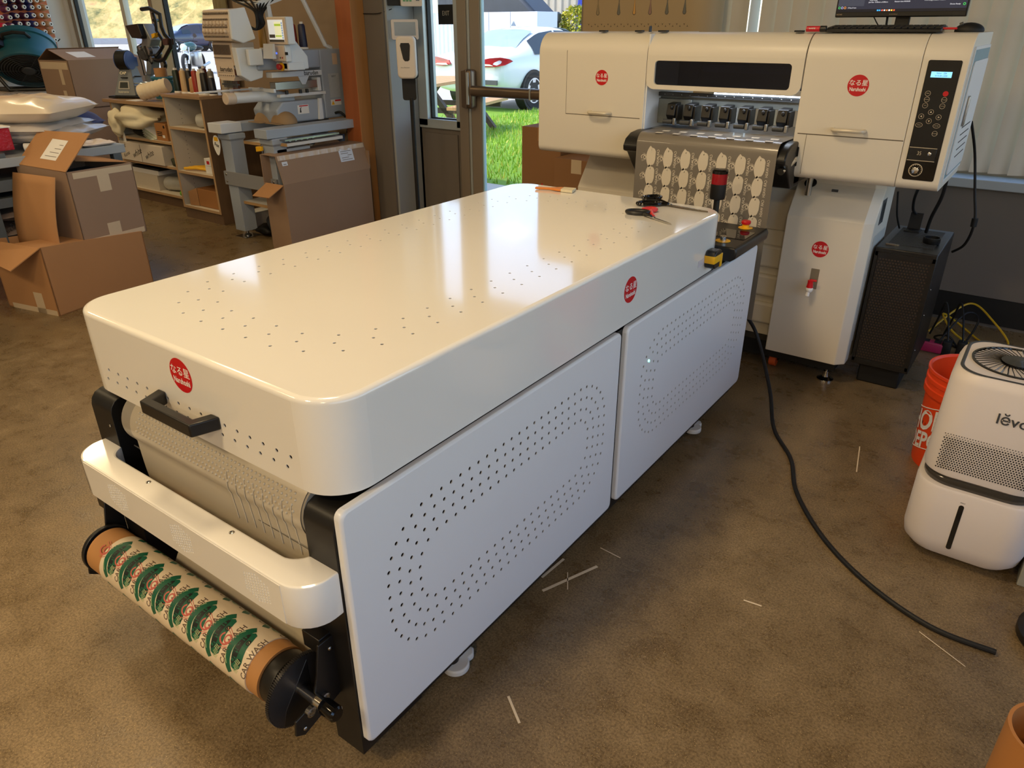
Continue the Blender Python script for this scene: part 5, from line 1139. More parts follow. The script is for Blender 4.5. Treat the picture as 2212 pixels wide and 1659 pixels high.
# ---- stacked cartons by the counter
A = Pz(145.4, 133.4, 1.155); vd = Vector((-.908, .42, 0)).normalized(); pd = Vector((.42, .908, 0)).normalized()
dx = (pd * math.cos(rad(30)) + vd * math.sin(rad(30))); dy = (-pd * math.sin(rad(30)) + vd * math.cos(rad(30))); wx, dd = .76, .47
def carton(name, o, ex, ey, lx, ly, h, label, mats, tapes=(), group=None, openflaps=(), flapl=.12):
    """open-topped or closed carton: o near corner, ex along the wide face, ey along the narrow face"""
    t = thing('cardboard_box', label, 'box', o, group=group); Zv = Vector((0, 0, 1)); th = .006
    mb = MB()
    c = [o, o + ex * lx, o + ex * lx + ey * ly, o + ey * ly]
    def wall(p, q, n): mb.prism([p, q, q + Zv * h, p + Zv * h], n * th)
    wall(c[0], c[1], ey); wall(c[1], c[2], -ex); wall(c[2], c[3], -ey); wall(c[3], c[0], ex)
    mb.prism(c, Zv * th)
    if not openflaps: mb.prism([p + Zv * (h - th) for p in c], Zv * th)
    bx = mb.obj('carton', mats[0], t, smooth=0, nofix=False)
    return t, bx
CT = CARD; CTG = CARDG
low_o = A - Vector((0, 0, A.z)) + dx * .01
t, bx = carton('l', low_o + Vector((0, 0, .0)), dx, dy, wx, dd, .755, 'lower brown carton of the two tall stacked boxes by the counter', [CARDG], group='tall stacked cartons')
mb = MB(); mb.prism([low_o + dy * (.02 + 0) - dx * .001 + Vector((0, 0, z)) for z in (.64, .70)] + [low_o + dy * (dd - .02) - dx * .001 + Vector((0, 0, z)) for z in (.70, .64)], dx * .0006); mb.obj('packing_tape', TAPE, bx, smooth=0)
uo = A - Vector((0, 0, A.z - .758))
t, bx = carton('u', uo, dx, dy, wx, dd, .404, 'upper brown carton with a tented top flap and white label by the counter', [CARDG], group='tall stacked cartons', openflaps=(1,))
mb = MB(); p0 = uo + Vector((0, 0, .404)); p1 = p0 + dx * wx; rdg = dy * (dd * .55) + Vector((0, 0, .085))
mb.prism([p0, p1, p1 + rdg - dx * .09, p0 + rdg], Vector((0, 0, .005))); fl_ = mb.obj('top_flap', CARDG, t, smooth=0)
mb = MB(); f0 = p0 + Vector((0, 0, .0058)); mb.face([f0 + dx * .13 + rdg * .2, f0 + dx * .31 + rdg * .2, f0 + dx * .29 + rdg * .72, f0 + dx * .11 + rdg * .72]); mb.obj('label_sheet', PAPER, fl_, smooth=0)
mb = MB(); mb.prism([p0 + dy * dd, p1 + dy * dd, p1 + dy * dd * .6 + Vector((0, 0, .095)) - dx * .05, p0 + dy * dd * .6 + Vector((0, 0, .095))], Vector((0, 0, .004))); mb.obj('back_flap', CARDD, t, smooth=0)
mb = MB()
for z0, z1, a, b in ((.33, .39, .02, dd - .02), (.20, .335, .12, .17), (.0, .035, .02, dd - .02), (.035, .15, .13, .18)):
    mb.prism([uo + dy * a - dx * .001 + Vector((0, 0, z0)), uo + dy * a - dx * .001 + Vector((0, 0, z1)), uo + dy * b - dx * .001 + Vector((0, 0, z1)), uo + dy * b - dx * .001 + Vector((0, 0, z0))], dx * .0006)
mb.obj('packing_tape', TAPE, bx, smooth=0)
# ---- steel workbench
GST = pm('bench_grey', (84, 92, 98), .5, .2, var=.05); GTOP = pm('bench_top', (150, 158, 166), .35, var=.03)
t = thing('steel_workbench', 'dark grey steel workbench with shelves at the left edge', 'workbench', (-5.05, 1.9, 0))
BT = .79
mb = MB(); mb.box(-5.45, -4.65, .9, 2.36, BT - .05, BT); mb.obj('bench_top', [GTOP], t, smooth=0, bev=.004)
mb = MB(); mb.box(-5.42, -4.66, .9, 1.70, BT, BT + .025); mb.mi = 1; mb.ball((-4.658, 1.66, BT - .005), .007, u=8, v=6); mb.obj('tray_edge', [GST, BLACKM], t, smooth=0)
for z0, z1 in ((.615, .675), (.53, .58)):
    mb = MB(); mb.box(-5.43, -4.665, .92, 2.33, z0, z1); mb.obj('shelf_rail' if z0 > .6 else 'shelf', GST, t, smooth=0)
mb = MB(); mb.box(-5.43, -4.67, .92, 2.33, .30, .32); mb.obj('shelf', GST, t, smooth=0)
for x in (-5.42, -4.70):
    for y in (1.54, 2.28):
        mb = MB(); mb.box(x, x + .05, y, y + .05, 0, BT - .05); mb.obj('leg', GST, t, smooth=0, bev=.003)
# goods on the bench
MAIL = pm('mailer_film', (196, 190, 186), .28, var=.03, coat=.3)
def pillow(name, c, ex, ey, lx, ly, h, mat, label, cat, seed=1, group=None, wr=.012):
    rs = random.Random(seed); mb = MB(); nz_ = [[rs.uniform(-1, 1) for _ in range(9)] for _ in range(9)]
    def top(u, v, s):
        x, y = u * 2 - 1, v * 2 - 1; k = max(0, (1 - abs(x) ** 3.2)) ** .55 * max(0, (1 - abs(y) ** 3.2)) ** .55
        i, j = min(7, int(u * 8)), min(7, int(v * 8)); fu, fv = u * 8 - i, v * 8 - j
        w = (nz_[i][j] * (1 - fu) + nz_[i + 1][j] * fu) * (1 - fv) + (nz_[i][j + 1] * (1 - fu) + nz_[i + 1][j + 1] * fu) * fv
        return c + ex * lx / 2 * x + ey * ly / 2 * y + Vector((0, 0, s * h / 2 * k + w * wr * k * (1 if s > 0 else .2)))
    mb.grid(lambda u, v: top(u, v, 1), 24, 24); mb.grid(lambda u, v: top(1 - u, v, -1), 24, 24)
    return solo(mb, name, mat, label, cat, group, smooth=60, weld=True)
ex_, ey_ = Vector((.62, -.78, 0)), Vector((.78, .62, 0))
zz = BT
for k, (h, lb, off) in enumerate(((.10, 'lowest grey poly mailer of the stack on the steel workbench', (.0, .03)), (.085, 'middle grey poly mailer of the stack on the steel workbench', (-.01, -.01)), (.15, 'topmost pale poly mailer with handwritten letters on the stack', (-.01, 0)))):
    c = Vector((-5.0 + off[0], 2.04 + off[1], zz + h / 2 + (.026 if k == 0 else 0))); pillow('poly_mailer', c, ex_, ey_, .60, .52 if k != 1 else .46, h, MAIL if k < 2 else pm('mailer_pale', (224, 208, 186), .3, var=.03, coat=.25), lb, 'mailer bag', 5 + k, 'poly mailers on the workbench'); zz += h * .72
bg_ = [o for o in COL.objects if o.get('label', '').startswith('topmost pale poly')][0]
mb = MB(); text_into(mb, 'BYLT', frame((-5.12, 2.03, zz + .052), (-.72, .62, 0), (-.60, -.75, .05)), .11, sx=.9, shear=.2); lt = mb.obj('handwriting', INKB, None, smooth=0, nofix=True); lt.parent = bg_; lt.matrix_parent_inverse = Matrix.Translation(-bg_.location)
t_ = pillow('garment_bundle', Vector((-5.28, 2.22, BT + .10)), Vector((1, 0, 0)), Vector((0, 1, 0)), .5, .5, .2, pm('periwinkle_cloth', (88, 98, 148), .7, var=.12, vs=12), 'crumpled blue fabric bundle behind the poly mailers', 'fabric', 21, wr=.03)
t = thing('red_box', 'shiny red printed box on the left end of the workbench', 'box', (-4.86, 1.72, BT + .025))
mb = MB(); mb.box(-4.93, -4.74, 1.69, 1.79, BT + .026, BT + .145); rb_ = mb.obj('carton', pm('shiny_red', (160, 22, 44), .25, var=.15, vs=40, bump=.3, bs=60), t, smooth=0, bev=.006)
mb = MB(); mb.box(-4.935, -4.735, 1.685, 1.795, BT + .145, BT + .152); mb.obj('box_lid', PAPER, rb_, smooth=0)
for k, (y, c, lb) in enumerate(((1.66, BLACKM, 'black box edge standing just left of the red box'), (1.64, PAPER, 'pale box standing at the left end of the workbench'))):
    mb = MB(); mb.box(-4.90 - .0 * k, -4.76, y - .005 - .03 * k, y + .012 - .012 * k, BT + .026, BT + .15); solo(mb, 'upright_box', c, lb, 'box', smooth=0, bev=.002)
mb = MB(); mb.cyl((-4.80, 1.86, BT + .026), (-4.72, 1.98, BT + .026), .022, n=16); solo(mb, 'white_roll', INKW, 'small white roll lying in front of the poly mailers', 'roll', bev=.002)
pillow('crumpled_tissue', Vector((-4.72, 2.22, BT + .014)), Vector((1, 0, 0)), Vector((0, 1, 0)), .13, .2, .028, pm('tissue', (226, 214, 206), .8), 'crumpled white tissue at the edge of the workbench', 'tissue', 4)
# bags below the bench
for k, (z, lb) in enumerate(((.325, 'lower grey-brown BYLT BASICS bag on the workbench shelf'), (.42, 'upper grey-brown BYLT BASICS bag on the workbench shelf'))):
    o = pillow('printed_bag', Vector((-4.95, 1.92, z + .05)), Vector((1, 0, 0)), Vector((0, 1, 0)), .54, .72, .10, pm('bag_brown', (122, 106, 98), .35, var=.04), lb, 'bag', 30 + k, 'printed bags under the bench')
    mb = MB()
    for r in range(3):
        for q in range(2): text_into(mb, 'BYLT BASICS', frame((-4.672, 1.68 + .18 * q + .03 * r, z + .018 + .028 * r), (0, .9, .42), (0, -.42, .9)), .03, spacing=1.1)
    l_ = mb.obj('bag_lettering', INKB, None, smooth=0, nofix=True); l_.parent = o; l_.matrix_parent_inverse = Matrix.Translation(-o.location)
pillow('dark_garment', Vector((-4.97, 1.9, .625)), Vector((1, 0, 0)), Vector((0, 1, 0)), .5, .6, .08, pm('dark_plum_cloth', (70, 40, 52), .7, var=.2, vs=9), 'dark plum folded fabric on the upper workbench shelf', 'fabric', 41)
pillow('blue_wrap', Vector((-4.95, 1.86, .30)), Vector((1, 0, 0)), Vector((0, 1, 0)), .5, .6, .05, pm('blue_film', (40, 66, 128), .3, var=.3, vs=14), 'blue plastic-wrapped pack under the printed bags', 'pack', 42)
# navy bag against the counter, far left
pillow('navy_bag', Vector((-8.2, 2.75, .62)), Vector((.3, 1, 0)), Vector((1, -.3, 0)), .5, .25, .5, pm('navy_cloth', (26, 44, 96), .7, var=.1), 'dark blue bag leaning by the counter at the left edge', 'bag', 44)
# ---- two open cartons on the floor, the upper one tilted
an = rad(12); dv = Vector((-math.sin(an), math.cos(an), 0)); nv = Vector((-math.cos(an), -math.sin(an), 0))  # along the face, into the box
lo = Vector((-4.225, 1.572, 0))
t = thing('cardboard_box', 'lower open cardboard box with a raised flap beside the workbench', 'box', lo, group='open cartons by the workbench')
L_, D_ = .64, .42
def hgt(s): return .385 - .062 * s / L_
c = [lo, lo + dv * L_, lo + dv * L_ + nv * D_, lo + nv * D_]
mb = MB()
for i, (p, q) in enumerate(zip(c, c[1:] + c[:1])):
    hp = (.385, .323, .323, .385)[i]; hq = (.323, .323, .385, .385)[i]; hp = (.385, .323, .323, .385)[i]; hq = (.385, .323, .323, .385)[(i + 1) % 4]
    inn = (nv, -dv, -nv, dv)[i]; mb.prism([p, q, q + Vector((0, 0, hq)), p + Vector((0, 0, hp))], inn * .006)
mb.prism(c, Vector((0, 0, .006))); lb_ = mb.obj('carton', CARD, t, smooth=0)
mb = MB(); tl = c[0] + Vector((0, 0, .385)); tm = c[3] + Vector((0, 0, .385)); fo = Px(0, 553, -4.42) - tl
f1 = Pz(26, 585, .30); f0 = Pz(0, 556, .36)
mb.sheet([tl, tl + nv * .30, tl + nv * .30 + Vector((-.05, -.15, -.03)), tl + Vector((-.02, -.16, -.09))], .005); mb.obj('flap', CARD, t, smooth=0)
mb = MB(); mb.sheet([c[0] + Vector((0, 0, .385)), c[1] + Vector((0, 0, .323)), c[1] + nv * .2 + Vector((0, 0, .325)), c[0] + nv * .2 + Vector((0, 0, .387))], .005); mb.obj('flap', CARD, t, smooth=0)
mb = MB(); q0 = c[0] + nv * .10 - dv * .0008; mb.prism([q0, q0 + nv * .07, q0 + nv * .07 + Vector((0, 0, .12)), q0 + Vector((0, 0, .12))], dv * .0005); mb.prism([c[0] - dv * .0008 + nv * .01, c[0] - dv * .0008 + nv * .38, c[0] - dv * .0008 + nv * .38 + Vector((0, 0, .03)), c[0] - dv * .0008 + nv * .01 + Vector((0, 0, .03))], dv * .0005); mb.obj('packing_tape', TAPE, lb_, smooth=0)
# upper box
def onface(px, py, d=0):
    o = lo - nv * d; n_ = nv; r = rays(px, py); k = ((o - Vector((0, 0, CAM_H))).dot(n_)) / r.dot(n_); return Vector((0, 0, CAM_H)) + r * k
TL, TR, BR, BL = [onface(*p, d=-.012) for p in ((142, 373), (284, 351), (318, 499), (184.5, 532.6))]
dep = nv * .40 + Vector((0, 0, .02))
t = thing('cardboard_box', 'upper tilted open cardboard box with taped side and a hanging flap', 'box', (BL + BR) / 2, group='open cartons by the workbench')
mb = MB()
wq = [(TL, TR, BR, BL, nv * .006), (TL, BL, BL + dep, TL + dep, (TR - TL).normalized() * .006), (TR, TR + dep, BR + dep, BR, (TL - TR).normalized() * .006), (TL + dep, BL + dep, BR + dep, TR + dep, -nv * .006), (BL, BR, BR + dep, BL + dep, Vector((0, 0, .006)))]
for a, b, c2, d2, v in wq: mb.prism([a, b, c2, d2], v)
ub = mb.obj('carton', CARDG, t, smooth=0)
mb = MB(); u_ = (TR - TL); v_ = (BL - TL); oo = TL - nv * .0012
def tp(a0, a1, b0, b1): mb.prism([oo + u_ * a0 + v_ * b0, oo + u_ * a1 + v_ * b0, oo + u_ * a1 + v_ * b1, oo + u_ * a0 + v_ * b1], nv * .0008)
tp(.08, .98, .02, .10); tp(.42, .60, .10, .32); tp(.09, .97, .92, .995); tp(.40, .60, .76, .92); mb.obj('packing_tape', TAPE, ub, smooth=0)
# raised top flap with label, hanging side flap, inner flap
F0, F1 = TL, TL + dep
up_ = (Vector((.0, .0, 1)) * .18 + (TR - TL).normalized() * .20)
mb = MB(); a, b = TL + Vector((0, 0, .002)), TL + dep * .97; mb.sheet([a, a + up_ * 1.0 + nv * -.0, b + up_ * .9, b], .005); tf = mb.obj('top_flap', CARD, t, smooth=0)
n_ = (b - a).cross(up_).normalized(); n_ = -n_ if n_.dot(Vector((0, 0, CAM_H)) - a) < 0 else n_
def fp(u, v): return a + (b - a) * u + up_ * v + n_ * .0034
mb = MB(); mb.face([fp(.30, .22), fp(.62, .22), fp(.62, .74), fp(.30, .74)]); mb.mi = 1
for k in range(4): mb.face([fp(.33 + .0 * k, .3 + .1 * k) + n_ * .0004, fp(.56 - .05 * k, .3 + .1 * k) + n_ * .0004, fp(.56 - .05 * k, .315 + .1 * k) + n_ * .0004, fp(.33, .315 + .1 * k) + n_ * .0004])
mb.obj('label_sheet', [PAPER, pm('label_ink', (120, 116, 110), .7)], tf, smooth=0, nofix=True)
ls = (TL - TR).normalized()
mb = MB(); h0 = TL - Vector((0, 0, .02)) + ls * .03 + nv * .02; mb.grid(lambda u, v: h0 + nv * .37 * u + v_ * 1.0 * v * .98 + ls * (.05 * v + .035 * math.sin(v * 2.2) + .02 * (1 - u)) - (v_.normalized() * .0), 4, 8); sf = mb.obj('side_flap', CARD, t, smooth=40); sf.modifiers.new('solid', 'SOLIDIFY').thickness = .005
mb = MB(); mb.sheet([TR + dep * .1, TR + dep, TL + dep + u_ * .3 + Vector((0, 0, .05)), TL + dep * .4 + u_ * .45 + Vector((0, 0, .02))], .005); mb.obj('inner_flap', CARD, t, smooth=0)
mb = MB(); mb.sheet([TR + dep, TL + dep, TL + dep + Vector((0, 0, .07)) + u_ * .25, TR + dep + Vector((0, 0, .055))], .005); mb.obj('back_flap', PAPER, t, smooth=0)
# ================================================================ shelf units and embroidery corner
OAK = pm('oak_laminate', (112, 88, 66), .5, var=.16, vs=7, stretch=(6, 6, .6)); OAKE = pm('oak_edge', (186, 152, 112), .5, var=.08, vs=9); SHW = pm('shelf_white', (206, 196, 178), .5, var=.02); SHTOP = pm('oak_top', (160, 128, 94), .4, var=.12, vs=6, stretch=(.6, 6, 6))
t = thing('low_shelf_unit', 'low open shelf unit with oak top beneath the left window', 'shelf unit', (-6.38, 3.7, 0))
X0, X1, Y0, Y1 = -6.93, -5.80, 3.47, 3.98
mb = MB(); mb.box(X0 - .06, X1, Y0 - .03, Y1, .838, .865); mb.obj('top_board', SHTOP, t, smooth=0, bev=.003)
def panel(name, x0, x1, y0, y1, z0, z1, par):
    mb = MB(); mb.box(x0, x1, y0 + .002, y1, z0, z1); mb.mi = 1; mb.box(x0, x1, y0, y0 + .002, z0, z1); return mb.obj(name, [SHW, OAKE], par, smooth=0)
panel('side_board', X0, X0 + .022, Y0, Y1, .085, .838, t); panel('side_board', X1 - .02, X1, Y0, Y1, .085, .838, t); panel('back_board', X0 + .022, X1 - .02, Y1 - .012, Y1, .085, .838, t)
for z in (.54, .335, .09): panel('shelf_board', X0 + .022, X1 - .02, Y0, Y1 - .012, z, z + .02, t)
mb = MB(); mb.box(X0, X1, Y0 + .03, Y1, 0, .085); mb.obj('plinth', OAK, t, smooth=0)
t = thing('tall_shelf_unit', 'taller open shelf unit with dark oak side carrying the thread spools', 'shelf unit', (-5.53, 3.73, 0))
CX0, CX1, CY0, CY1, CZ = -5.795, -5.27, 3.32, 4.12, .965
mb = MB(); mb.box(CX0, CX1, CY0 - .01, CY1, CZ - .022, CZ); mb.obj('top_board', SHTOP, t, smooth=0, bev=.002)
mb = MB(); mb.box(CX1 - .022, CX1, CY0 + .002, CY1, .085, CZ - .022); mb.mi = 1; mb.box(CX1 - .022, CX1, CY0, CY0 + .002, .085, CZ - .022); mb.mi = 2; mb.box(CX1 - .024, CX1 - .022, CY0 + .002, CY1, .085, CZ - .022); mb.obj('side_board', [OAK, OAKE, SHW], t, smooth=0)
panel('side_board', CX0, CX0 + .022, CY0, CY1, .085, CZ - .022, t); panel('back_board', CX0 + .022, CX1 - .024, CY1 - .35, CY1 - .34, .085, CZ - .022, t)
for z in (.705, .365, .085): panel('shelf_board', CX0 + .022, CX1 - .024, CY0, CY1 - .35, z, z + .02, t)
mb = MB(); mb.box(CX0, CX1, CY0 + .012, CY1, 0, .085); mb.obj('plinth', OAK, t, smooth=0)
mb = MB()
for k in range(22): mb.ball((CX0 + .0225, CY0 + .12, .16 + .034 * k), .003, sx=.3, u=6, v=4)
mb.obj('pin_holes', BLACKM, t)
# contents
def drape(name, c, rx, ry, rz, mat, label, cat, seed, amp=.35, group=None):
    rs = random.Random(seed); ph = [(rs.uniform(-4, 4), rs.uniform(-4, 4), rs.uniform(-4, 4), rs.uniform(0, 6)) for _ in range(7)]; mb = MB(); mb.ball((0, 0, 0), 1, u=32, v=20)
    for v in mb.bm.verts:
        d = sum(math.sin(a * v.co.x * 1.6 + b * v.co.y * 1.6 + c_ * v.co.z * 1.6 + e) for a, b, c_, e in ph) / 7
        f = 1 + amp * d; zz = v.co.z * f; v.co = Vector(c) + Vector((v.co.x * f * rx, v.co.y * f * ry, max(zz, -1.0) * rz))
    return solo(mb, name, mat, label, cat, group, smooth=70)
IV = pm('ivory_cloth', (222, 212, 182), .8, var=.06, vs=16)
drape('ivory_cloth', (-6.60, 3.56, .72), .30, .19, .10, IV, 'crumpled ivory fabric spilling from the top of the low shelves', 'fabric', 3, .5)
drape('ivory_cloth', (-6.84, 3.45, .665), .07, .06, .115, IV, 'ivory fabric fold hanging over the low shelf front edge', 'fabric', 8, .4)
t = thing('black_bag', 'black bag with a white paper tag on the low shelf', 'bag', (-6.6, 3.6, .56)); mb = MB(); mb.ball((-6.62, 3.62, .60), .1, sx=2.0, sy=1.2, sz=.5); mb.obj('bag_body', BLACKM, t)
mb = MB(); mb.prism([(-6.82, 3.462, .50), (-6.77, 3.462, .50), (-6.785, 3.466, .59), (-6.815, 3.466, .59)], (0, .002, 0)); mb.obj('paper_tag', PAPER, t, smooth=0)
t = thing('card_stack', 'tilted white and green cards beside a small brown box on the shelf', 'cards', (-6.42, 3.52, .56))
for k in range(6):
    mb = MB(); mb.box(-.09, .09, -.06, .06, 0, .004, M=Matrix.Translation((-6.43 + .008 * k, 3.54, .566 + .012 * k)) @ Matrix.Rotation(rad(8 + 5 * k), 4, 'Y') @ Matrix.Rotation(rad(6 * k - 12), 4, 'Z')); mb.obj('card', PAPER if k % 2 else pm('pale_green_card', (196, 206, 180), .6), t, smooth=0)
t = thing('small_carton', 'small brown printed carton on the low shelf beside the cards', 'box', (-6.2, 3.55, .56)); mb = MB(); mb.box(-6.30, -6.13, 3.49, 3.62, .56, .70); c = mb.obj('carton', pm('printed_brown', (164, 112, 62), .7, var=.04), t, smooth=0, bev=.002)
mb = MB(); mb.lathe([(.012, 0), (.012, .001)], (-6.16, 3.4895, .675), (0, -1, 0), 14); [mb.box(-6.28, -6.2, 3.489, 3.49, .60 + .014 * k, .606 + .014 * k) for k in range(3)]; mb.obj('print_marks', INKB, c, smooth=0); mb = MB(); mb.box(-6.20, -6.165, 3.4885, 3.4895, .585, .607); mb.obj('label_sheet', PAPER, c, smooth=0)
t = thing('white_carton', 'long white carton with handwritten words on the low shelf', 'box', (-6.6, 3.6, .355)); mb = MB(); mb.box(-6.90, -6.20, 3.455, 3.80, .355, .515); c = mb.obj('carton', pm('white_card', (212, 202, 188), .75, var=.03), t, smooth=0, bev=.003)
mb = MB(); text_into(mb, 'white', frame((-6.62, 3.4545, .43), (.9, 0, .35), (-.3, 0, .9)), .075, shear=.3); text_into(mb, 'white', frame((-6.42, 3.4545, .43), (.9, 0, .35), (-.3, 0, .9)), .07, shear=.3); text_into(mb, 'Red', frame((-6.83, 3.4545, .47), (.9, 0, .35), (-.3, 0, .9)), .05, shear=.3); text_into(mb, 'Kurna', frame((-6.80, 3.4545, .405), (.9, 0, .35), (-.3, 0, .9)), .045, shear=.3); mb.obj('handwriting', INKB, c, smooth=0, nofix=True)
mb = MB(); mb.box(-6.555, -6.55, 3.4542, 3.4552, .36, .51); mb.obj('box_joint', SEAM, c, smooth=0)
drape('camouflage_cap', (-6.08, 3.56, .385), .13, .09, .04, pm('dark_camouflage', (54, 58, 40), .8, var=.6, vs=30), 'dark green camouflage cap in clear wrap on the low shelf', 'cap', 13, .3)
t = thing('black_visor', 'black folded cap with pale script standing behind the camouflage cap', 'cap', (-6.12, 3.62, .36)); mb = MB(); mb.prism([(-6.22, 3.62, .36), (-6.02, 3.62, .36), (-6.05, 3.66, .445), (-6.21, 3.66, .47)], (0, .03, 0)); c = mb.obj('cap_front', BLACKM, t); mb = MB(); text_into(mb, 'Rnch', frame((-6.12, 3.6275, .40), (1, 0, 0), (0, .3, 1)), .055, shear=.3); mb.obj('script', IV, c, smooth=0, nofix=True)
for k, (x0, x1, z0, z1, m_, lb) in enumerate(((-6.88, -6.45, .11, .245, SHW, 'white box on the bottom of the low shelves left of the wrapped roll'), (-6.86, -6.42, .245, .285, PAPER, 'flat white box under the white carton shelf'), (-6.84, -6.40, .285, .305, BLACKM, 'flat black folder lying on the flat white box'))):
    mb = MB(); mb.box(x0, x1, 3.50, 3.85, z0, z1); solo(mb, 'flat_box', m_, lb, 'box', smooth=0, bev=.002)
CLEAR = pm('plastic_wrap', (188, 186, 176), .15, var=.12, vs=26, coat=.5)
def wraproll(o, ax_, r, L, label):
    t = thing('wrapped_roll', label, 'roll', o); mb = MB(); mb.lathe([(r * .3, -.02), (r * .85, -.01), (r, .02), (r, L)], o, ax_, 24); c = mb.obj('roll_body', CLEAR, t); mb = MB(); mb.lathe([(r * .45, -.022), (r * .45, -.02)], o, ax_, 20); mb.obj('roll_core', pm('core_shadow', (96, 88, 78), .6), c)
wraproll((-6.40, 3.57, .175), (1, .25, 0), .062, .42, 'clear plastic-wrapped roll on the bottom of the low shelves')
for k, (x, y, z, c) in enumerate(((-6.11, 3.54, .134, (60, 130, 40)), (-6.08, 3.49, .134, (110, 186, 44)))):
    mb = MB(); mb.lathe([(.018, 0), (.023, 0), (.023, .26), (.018, .26)], (x, y, z), (1, .15, 0), 20, cap=False); solo(mb, 'vinyl_roll', pm('vinyl_green_%d' % k, c, .3, var=.04), ('dark green vinyl roll on the bottom low shelf', 'bright lime vinyl roll in front of the dark green roll')[k], 'roll')
wraproll((-5.46, 3.40, .78), (.9, .45, 0), .055, .16, 'white wrapped roll on the top shelf of the taller unit')
for k, (z, lb) in enumerate(((.385, 'lower white small box on the middle shelf of the taller unit'), (.445, 'upper white small box with a red label on the taller unit'))):
    t = thing('small_box', lb, 'box', (-5.38, 3.44, z), group='small white boxes'); mb = MB(); mb.box(-5.44, -5.31, 3.36, 3.52, z + .001, z + .058); c = mb.obj('carton', PAPER, t, smooth=0, bev=.002)
    if k: mb = MB(); mb.box(-5.41, -5.375, 3.3594, 3.36, z + .015, z + .04); mb.obj('red_label', RED, c, smooth=0)
t = thing('yellow_clamps', 'yellow plastic clamps on the middle shelf beside the white boxes', 'clamps', (-5.6, 3.42, .385))
for k in range(3): mb = MB(); mb.tube([(-5.72, 3.35 + .04 * k, .40), (-5.6, 3.38 + .04 * k, .41), (-5.5, 3.42 + .03 * k, .40)], .012, 6); mb.obj('clamp_arm', YEL, t)
mb = MB(); mb.prism([(-5.46, 3.45, .385), (-5.30, 3.45, .385), (-5.30, 3.55, .53), (-5.40, 3.55, .55), (-5.52, 3.5, .50)], (0, .1, 0)); solo(mb, 'black_cloth', BLACKM, 'black folded cloth behind the white boxes on the taller unit', 'fabric', bev=.01)
t = thing('open_carton', 'crushed brown open carton on the bottom shelf of the taller unit', 'box', (-5.5, 3.5, .105)); mb = MB(); mb.box(-5.62, -5.32, 3.36, 3.60, .106, .25); c = mb.obj('carton', pm('printed_brown', (164, 112, 62), .7), t, smooth=0, bev=.004)
mb = MB(); mb.sheet([(-5.62, 3.36, .25), (-5.62, 3.60, .25), (-5.73, 3.58, .22), (-5.73, 3.38, .22)], .004); mb.sheet([(-5.622, 3.36, .107), (-5.622, 3.36, .25), (-5.71, 3.335, .22), (-5.71, 3.335, .11)], .004); mb.obj('flap', CARD, t, smooth=0)
# ---- presses on the low unit
t = thing('cap_press', 'small grey cap press with blue head at the left end of the shelf', 'press', (-6.85, 3.62, .865))
GP = pm('press_grey', (118, 122, 126), .45, var=.04); BLU = pm('press_blue', (66, 96, 168), .45, var=.05)
Mp = Matrix.Translation((-6.86, 3.66, .865)) @ Matrix.Rotation(rad(28), 4, 'Z')
mb = MB(); mb.box(-.15, .13, -.13, .11, .006, .022, M=Mp); mb.obj('base_plate', BLACK, t, bev=.003)
mb = MB(); loft(mb, [[Mp @ Vector(p) for p in ((-x0, -y0, z), (x0, -y0, z), (x0, y1, z), (-x0, y1, z))] for x0, y0, y1, z in ((.105, .115, .09, .022), (.085, .085, .08, .10), (.055, .035, .075, .24), (.055, .035, .075, .27))]); pb_ = mb.obj('press_body', GP, t, bev=.008)
mb = MB(); mb.lathe([(.02, -.062), (.075, -.058), (.078, 0), (.075, .058), (.02, .062)], Mp @ Vector((0, -.01, .305)), Mp.to_3x3() @ Vector((1, 0, 0)), 24); mb.box(-.058, .058, -.03, .09, .255, .33, M=Mp); mb.obj('press_head', BLU, t, bev=.004)
mb = MB(); mb.lathe([(.081, -.045), (.081, .045)], Mp @ Vector((0, -.012, .307)), Mp.to_3x3() @ Vector((1, 0, 0)), 24); mb.obj('heat_platen', BLACK, t)
nrm = lambda z: -.115 + .03 * min(1, max(0, (z - .022) / .078)) + .05 * max(0, (z - .10)) / .14
mb = MB(); mb.prism([Mp @ Vector((x, nrm(z) - .001, z)) for x, z in ((-.06, .075), (.05, .075), (.04, .14), (-.05, .14))], Mp.to_3x3() @ Vector((0, -.004, 0))); mb.mi = 1; mb.prism([Mp @ Vector((x, nrm(z) - .006, z)) for x, z in ((-.045, .086), (.035, .086), (.03, .132), (-.04, .132))], Mp.to_3x3() @ Vector((0, -.002, 0))); mb.obj('display', [pm('light_bezel', (168, 164, 156), .5), pm('dark_lcd', (60, 64, 62), .2)], pb_, smooth=0)
mb = MB(); mb.box(-.03, .03, -.075, -.055, .165, .172, M=Mp); mb.box(.05, .13, -.02, 0, .17, .18, M=Mp); mb.obj('press_lever', BLACK, t)
mb = MB(); mb.box(-.025, -.005, -.045, -.038, .235, .255, M=Mp); mb.obj('warning_sticker', YEL, pb_, smooth=0)
mb = MB(); text_into(mb, 'hotronix', Mp @ frame((0, -.118, .055), (1, 0, 0), (0, .38, 1)), .028); text_into(mb, 'CAP', Mp @ frame((-.005, -.066, .205), (1, 0, 0), (0, .36, 1)), .032, bold=.03); mb.obj('press_lettering', IV, pb_, smooth=0, nofix=True)
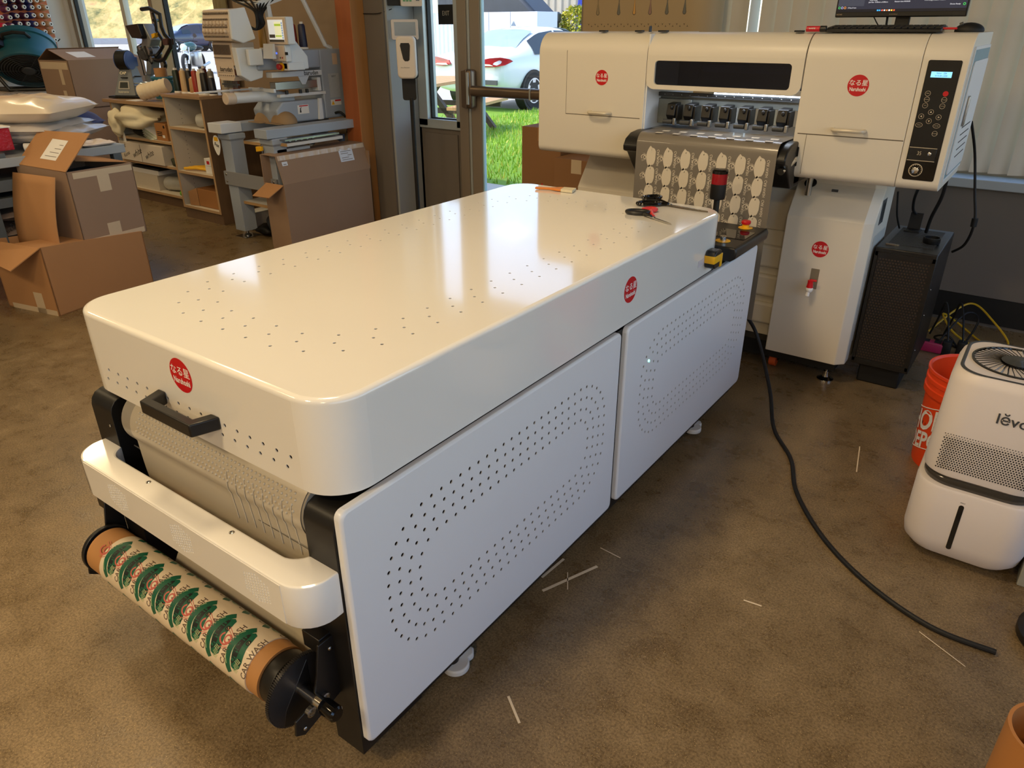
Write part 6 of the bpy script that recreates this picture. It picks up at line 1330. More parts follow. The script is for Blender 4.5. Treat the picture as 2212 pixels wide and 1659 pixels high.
# tall cap heat press
YP = 3.90
t = thing('heat_press', 'tall grey and black heat press with an open looped lever behind the cap press', 'press', (-6.75, YP, .865))
def q2(px, py, dy=0): return Py(px, py, YP + dy)
def slab(mb, pts, d0, d1): mb.prism([q2(*p, d0) for p in pts], (0, d1 - d0, 0))
GP2 = pm('press_silver', (132, 136, 138), .4, .3, var=.05)
mb = MB(); slab(mb, [(296, 52), (308, 51), (326, 86), (322, 100), (330, 118), (318, 124), (304, 100), (306, 86)], 0, .10); hb = mb.obj('press_head', GP2, t, bev=.008)
mb = MB(); slab(mb, [(270, 55), (296, 51), (306, 78), (305, 84), (284, 82), (272, 60)], -.05, .12); mb.obj('heat_platen', BLACK, t, bev=.006)
mb = MB(); slab(mb, [(294, 100), (306, 92), (326, 98), (334, 118), (333, 130), (318, 134), (304, 128), (296, 112)], .02, .09); lk = mb.obj('linkage', GREYD, t, bev=.006)
mb = MB(); 
for p, r in (((325, 110), .035), ((333, 127), .022), ((308, 104), .018)): c_ = q2(*p, .0); mb.lathe([(r, -.03), (r, .0)], c_, (0, 1, 0), 18)
mb.obj('pivot_bolt', STEEL, lk)
mb = MB()
for dy_ in (.0, .10):
    mb.tube([q2(*p, dy_) for p in ((306, 20), (322, 18), (345, 31), (349, 58), (356, 75), (368, 88), (369, 103), (356, 127), (345, 131), (332, 129))], .017, 8)
for dy_ in (.02,): mb.tube([q2(*p, dy_) for p in ((330, 28), (336, 44), (338, 66), (352, 88), (352, 100), (345, 112), (335, 124))], .014, 8)
mb.tube([q2(306, 20, .0), q2(306, 20, .1)], .017, 8); mb.tube([q2(332, 44, 0), q2(346, 44, .1)], .014, 6)
mb.obj('lever_frame', BLACK, t)
mb = MB(); slab(mb, [(350, 84), (361, 83), (362, 97), (352, 98)], -.03, .03); mb.obj('counter_block', pm('maroon_block', (72, 44, 40), .5), t, bev=.003)
mb = MB(); slab(mb, [(326, 74), (334, 71), (334, 79), (328, 83)], -.02, .02); mb.obj('yellow_tab', YEL, hb, smooth=0)
mb = MB(); slab(mb, [(299, 58), (305, 57), (307, 63), (301, 64)], -.003, 0); mb.obj('warning_sticker', YEL, hb, smooth=0)
mb = MB(); slab(mb, [(316, 126), (328, 126), (326, 162), (316, 162)], .02, .10); bs = q2(322, 162, .06); mb.box(bs.x - .10, bs.x + .12, YP - .02, YP + .1, .866, .90); mb.tube([q2(322, 160, .06), Vector((bs.x, YP + .06, .88))], .04, 10); mb.obj('press_column', GP2, t, bev=.004)
mb = MB(); mb.tube(catmull([q2(*p, .06) for p in ((352, 128), (358, 140), (354, 155), (350, 168))], 5), .014, 8); mb.tube([q2(296, 112, -.02), q2(304, 132, -.02), q2(312, 163, -.02)], .005, 5); mb.tube([q2(312, 100, -.03), q2(322, 128, -.03), q2(328, 137, -.03)], .012, 6); mb.obj('press_rod', BLACK, t)
o_ = Pz(337, 195, .866); o_ = Vector((-6.52, 3.78, .865))
t = thing('teal_stool', 'round teal rimmed tub behind the spools on the shelf top', 'tub', o_); mb = MB(); mb.lathe([(.085, 0), (.09, .10), (.10, .12), (.10, .135), (.09, .14), (.09, .155), (.10, .16), (.10, .175), (.085, .18), (.08, .16), (0, .16)], o_, n=32, cap1=False); mb.obj('tub_shell', pm('tub_teal', (42, 104, 122), .4, var=.06), t)
mb = MB(); mb.lathe([(.052, 0), (.052, .085), (.046, .085), (.046, .01)], o_ + Vector((.0, -.01, .162)), n=28, cap1=False); solo(mb, 'kraft_ring', CARD, 'short kraft tape roll standing on the teal tub', 'roll')
o_ = Vector((-6.74, 3.72, .865)); t = thing('hoop_stack', 'stack of thin silver-blue embroidery hoops beside the teal tub', 'hoops', o_)
for k in range(6): mb = MB(); mb.tube([o_ + Vector((.075 * math.cos(q * .349), .075 * math.sin(q * .349), .012 + .022 * k)) for q in range(18)], .006, 6, closed=True); mb.obj('hoop', pm('hoop_steel', (176, 190, 200), .3, .5), t)
def ridged(o, ax_, r, L, n, mat, label, name, cat):
    mb = MB(); pr = [(r * .55, 0), (r * .95, .0)]
    for k in range(n * 4): pr.append((r * (1 + .05 * math.sin(k * 1.57)) * (1 - .12 * k / (n * 4)), .01 + L * k / (n * 4)))
    mb.lathe(pr, o, ax_, 28); return solo(mb, name, mat, label, cat, smooth=50)
ridged((-6.42, 3.50, .932), (.75, .45, .22), .064, .26, 7, pm('ivory_caps', (224, 208, 180), .8, var=.05), 'nested row of ivory caps lying on the low shelf top', 'nested_caps', 'caps')
mb = MB(); mb.box(-6.62, -6.46, 3.46, 3.56, .8655, .868); solo(mb, 'paper_sheet', PAPER, 'white paper sheet on the shelf top in front of the caps', 'paper', smooth=0)
# ---- thread spools on the tall unit
SP = {'dark green': (22, 44, 34), 'dark brown': (52, 38, 34), 'tan': (196, 166, 122), 'gold-tan': (176, 134, 84), 'cream': (222, 208, 184), 'red': (178, 30, 44), 'black': (24, 22, 24), 'brick red': (160, 50, 38), 'maroon': (82, 34, 36), 'grey': (130, 128, 122), 'peach': (222, 164, 122), 'navy': (32, 36, 52), 'beige': (186, 172, 146), 'rust brown': (120, 76, 60), 'red-brown': (140, 52, 40), 'gold': (176, 130, 50), 'midnight blue': (24, 28, 58)}
def king():
    t = thing('thread_spool', 'x', 'thread spool', (0, 0, 0)); mb = MB(); mb.lathe([(.030, 0), (.031, .004), (.031, .010), (.027, .014)], n=18, cap=True); mb.obj('spool_foot', pm('cone_white', (226, 222, 216), .5), t)
    mb = MB(); mb.lathe([(.027, .013), (.0275, .03), (.023, .155), (.017, .166)], n=18); mb.obj('thread_winding', pm('thread_pink', CONE_COL['pink'], .45), t)
    mb = MB(); mb.lathe([(.012, .165), (.012, .18), (.008, .18), (.008, .166)], n=14, cap=False); mb.obj('spool_tip', pm('cone_white', (226, 222, 216), .5), t); return t
kproto = king(); kfirst = True
def put_king(p, label, group, cn, sz=1.0):
    global kfirst
    if kfirst: o = kproto; kfirst = False; o['label'] = label; o['group'] = group
    else: o = dup(kproto, p, 0, label, group)
    o.location = p; o.rotation_euler = (0, 0, 0); o.scale = (1, 1, sz) if sz >= 1 else (1.05, 1.05, sz)
    for c in o.children:
        if c.name.startswith('thread_winding'): c.data = c.data.copy(); c.data.materials[0] = pm('spool_' + cn, SP[cn], .4, var=.1, vs=60, stretch=(.2, .2, 4))
GS = 'thread spools on the taller shelf unit'
for px, py, cn, sz, lb in ((368.5, 201, 'dark green', 1, 'dark green thread spool at the left end of the front row'), (384, 202, 'dark brown', 1, 'dark brown thread spool, second in the front row'), (402, 204, 'tan', 1, 'tan thread spool in the middle of the front row'), (420, 204.5, 'gold-tan', .68, 'short gold-tan thread spool between the tan and cream spools'), (438.5, 207, 'cream', 1, 'cream thread spool at the right of the front row')):
    p = Pz(px, py - 2, CZ); p.y = max(p.y, CY0 + .04); put_king((max(p.x, -5.75), p.y, CZ), lb, GS, cn, sz)
for x, y, cn, sz, lb in ((-5.665, 3.45, 'red', 1, 'red thread spool behind the dark green spool'), (-5.60, 3.46, 'black', 1, 'black thread spool behind the dark brown spool'), (-5.535, 3.47, 'brick red', 1, 'brick red thread spool behind the tan spool'), (-5.53, 3.55, 'maroon', 1.08, 'maroon thread spool rising behind the brick red spool'), (-5.465, 3.49, 'dark brown', 1, 'dark brown thread spool behind the short gold-tan spool'), (-5.375, 3.44, 'black', .95, 'black thread spool right of the cream spool'), (-5.40, 3.52, 'grey', 1, 'grey thread spool behind the black spool'), (-5.37, 3.60, 'peach', 1, 'peach thread spool at the back of the spools'), (-5.31, 3.46, 'navy', .75, 'short navy thread spool near the right end'), (-5.31, 3.57, 'beige', 1.1, 'tall beige thread spool behind the short navy spool'), (-5.31, 3.67, 'rust brown', 1.05, 'rust brown thread spool farthest right by the sewing head')):
    put_king((x, y, CZ), lb, GS, cn, sz)
# ---- curtain at the window's right edge
mb = MB(); mb.grid(lambda u, v: Vector((-6.36 + .19 * u, YB - .06 + .025 * math.sin(u * 22), .9 + 2.0 * v)), 24, 1); solo(mb, 'curtain', pm('olive_curtain', (150, 140, 106), .85, var=.06), 'narrow folded olive curtain at the right edge of the window', 'curtain', smooth=60)
# ---- embroidery machine
EN = GREYBLUE; EB = pm('machine_white_warm', (206, 188, 168), .45, var=.02); EW = pm('machine_white', (214, 218, 222), .4, var=.015)  # EB is the white enamel with warm lamp light put into its colour
t = thing('embroidery_machine', 'pale blue-grey multi-needle embroidery machine with touch screen on a steel stand', 'machine', (-4.6, 3.6, 0))
for x in (-4.905, -4.425):
    for y in (3.19, 3.98):
        mb = MB(); loft(mb, [[(x, y, z) for x, y in ((x + i, y + i), (x + .115 - i, y + i), (x + .115 - i, y + .11 - i), (x + i, y + .11 - i))] for i, z in ((.0, .05), (.0, .70), (-.012, .715), (-.012, .745), (.0, .75))]); mb.obj('leg', EN, t, smooth=0, bev=.003)
        mb = MB(); mb.cyl((x + .057, y + .055, 0), (x + .057, y + .055, .05), .012, n=12); mb.lathe([(.03, .004), (.03, .01), (.014, .022)], (x + .057, y + .055, 0), n=16); mb.box(x - .01, x + .125, y - .01, y + .12, 0, .004); mb.obj('levelling_foot', STEEL, t)
for x0, x1 in ((-4.93, -4.80), (-4.445, -4.31)):
    mb = MB(); mb.box(x0, x1, 3.15, 4.12, .752, .812); mb.obj('top_beam', EN, t, smooth=0, bev=.004)
mb = MB(); mb.box(-4.945, -4.79, 3.13, 3.30, .756, .822); mb.obj('beam_cap', EW, t, smooth=0, bev=.004)
mb = MB(); mb.box(-4.915, -4.31, 3.175, 3.19, .39, .485); mb.mi = 1
for x in (-4.885, -4.34):
    for z in (.415, .465): mb.ball((x, 3.173, z), .009, sy=.5, u=8, v=6)
mb.obj('cross_brace', [pm('brace_grey', (136, 138, 142), .45, var=.03), STEEL], t)
mb = MB(); mb.box(-4.80, -4.42, 3.9, 3.93, .60, .70); mb.obj('rear_crossmember', pm('shade_blue', (84, 98, 122), .5), t, smooth=0)
PBW = pm('white_board', (206, 204, 200), .5, var=.02); PBE = pm('chipboard', (178, 142, 96), .8, var=.1, vs=60)
for nm, x0, x1, y0, y1, z in (('board', -4.80, -4.42, 3.30, 3.8, .672), ('board', -4.31, -4.16 - .22, 3.22, 3.5, .655), ('lower_shelf', -4.80, -4.42, 3.22, 3.9, .255)):
    if x1 < x0: x0, x1 = x1, x0
    mb = MB(); mb.box(x0, x1, y0, y1, z, z + .02); mb.mi = 1; mb.box(x0, x1, y0 - .002, y0, z, z + .02); mb.obj(nm, [PBW, PBE], t, smooth=0)
mb = MB(); mb.box(-4.31, -4.24, 3.25, 3.75, .70, .72); mb.mi = 1; mb.box(-4.312, -4.238, 3.248, 3.25, .70, .72); mb.obj('board', [PBW, PBE], t, smooth=0)
# body: base, column, arm
mb = MB(); mb.prism([(-4.77, y, z) for y, z in ((3.42, .812), (3.40, .90), (3.46, .955), (3.84, .955), (3.84, .812))], (.27, 0, 0)); mb.obj('machine_base', EN, t, smooth=0, bev=.012, seg=3)
mb = MB(); mb.box(-4.77, -4.50, 3.84, 4.06, .812, 1.285); col_ = mb.obj('column', EN, t, smooth=0, bev=.012, seg=3)
mb = MB(); mb.box(-4.77, -4.50, 3.30, 3.845, 1.165, 1.285); mb.obj('arm', EN, t, smooth=0, bev=.012, seg=3)
mb = MB(); mb.tube([(-4.62, 3.62, .945), (-4.62, 3.5, .985), (-4.62, 3.36, .995), (-4.62, 3.10, .995)], [.055, .042, .036, .034], 18); ca = mb.obj('cylinder_arm', EW, t)
mb = MB(); mb.cyl((-4.62, 3.092, .995), (-4.62, 3.16, .995), .037, n=18); mb.obj('arm_tip', EB, ca, bev=.004)
mb = MB(); mb.box(-4.56, -4.50, 3.42, 3.82, 1.035, 1.085); mb.mi = 1; mb.box(-4.56, -4.495, 3.79, 3.82, 1.01, 1.10); mb.box(-4.54, -4.498, 3.45, 3.86, .985, 1.005); mb.box(-4.78, -4.745, 2.98, 3.5, 1.03, 1.04); mb.box(-4.78, -4.50, 3.40, 3.42, 1.02, 1.045)
mb.mi = 2
for y in (3.50, 3.62, 3.68): mb.cyl((-4.49, y, 1.005), (-4.49, y, 1.03), .012, n=10)
mb.obj('pantograph', [STEEL, EW, BLACK], t, smooth=0, bev=.002)
mb = MB(); mb.box(-4.56, -4.495, 3.40, 3.84, 1.115, 1.15); mb.prism([(-4.50, y, z) for y, z in ((3.62, 1.115), (3.72, 1.115), (3.68, 1.06), (3.65, 1.06))], (.006, 0, 0)); gr_ = mb.obj('guide_rail', EW, t, smooth=0, bev=.004)
mb = MB(); text_into(mb, 'barudan', frame((-4.4945, 3.74, 1.133), (0, 1, 0), (0, 0, 1)), .04, bold=.015); mb.obj('maker_lettering', INKB, gr_, smooth=0, nofix=True)
for (y0, y1, z0, z1, m_, nm) in ((3.955, 4.0, 1.18, 1.255, pm('tan_sticker', (206, 180, 154), .6), 'column_sticker'), (3.90, 4.0, .955, 1.12, pm('grey_plate', (176, 180, 184), .5, var=.12, vs=60), 'spec_plate'), (3.90, 4.0, .90, .94, PAPER, 'warning_label')):
    mb = MB(); mb.box(-4.50, -4.4985, y0, y1, z0, z1); o = mb.obj(nm, m_, col_, smooth=0)
mb = MB(); mb.prism([(-4.4984, y, z) for y, z in ((3.905, .905), (3.935, .905), (3.92, .933))], (.0004, 0, 0)); mb.obj('warning_triangle', YEL, col_, smooth=0)
mb = MB(); mb.box(-4.4984, -4.498, 3.94, 3.998, .927, .938); mb.box(-4.4984, -4.498, 3.60, 3.68, .915, .922); mb.obj('warning_stripe', RED, col_, smooth=0)
mb = MB(); text_into(mb, 'BEKT', frame((-4.4982, 3.95, 1.10), (0, 1, 0), (0, 0, 1)), .018); mb.obj('plate_lettering', INKB, col_, smooth=0, nofix=True)
mb = MB(); mb.box(-4.50, -4.4985, 3.585, 3.685, .865, .925); mb.obj('warning_label', PAPER, t, smooth=0)
mb = MB(); mb.prism([(-4.4984, y, z) for y, z in ((3.60, .875), (3.615, .875), (3.612, .90), (3.622, .912), (3.606, .905))], (.0006, 0, 0)); mb.obj('label_mark', INKB, t, smooth=0)
mb = MB(); mb.prism([(-4.50, y, z) for y, z in ((3.76, .815), (3.80, .815), (3.80, .96), (3.775, .96))], (.02, 0, 0)); mb.obj('support_plate', EW, t, smooth=0, bev=.002)
mb = MB(); mb.tube(catmull([(-4.50, 3.93, .845), (-4.46, 3.95, .85), (-4.44, 3.98, .80), (-4.44, 3.98, .70)], 5), .009, 8); mb.obj('mains_cord', BLACKM, t)
# head
HY = 3.17
mb = MB(); mb.box(-4.785, -4.565, HY, 3.34, 1.20, 1.34); mb.box(-4.775, -4.58, HY - .004, HY, 1.125, 1.27); mb.prism([(x, HY - .004, z) for x, z in ((-4.775, 1.13), (-4.58, 1.13), (-4.60, 1.105), (-4.74, 1.105))], (0, .12, 0)); hd = mb.obj('needle_head', EB, t, smooth=0, bev=.006)
mb = MB(); mb.prism([(-4.565, y, z) for y, z in ((3.16, 1.31), (3.30, 1.31), (3.36, 1.2), (3.34, 1.12), (3.24, 1.10), (3.17, 1.14))], (.05, 0, 0)); mb.box(-4.50, -4.47, 3.22, 3.33, 1.20, 1.3); mb.obj('head_side', EW, t, smooth=0, bev=.006)
mb = MB(); mb.prism([(-4.80, y, z) for y, z in ((3.13, 1.35), (3.12, 1.40), (3.15, 1.53), (3.25, 1.54), (3.30, 1.36), (3.22, 1.335))], (.30, 0, 0)); tn = mb.obj('tension_head', EB, t, smooth=0, bev=.005)
mb = MB(); mb.prism([(-4.498, y, z) for y, z in ((3.12, 1.36), (3.13, 1.53), (3.25, 1.545), (3.30, 1.36), (3.2, 1.335))], (.02, 0, 0)); mb.obj('end_cover', EW, tn, smooth=0, bev=.006)
def hf(z): return 3.12 + (.03 * (z - 1.40) / .13 if z > 1.40 else .01 * (1.40 - z) / .05)
for z, n_, r in ((1.51, 15, .0075), (1.475, 15, .006), (1.452, 7, .0145), (1.430, 15, .006), (1.405, 7, .0145), (1.375, 15, .006)):
    mb = MB()
    for k in range(n_): mb.ball((-4.785 + .27 * (k + .5) / n_, hf(z) - .004, z), r, u=10, v=7)
    mb.obj('tension_row', EB if r > .01 else pm('bead_grey', (120, 108, 96), .4, .3), tn)
mb = MB()
for k in range(15): mb.box(-4.765 + .0122 * k, -4.760 + .0122 * k, HY - .010, HY - .004, 1.265, 1.325)
mb.box(-4.77, -4.585, HY - .012, HY - .006, 1.245, 1.25); mb.obj('thread_slots', pm('slot_brown', (104, 90, 78), .5), hd, smooth=0)
mb = MB()
for k in range(15): mb.cyl((-4.75 + .0105 * k, HY + .02, 1.06), (-4.75 + .0105 * k, HY + .02, 1.11), .0025, n=6)
mb.box(-4.76, -4.59, HY + .01, HY + .03, 1.075, 1.085); mb.obj('needle_bars', GREYD, hd)
mb = MB(); text_into(mb, 'barudan', frame((-4.665, HY - .0045, 1.175), (1, 0, 0), (0, 0, 1)), .042, bold=.012, shear=.15)
for k in range(8): mb.lathe([(.004, 0), (.004, .0008)], (-4.745 + .022 * k, HY - .0042, 1.137), (0, -1, 0), 8)
mb.box(-4.76, -4.60, HY - .0045, HY - .004, 1.153, 1.1545); mb.obj('head_lettering', INKB, hd, smooth=0, nofix=True)
# control screen on the right side
mb = MB(); mb.box(-4.465, -4.275, 3.39, 3.40, 1.325, 1.487); cs = mb.obj('screen_case', EB, t, smooth=0, bev=.006)
mb = MB(); mb.box(-4.465, -4.275, 3.40, 3.46, 1.325, 1.49); mb.box(-4.45, -4.32, 3.40, 3.45, 1.22, 1.325); mb.prism([(-4.40, y, z) for y, z in ((3.44, 1.40), (3.50, 1.36), (3.60, 1.25), (3.60, 1.17), (3.42, 1.17), (3.42, 1.3))], (.06, 0, 0)); mb.box(-4.46, -4.33, 3.42, 3.56, 1.165, 1.215); mb.obj('screen_back', EW, cs, smooth=0, bev=.006)
mb = MB(); mb.box(-4.452, -4.30, 3.3885, 3.39, 1.34, 1.472); sc = mb.obj('touch_screen', pm('screen_pale', (206, 208, 204), .2, emit=(206, 208, 204), es=.55), cs, smooth=0)
mb = MB(); mb.box(-4.385, -4.32, 3.388, 3.3885, 1.36, 1.46); mb.mi = 1; mb.box(-4.385, -4.32, 3.3876, 3.388, 1.435, 1.448); mb.box(-4.385, -4.32, 3.3876, 3.388, 1.372, 1.38); mb.mi = 2; mb.box(-4.452, -4.30, 3.388, 3.3885, 1.34, 1.355); mb.box(-4.448, -4.39, 3.388, 3.3885, 1.365, 1.385); mb.mi = 3
for k in range(7): mb.box(-4.316, -4.304, 3.388, 3.3885, 1.36 + .0145 * k, 1.37 + .0145 * k)
mb.obj('screen_panel', [pm('pale_yellow', (226, 226, 190), .3, emit=(220, 220, 180), es=.5), pm('lime_bar', (160, 186, 60), .3, emit=(160, 186, 60), es=.5), pm('bar_grey', (96, 92, 86), .3), pm('icon_blue', (130, 160, 200), .3, emit=(120, 150, 190), es=.4)], sc, smooth=0)
mb = MB(); mb.box(-4.452, -4.322, 3.39, 3.40, 1.225, 1.318); kp = mb.obj('key_panel', EB, cs, smooth=0, bev=.003)
for x, z, c, e in ((-4.418, 1.297, (60, 90, 240), 1), (-4.418, 1.247, (60, 90, 240), 1), (-4.436, 1.272, (60, 90, 240), 1), (-4.40, 1.272, (60, 90, 240), 1), (-4.418, 1.272, (70, 220, 110), 1), (-4.365, 1.245, (80, 100, 70), 0), (-4.345, 1.245, (170, 60, 50), 0)):
    mb = MB(); mb.lathe([(.006, 0), (.006, .002)], (x, 3.39, z), (0, -1, 0), 12); mb.obj('key', pm('key_%d_%d' % (c[0], c[1]), c, .3, emit=c if e else None, es=2.0), kp)
mb = MB(); mb.lathe([(.026, 0), (.026, .006)], (-4.40, 3.42, 1.188), (0, -1, 0), 20); mb.obj('button_ring', YEL, cs); mb = MB(); mb.lathe([(.013, .0), (.019, .015), (.02, .025), (.016, .03)], (-4.40, 3.414, 1.188), (0, -1, 0), 20); mb.obj('emergency_button', pm('stop_red', (170, 36, 40), .4), cs)
mb = MB(); mb.box(-4.34, -4.30, 3.398, 3.404, 1.262, 1.28); mb.obj('usb_port', BLACKM, cs, smooth=0)
mb = MB(); mb.prism([(-4.47, y, z) for y, z in ((3.33, 1.24), (3.345, 1.33), (3.36, 1.33), (3.36, 1.24))], (.10, 0, 0)); mb.obj('shield_plate', pm('shield_white', (206, 208, 210), .4), t, smooth=0)
# thread stand, tubes and cones
mb = MB(); mb.prism([(-4.62 + .0, y, z) for y, z in ((3.42, 1.545), (3.46, 1.545), (3.86, 1.66), (3.86, 1.70), (3.42, 1.58))], (.04, 0, 0)); mb.box(-4.61, -4.58, 3.50, 3.53, 1.285, 1.56); mb.tube([(-4.53, 3.76, 1.62), (-4.53, 3.93, 1.31), (-4.53, 3.98, 1.289)], .016, 8); mb.tube([(-4.72, 3.62, 1.6), (-4.72, 3.66, 1.29)], .01, 6)
for k in range(5): mb.box(-4.80, -4.56, 3.42 + .09 * k, 3.46 + .09 * k, 1.575 + .025 * k, 1.585 + .025 * k)
mb.obj('thread_stand', EW, t, smooth=0)
for k in range(8):
    mb = MB(); y1_ = 3.45 + .05 * k; z1_ = 1.585 + .014 * k; x = -4.76 + .025 * k
    mb.tube(catmull([(x + .04, y1_, z1_), (x + .02, y1_ - .10, z1_ + .01), (-4.52 - .01 * k, 3.34 + .02 * k, 1.53), (-4.50 - .01 * k, 3.34 + .016 * k, 1.45), (-4.50 - .01 * k, 3.32 + .010 * k, 1.415), (-4.51, 3.285, 1.44), (-4.52, 3.265, 1.49)], 6), .0065, 6); mb.obj('thread_tube', BLACKM, t)
GM = 'thread spools on the embroidery machine'
for x, y, cn, lb in ((-4.70, 3.52, 'gold', 'gold thread spool standing on the sewing machine arm'), (-4.66, 3.58, 'black', 'black thread spool left of the touch screen on the machine arm'), (-4.62, 3.72, 'red-brown', 'red thread spool just right of the touch screen'), (-4.56, 3.755, 'midnight blue', 'midnight blue thread spool right of the red spool on the arm')): put_king((x, y, 1.2865), lb, GM, cn, .98)
# things on and under the machine stand
CAPM = pm('tan_cap', (150, 122, 88), .85, var=.1, vs=20, bump=.1)
for k, (x, y, lb) in enumerate(((-4.70, 3.46, 'tan cap with open back lying left on the machine stand'), (-4.52, 3.47, 'tan cap lying right on the machine stand'))):
    tt = thing('baseball_cap', lb, 'cap', (x, y, .812), group='tan caps'); mb = MB(); mb.ball((x, y, .815), .085, sx=1.05, sy=1.1, sz=.95, u=24, v=14)
    for v in mb.bm.verts: v.co.z = max(v.co.z, .8125)
    cr2 = mb.obj('cap_crown', CAPM, tt); mb = MB(); mb.grid(lambda u, v, x=x, y=y: Vector((x + (u - .5) * .15, y - .07 - .075 * v * (1 - (2 * u - 1) ** 2 * .5), .818 - .0 * v + .008 * math.cos((u - .5) * 3))), 10, 4); br_ = mb.obj('cap_brim', CAPM, tt); br_.modifiers.new('solid', 'SOLIDIFY').thickness = .003
    mb = MB(); mb.ball((x, y, .895), .006, sz=.6, u=8, v=6); mb.obj('cap_button', CAPM, cr2)
for k in range(2): pass
t2 = thing('cap_patch', 'white teardrop patch with a yellow square hanging on the stand leg', 'patch', (-4.92, 3.15, .62)); mb = MB(); mb.prism([(-4.925 + .042 * math.sin(q * .2856) * (1 if math.cos(q * .2856) > 0 else (1 + .35 * math.cos(q * .2856))), 3.166, .665 + .07 * math.cos(q * .2856)) for q in range(22)], (0, -.003, 0)); c = mb.obj('patch', INKW, t2, smooth=0)
mb = MB(); mb.box(-4.945, -4.90, 3.1615, 3.163, .695, .722); mb.obj('yellow_square', YEL, c, smooth=0); mb = MB(); text_into(mb, 'Fox', frame((-4.922, 3.1628, .668), (.93, 0, -.25), (.25, 0, .93)), .034, bold=.03); mb.obj('patch_lettering', INKB, c, smooth=0, nofix=True)
t2 = thing('spring_clamp', 'small yellow clamp on the right front stand leg', 'clamp', (-4.43, 3.18, .68)); mb = MB(); mb.prism([(-4.46, 3.175, .66), (-4.40, 3.175, .67), (-4.40, 3.175, .70), (-4.46, 3.175, .695)], (0, -.02, 0)); mb.obj('clamp_body', YEL, t2, bev=.003); mb = MB(); mb.cyl((-4.405, 3.165, .65), (-4.405, 3.165, .715), .004, n=8); mb.obj('clamp_bolt', STEEL, t2)
t2 = thing('hoop_frame', 'small metal hoop frame hanging under the stand beam', 'hoop frame', (-4.25, 3.45, .72)); mb = MB(); mb.box(-4.30, -4.24, 3.24, 3.72, .735, .745); [mb.ball((-4.27, 3.30 + .05 * k, .728), .012, u=8, v=6) for k in range(5)]; mb.obj('frame_bar', STEEL, t2)
drape('dark_motor', (-4.60, 3.42, .10), .14, .13, .10, pm('motor_dark', (34, 44, 58), .4, var=.4, vs=14), 'dark blue round motor under the lower stand shelf', 'motor', 17, .15)
drape('cable_pile', (-4.74, 3.36, .04), .10, .09, .038, BLACKM, 'black cable pile on the floor under the stand', 'cables', 19, .4)
mb = MB(); mb.box(-5.08, -4.955, 3.36, 3.7, 0, .13); solo(mb, 'white_block', PAPER, 'white box on the floor between the taller unit and stand leg', 'box', smooth=0, bev=.003)
# big open carton in front of the post
bx0, bx1, by0, by1 = -4.375, -4.16, 3.12, 3.92
t2 = thing('cardboard_box', 'big brown carton with shipping label and open side in front of the wooden post', 'box', (-4.27, 3.5, 0))
mb = MB(); lean = .05
pf = [(bx1, 0), (bx1, .475), (bx1 - lean, .655)]
mb.prism([(x, by0, z) for x, z in pf + [(x - .006, z) for x, z in pf[::-1]]], (0, by1 - by0, 0)); mb.prism([(x, by0, z) for x, z in ((bx0, 0), (bx0, .655), (bx0 + .006, .655), (bx0 + .006, 0))], (0, by1 - by0, 0)); mb.box(bx0, bx1, by1 - .006, by1, 0, .60); mb.box(bx0 + .006, bx1 - .006, by0, by0 + .006, 0, .47); mb.box(bx0, bx1, by0, by1, 0, .006)
mb.prism([(bx0, by0 + .01, .652), (bx1 - lean, by0 + .01, .652), (bx1 - lean, by1, .652), (bx0, by1, .652)], (0, 0, .005)); bc_ = mb.obj('carton', CARDG, t2, smooth=0)
mb = MB(); mb.sheet([(bx0 + .03, by0, .47), (bx1 - .005, by0, .47), (bx1 - .02, by0 - .12, .405), (bx0 + .02, by0 - .12, .40)], .005); mb.obj('side_flap', CARD, t2, smooth=0)
mb = MB(); mb.sheet([(bx0 - .0, by0 + .45, .655), (bx0 - .0, by0 + .72, .655), (bx0 - .01, by0 + .60, .73)], .005); mb.obj('top_flap', CARDD, t2, smooth=0)
def ff(y, z): return Vector((bx1 - lean * max(0, z - .475) / .18 + .0008, y, z))
mb = MB(); mb.face([ff(3.66, .55), ff(3.79, .55), ff(3.79, .635), ff(3.66, .635)]); mb.face([ff(3.155, .59), ff(3.20, .59), ff(3.20, .615), ff(3.155, .615)]); lb2 = mb.obj('label_sheet', pm('label_blue_white', (206, 212, 222), .5), bc_, smooth=0, nofix=True)
mb = MB()
for k in range(5): mb.face([ff(3.675 + .06 * (k == 2), .56 + .014 * k) + Vector((.0006, 0, 0)), ff(3.775 - .03 * (k % 2), .56 + .014 * k) + Vector((.0006, 0, 0)), ff(3.775 - .03 * (k % 2), .564 + .014 * k) + Vector((.0006, 0, 0)), ff(3.675 + .06 * (k == 2), .564 + .014 * k) + Vector((.0006, 0, 0))])
mb.face([ff(3.165, .597) + Vector((.0006, 0, 0)), ff(3.19, .597) + Vector((.0006, 0, 0)), ff(3.19, .602) + Vector((.0006, 0, 0)), ff(3.165, .602) + Vector((.0006, 0, 0))]); mb.obj('label_print', pm('label_ink', (120, 116, 110), .7), lb2, smooth=0, nofix=True)
mb = MB(); mb.grid(lambda u, v: ff(by0 + .01 + (by1 - by0 - .02) * u, .625 + .03 * v) + Vector((.001 + .0015 * math.sin(u * 60), 0, 0)), 60, 1); mb.obj('packing_tape', pm('clear_shiny_tape', (196, 178, 156), .12, var=.1, vs=30), bc_, smooth=60, nofix=True)
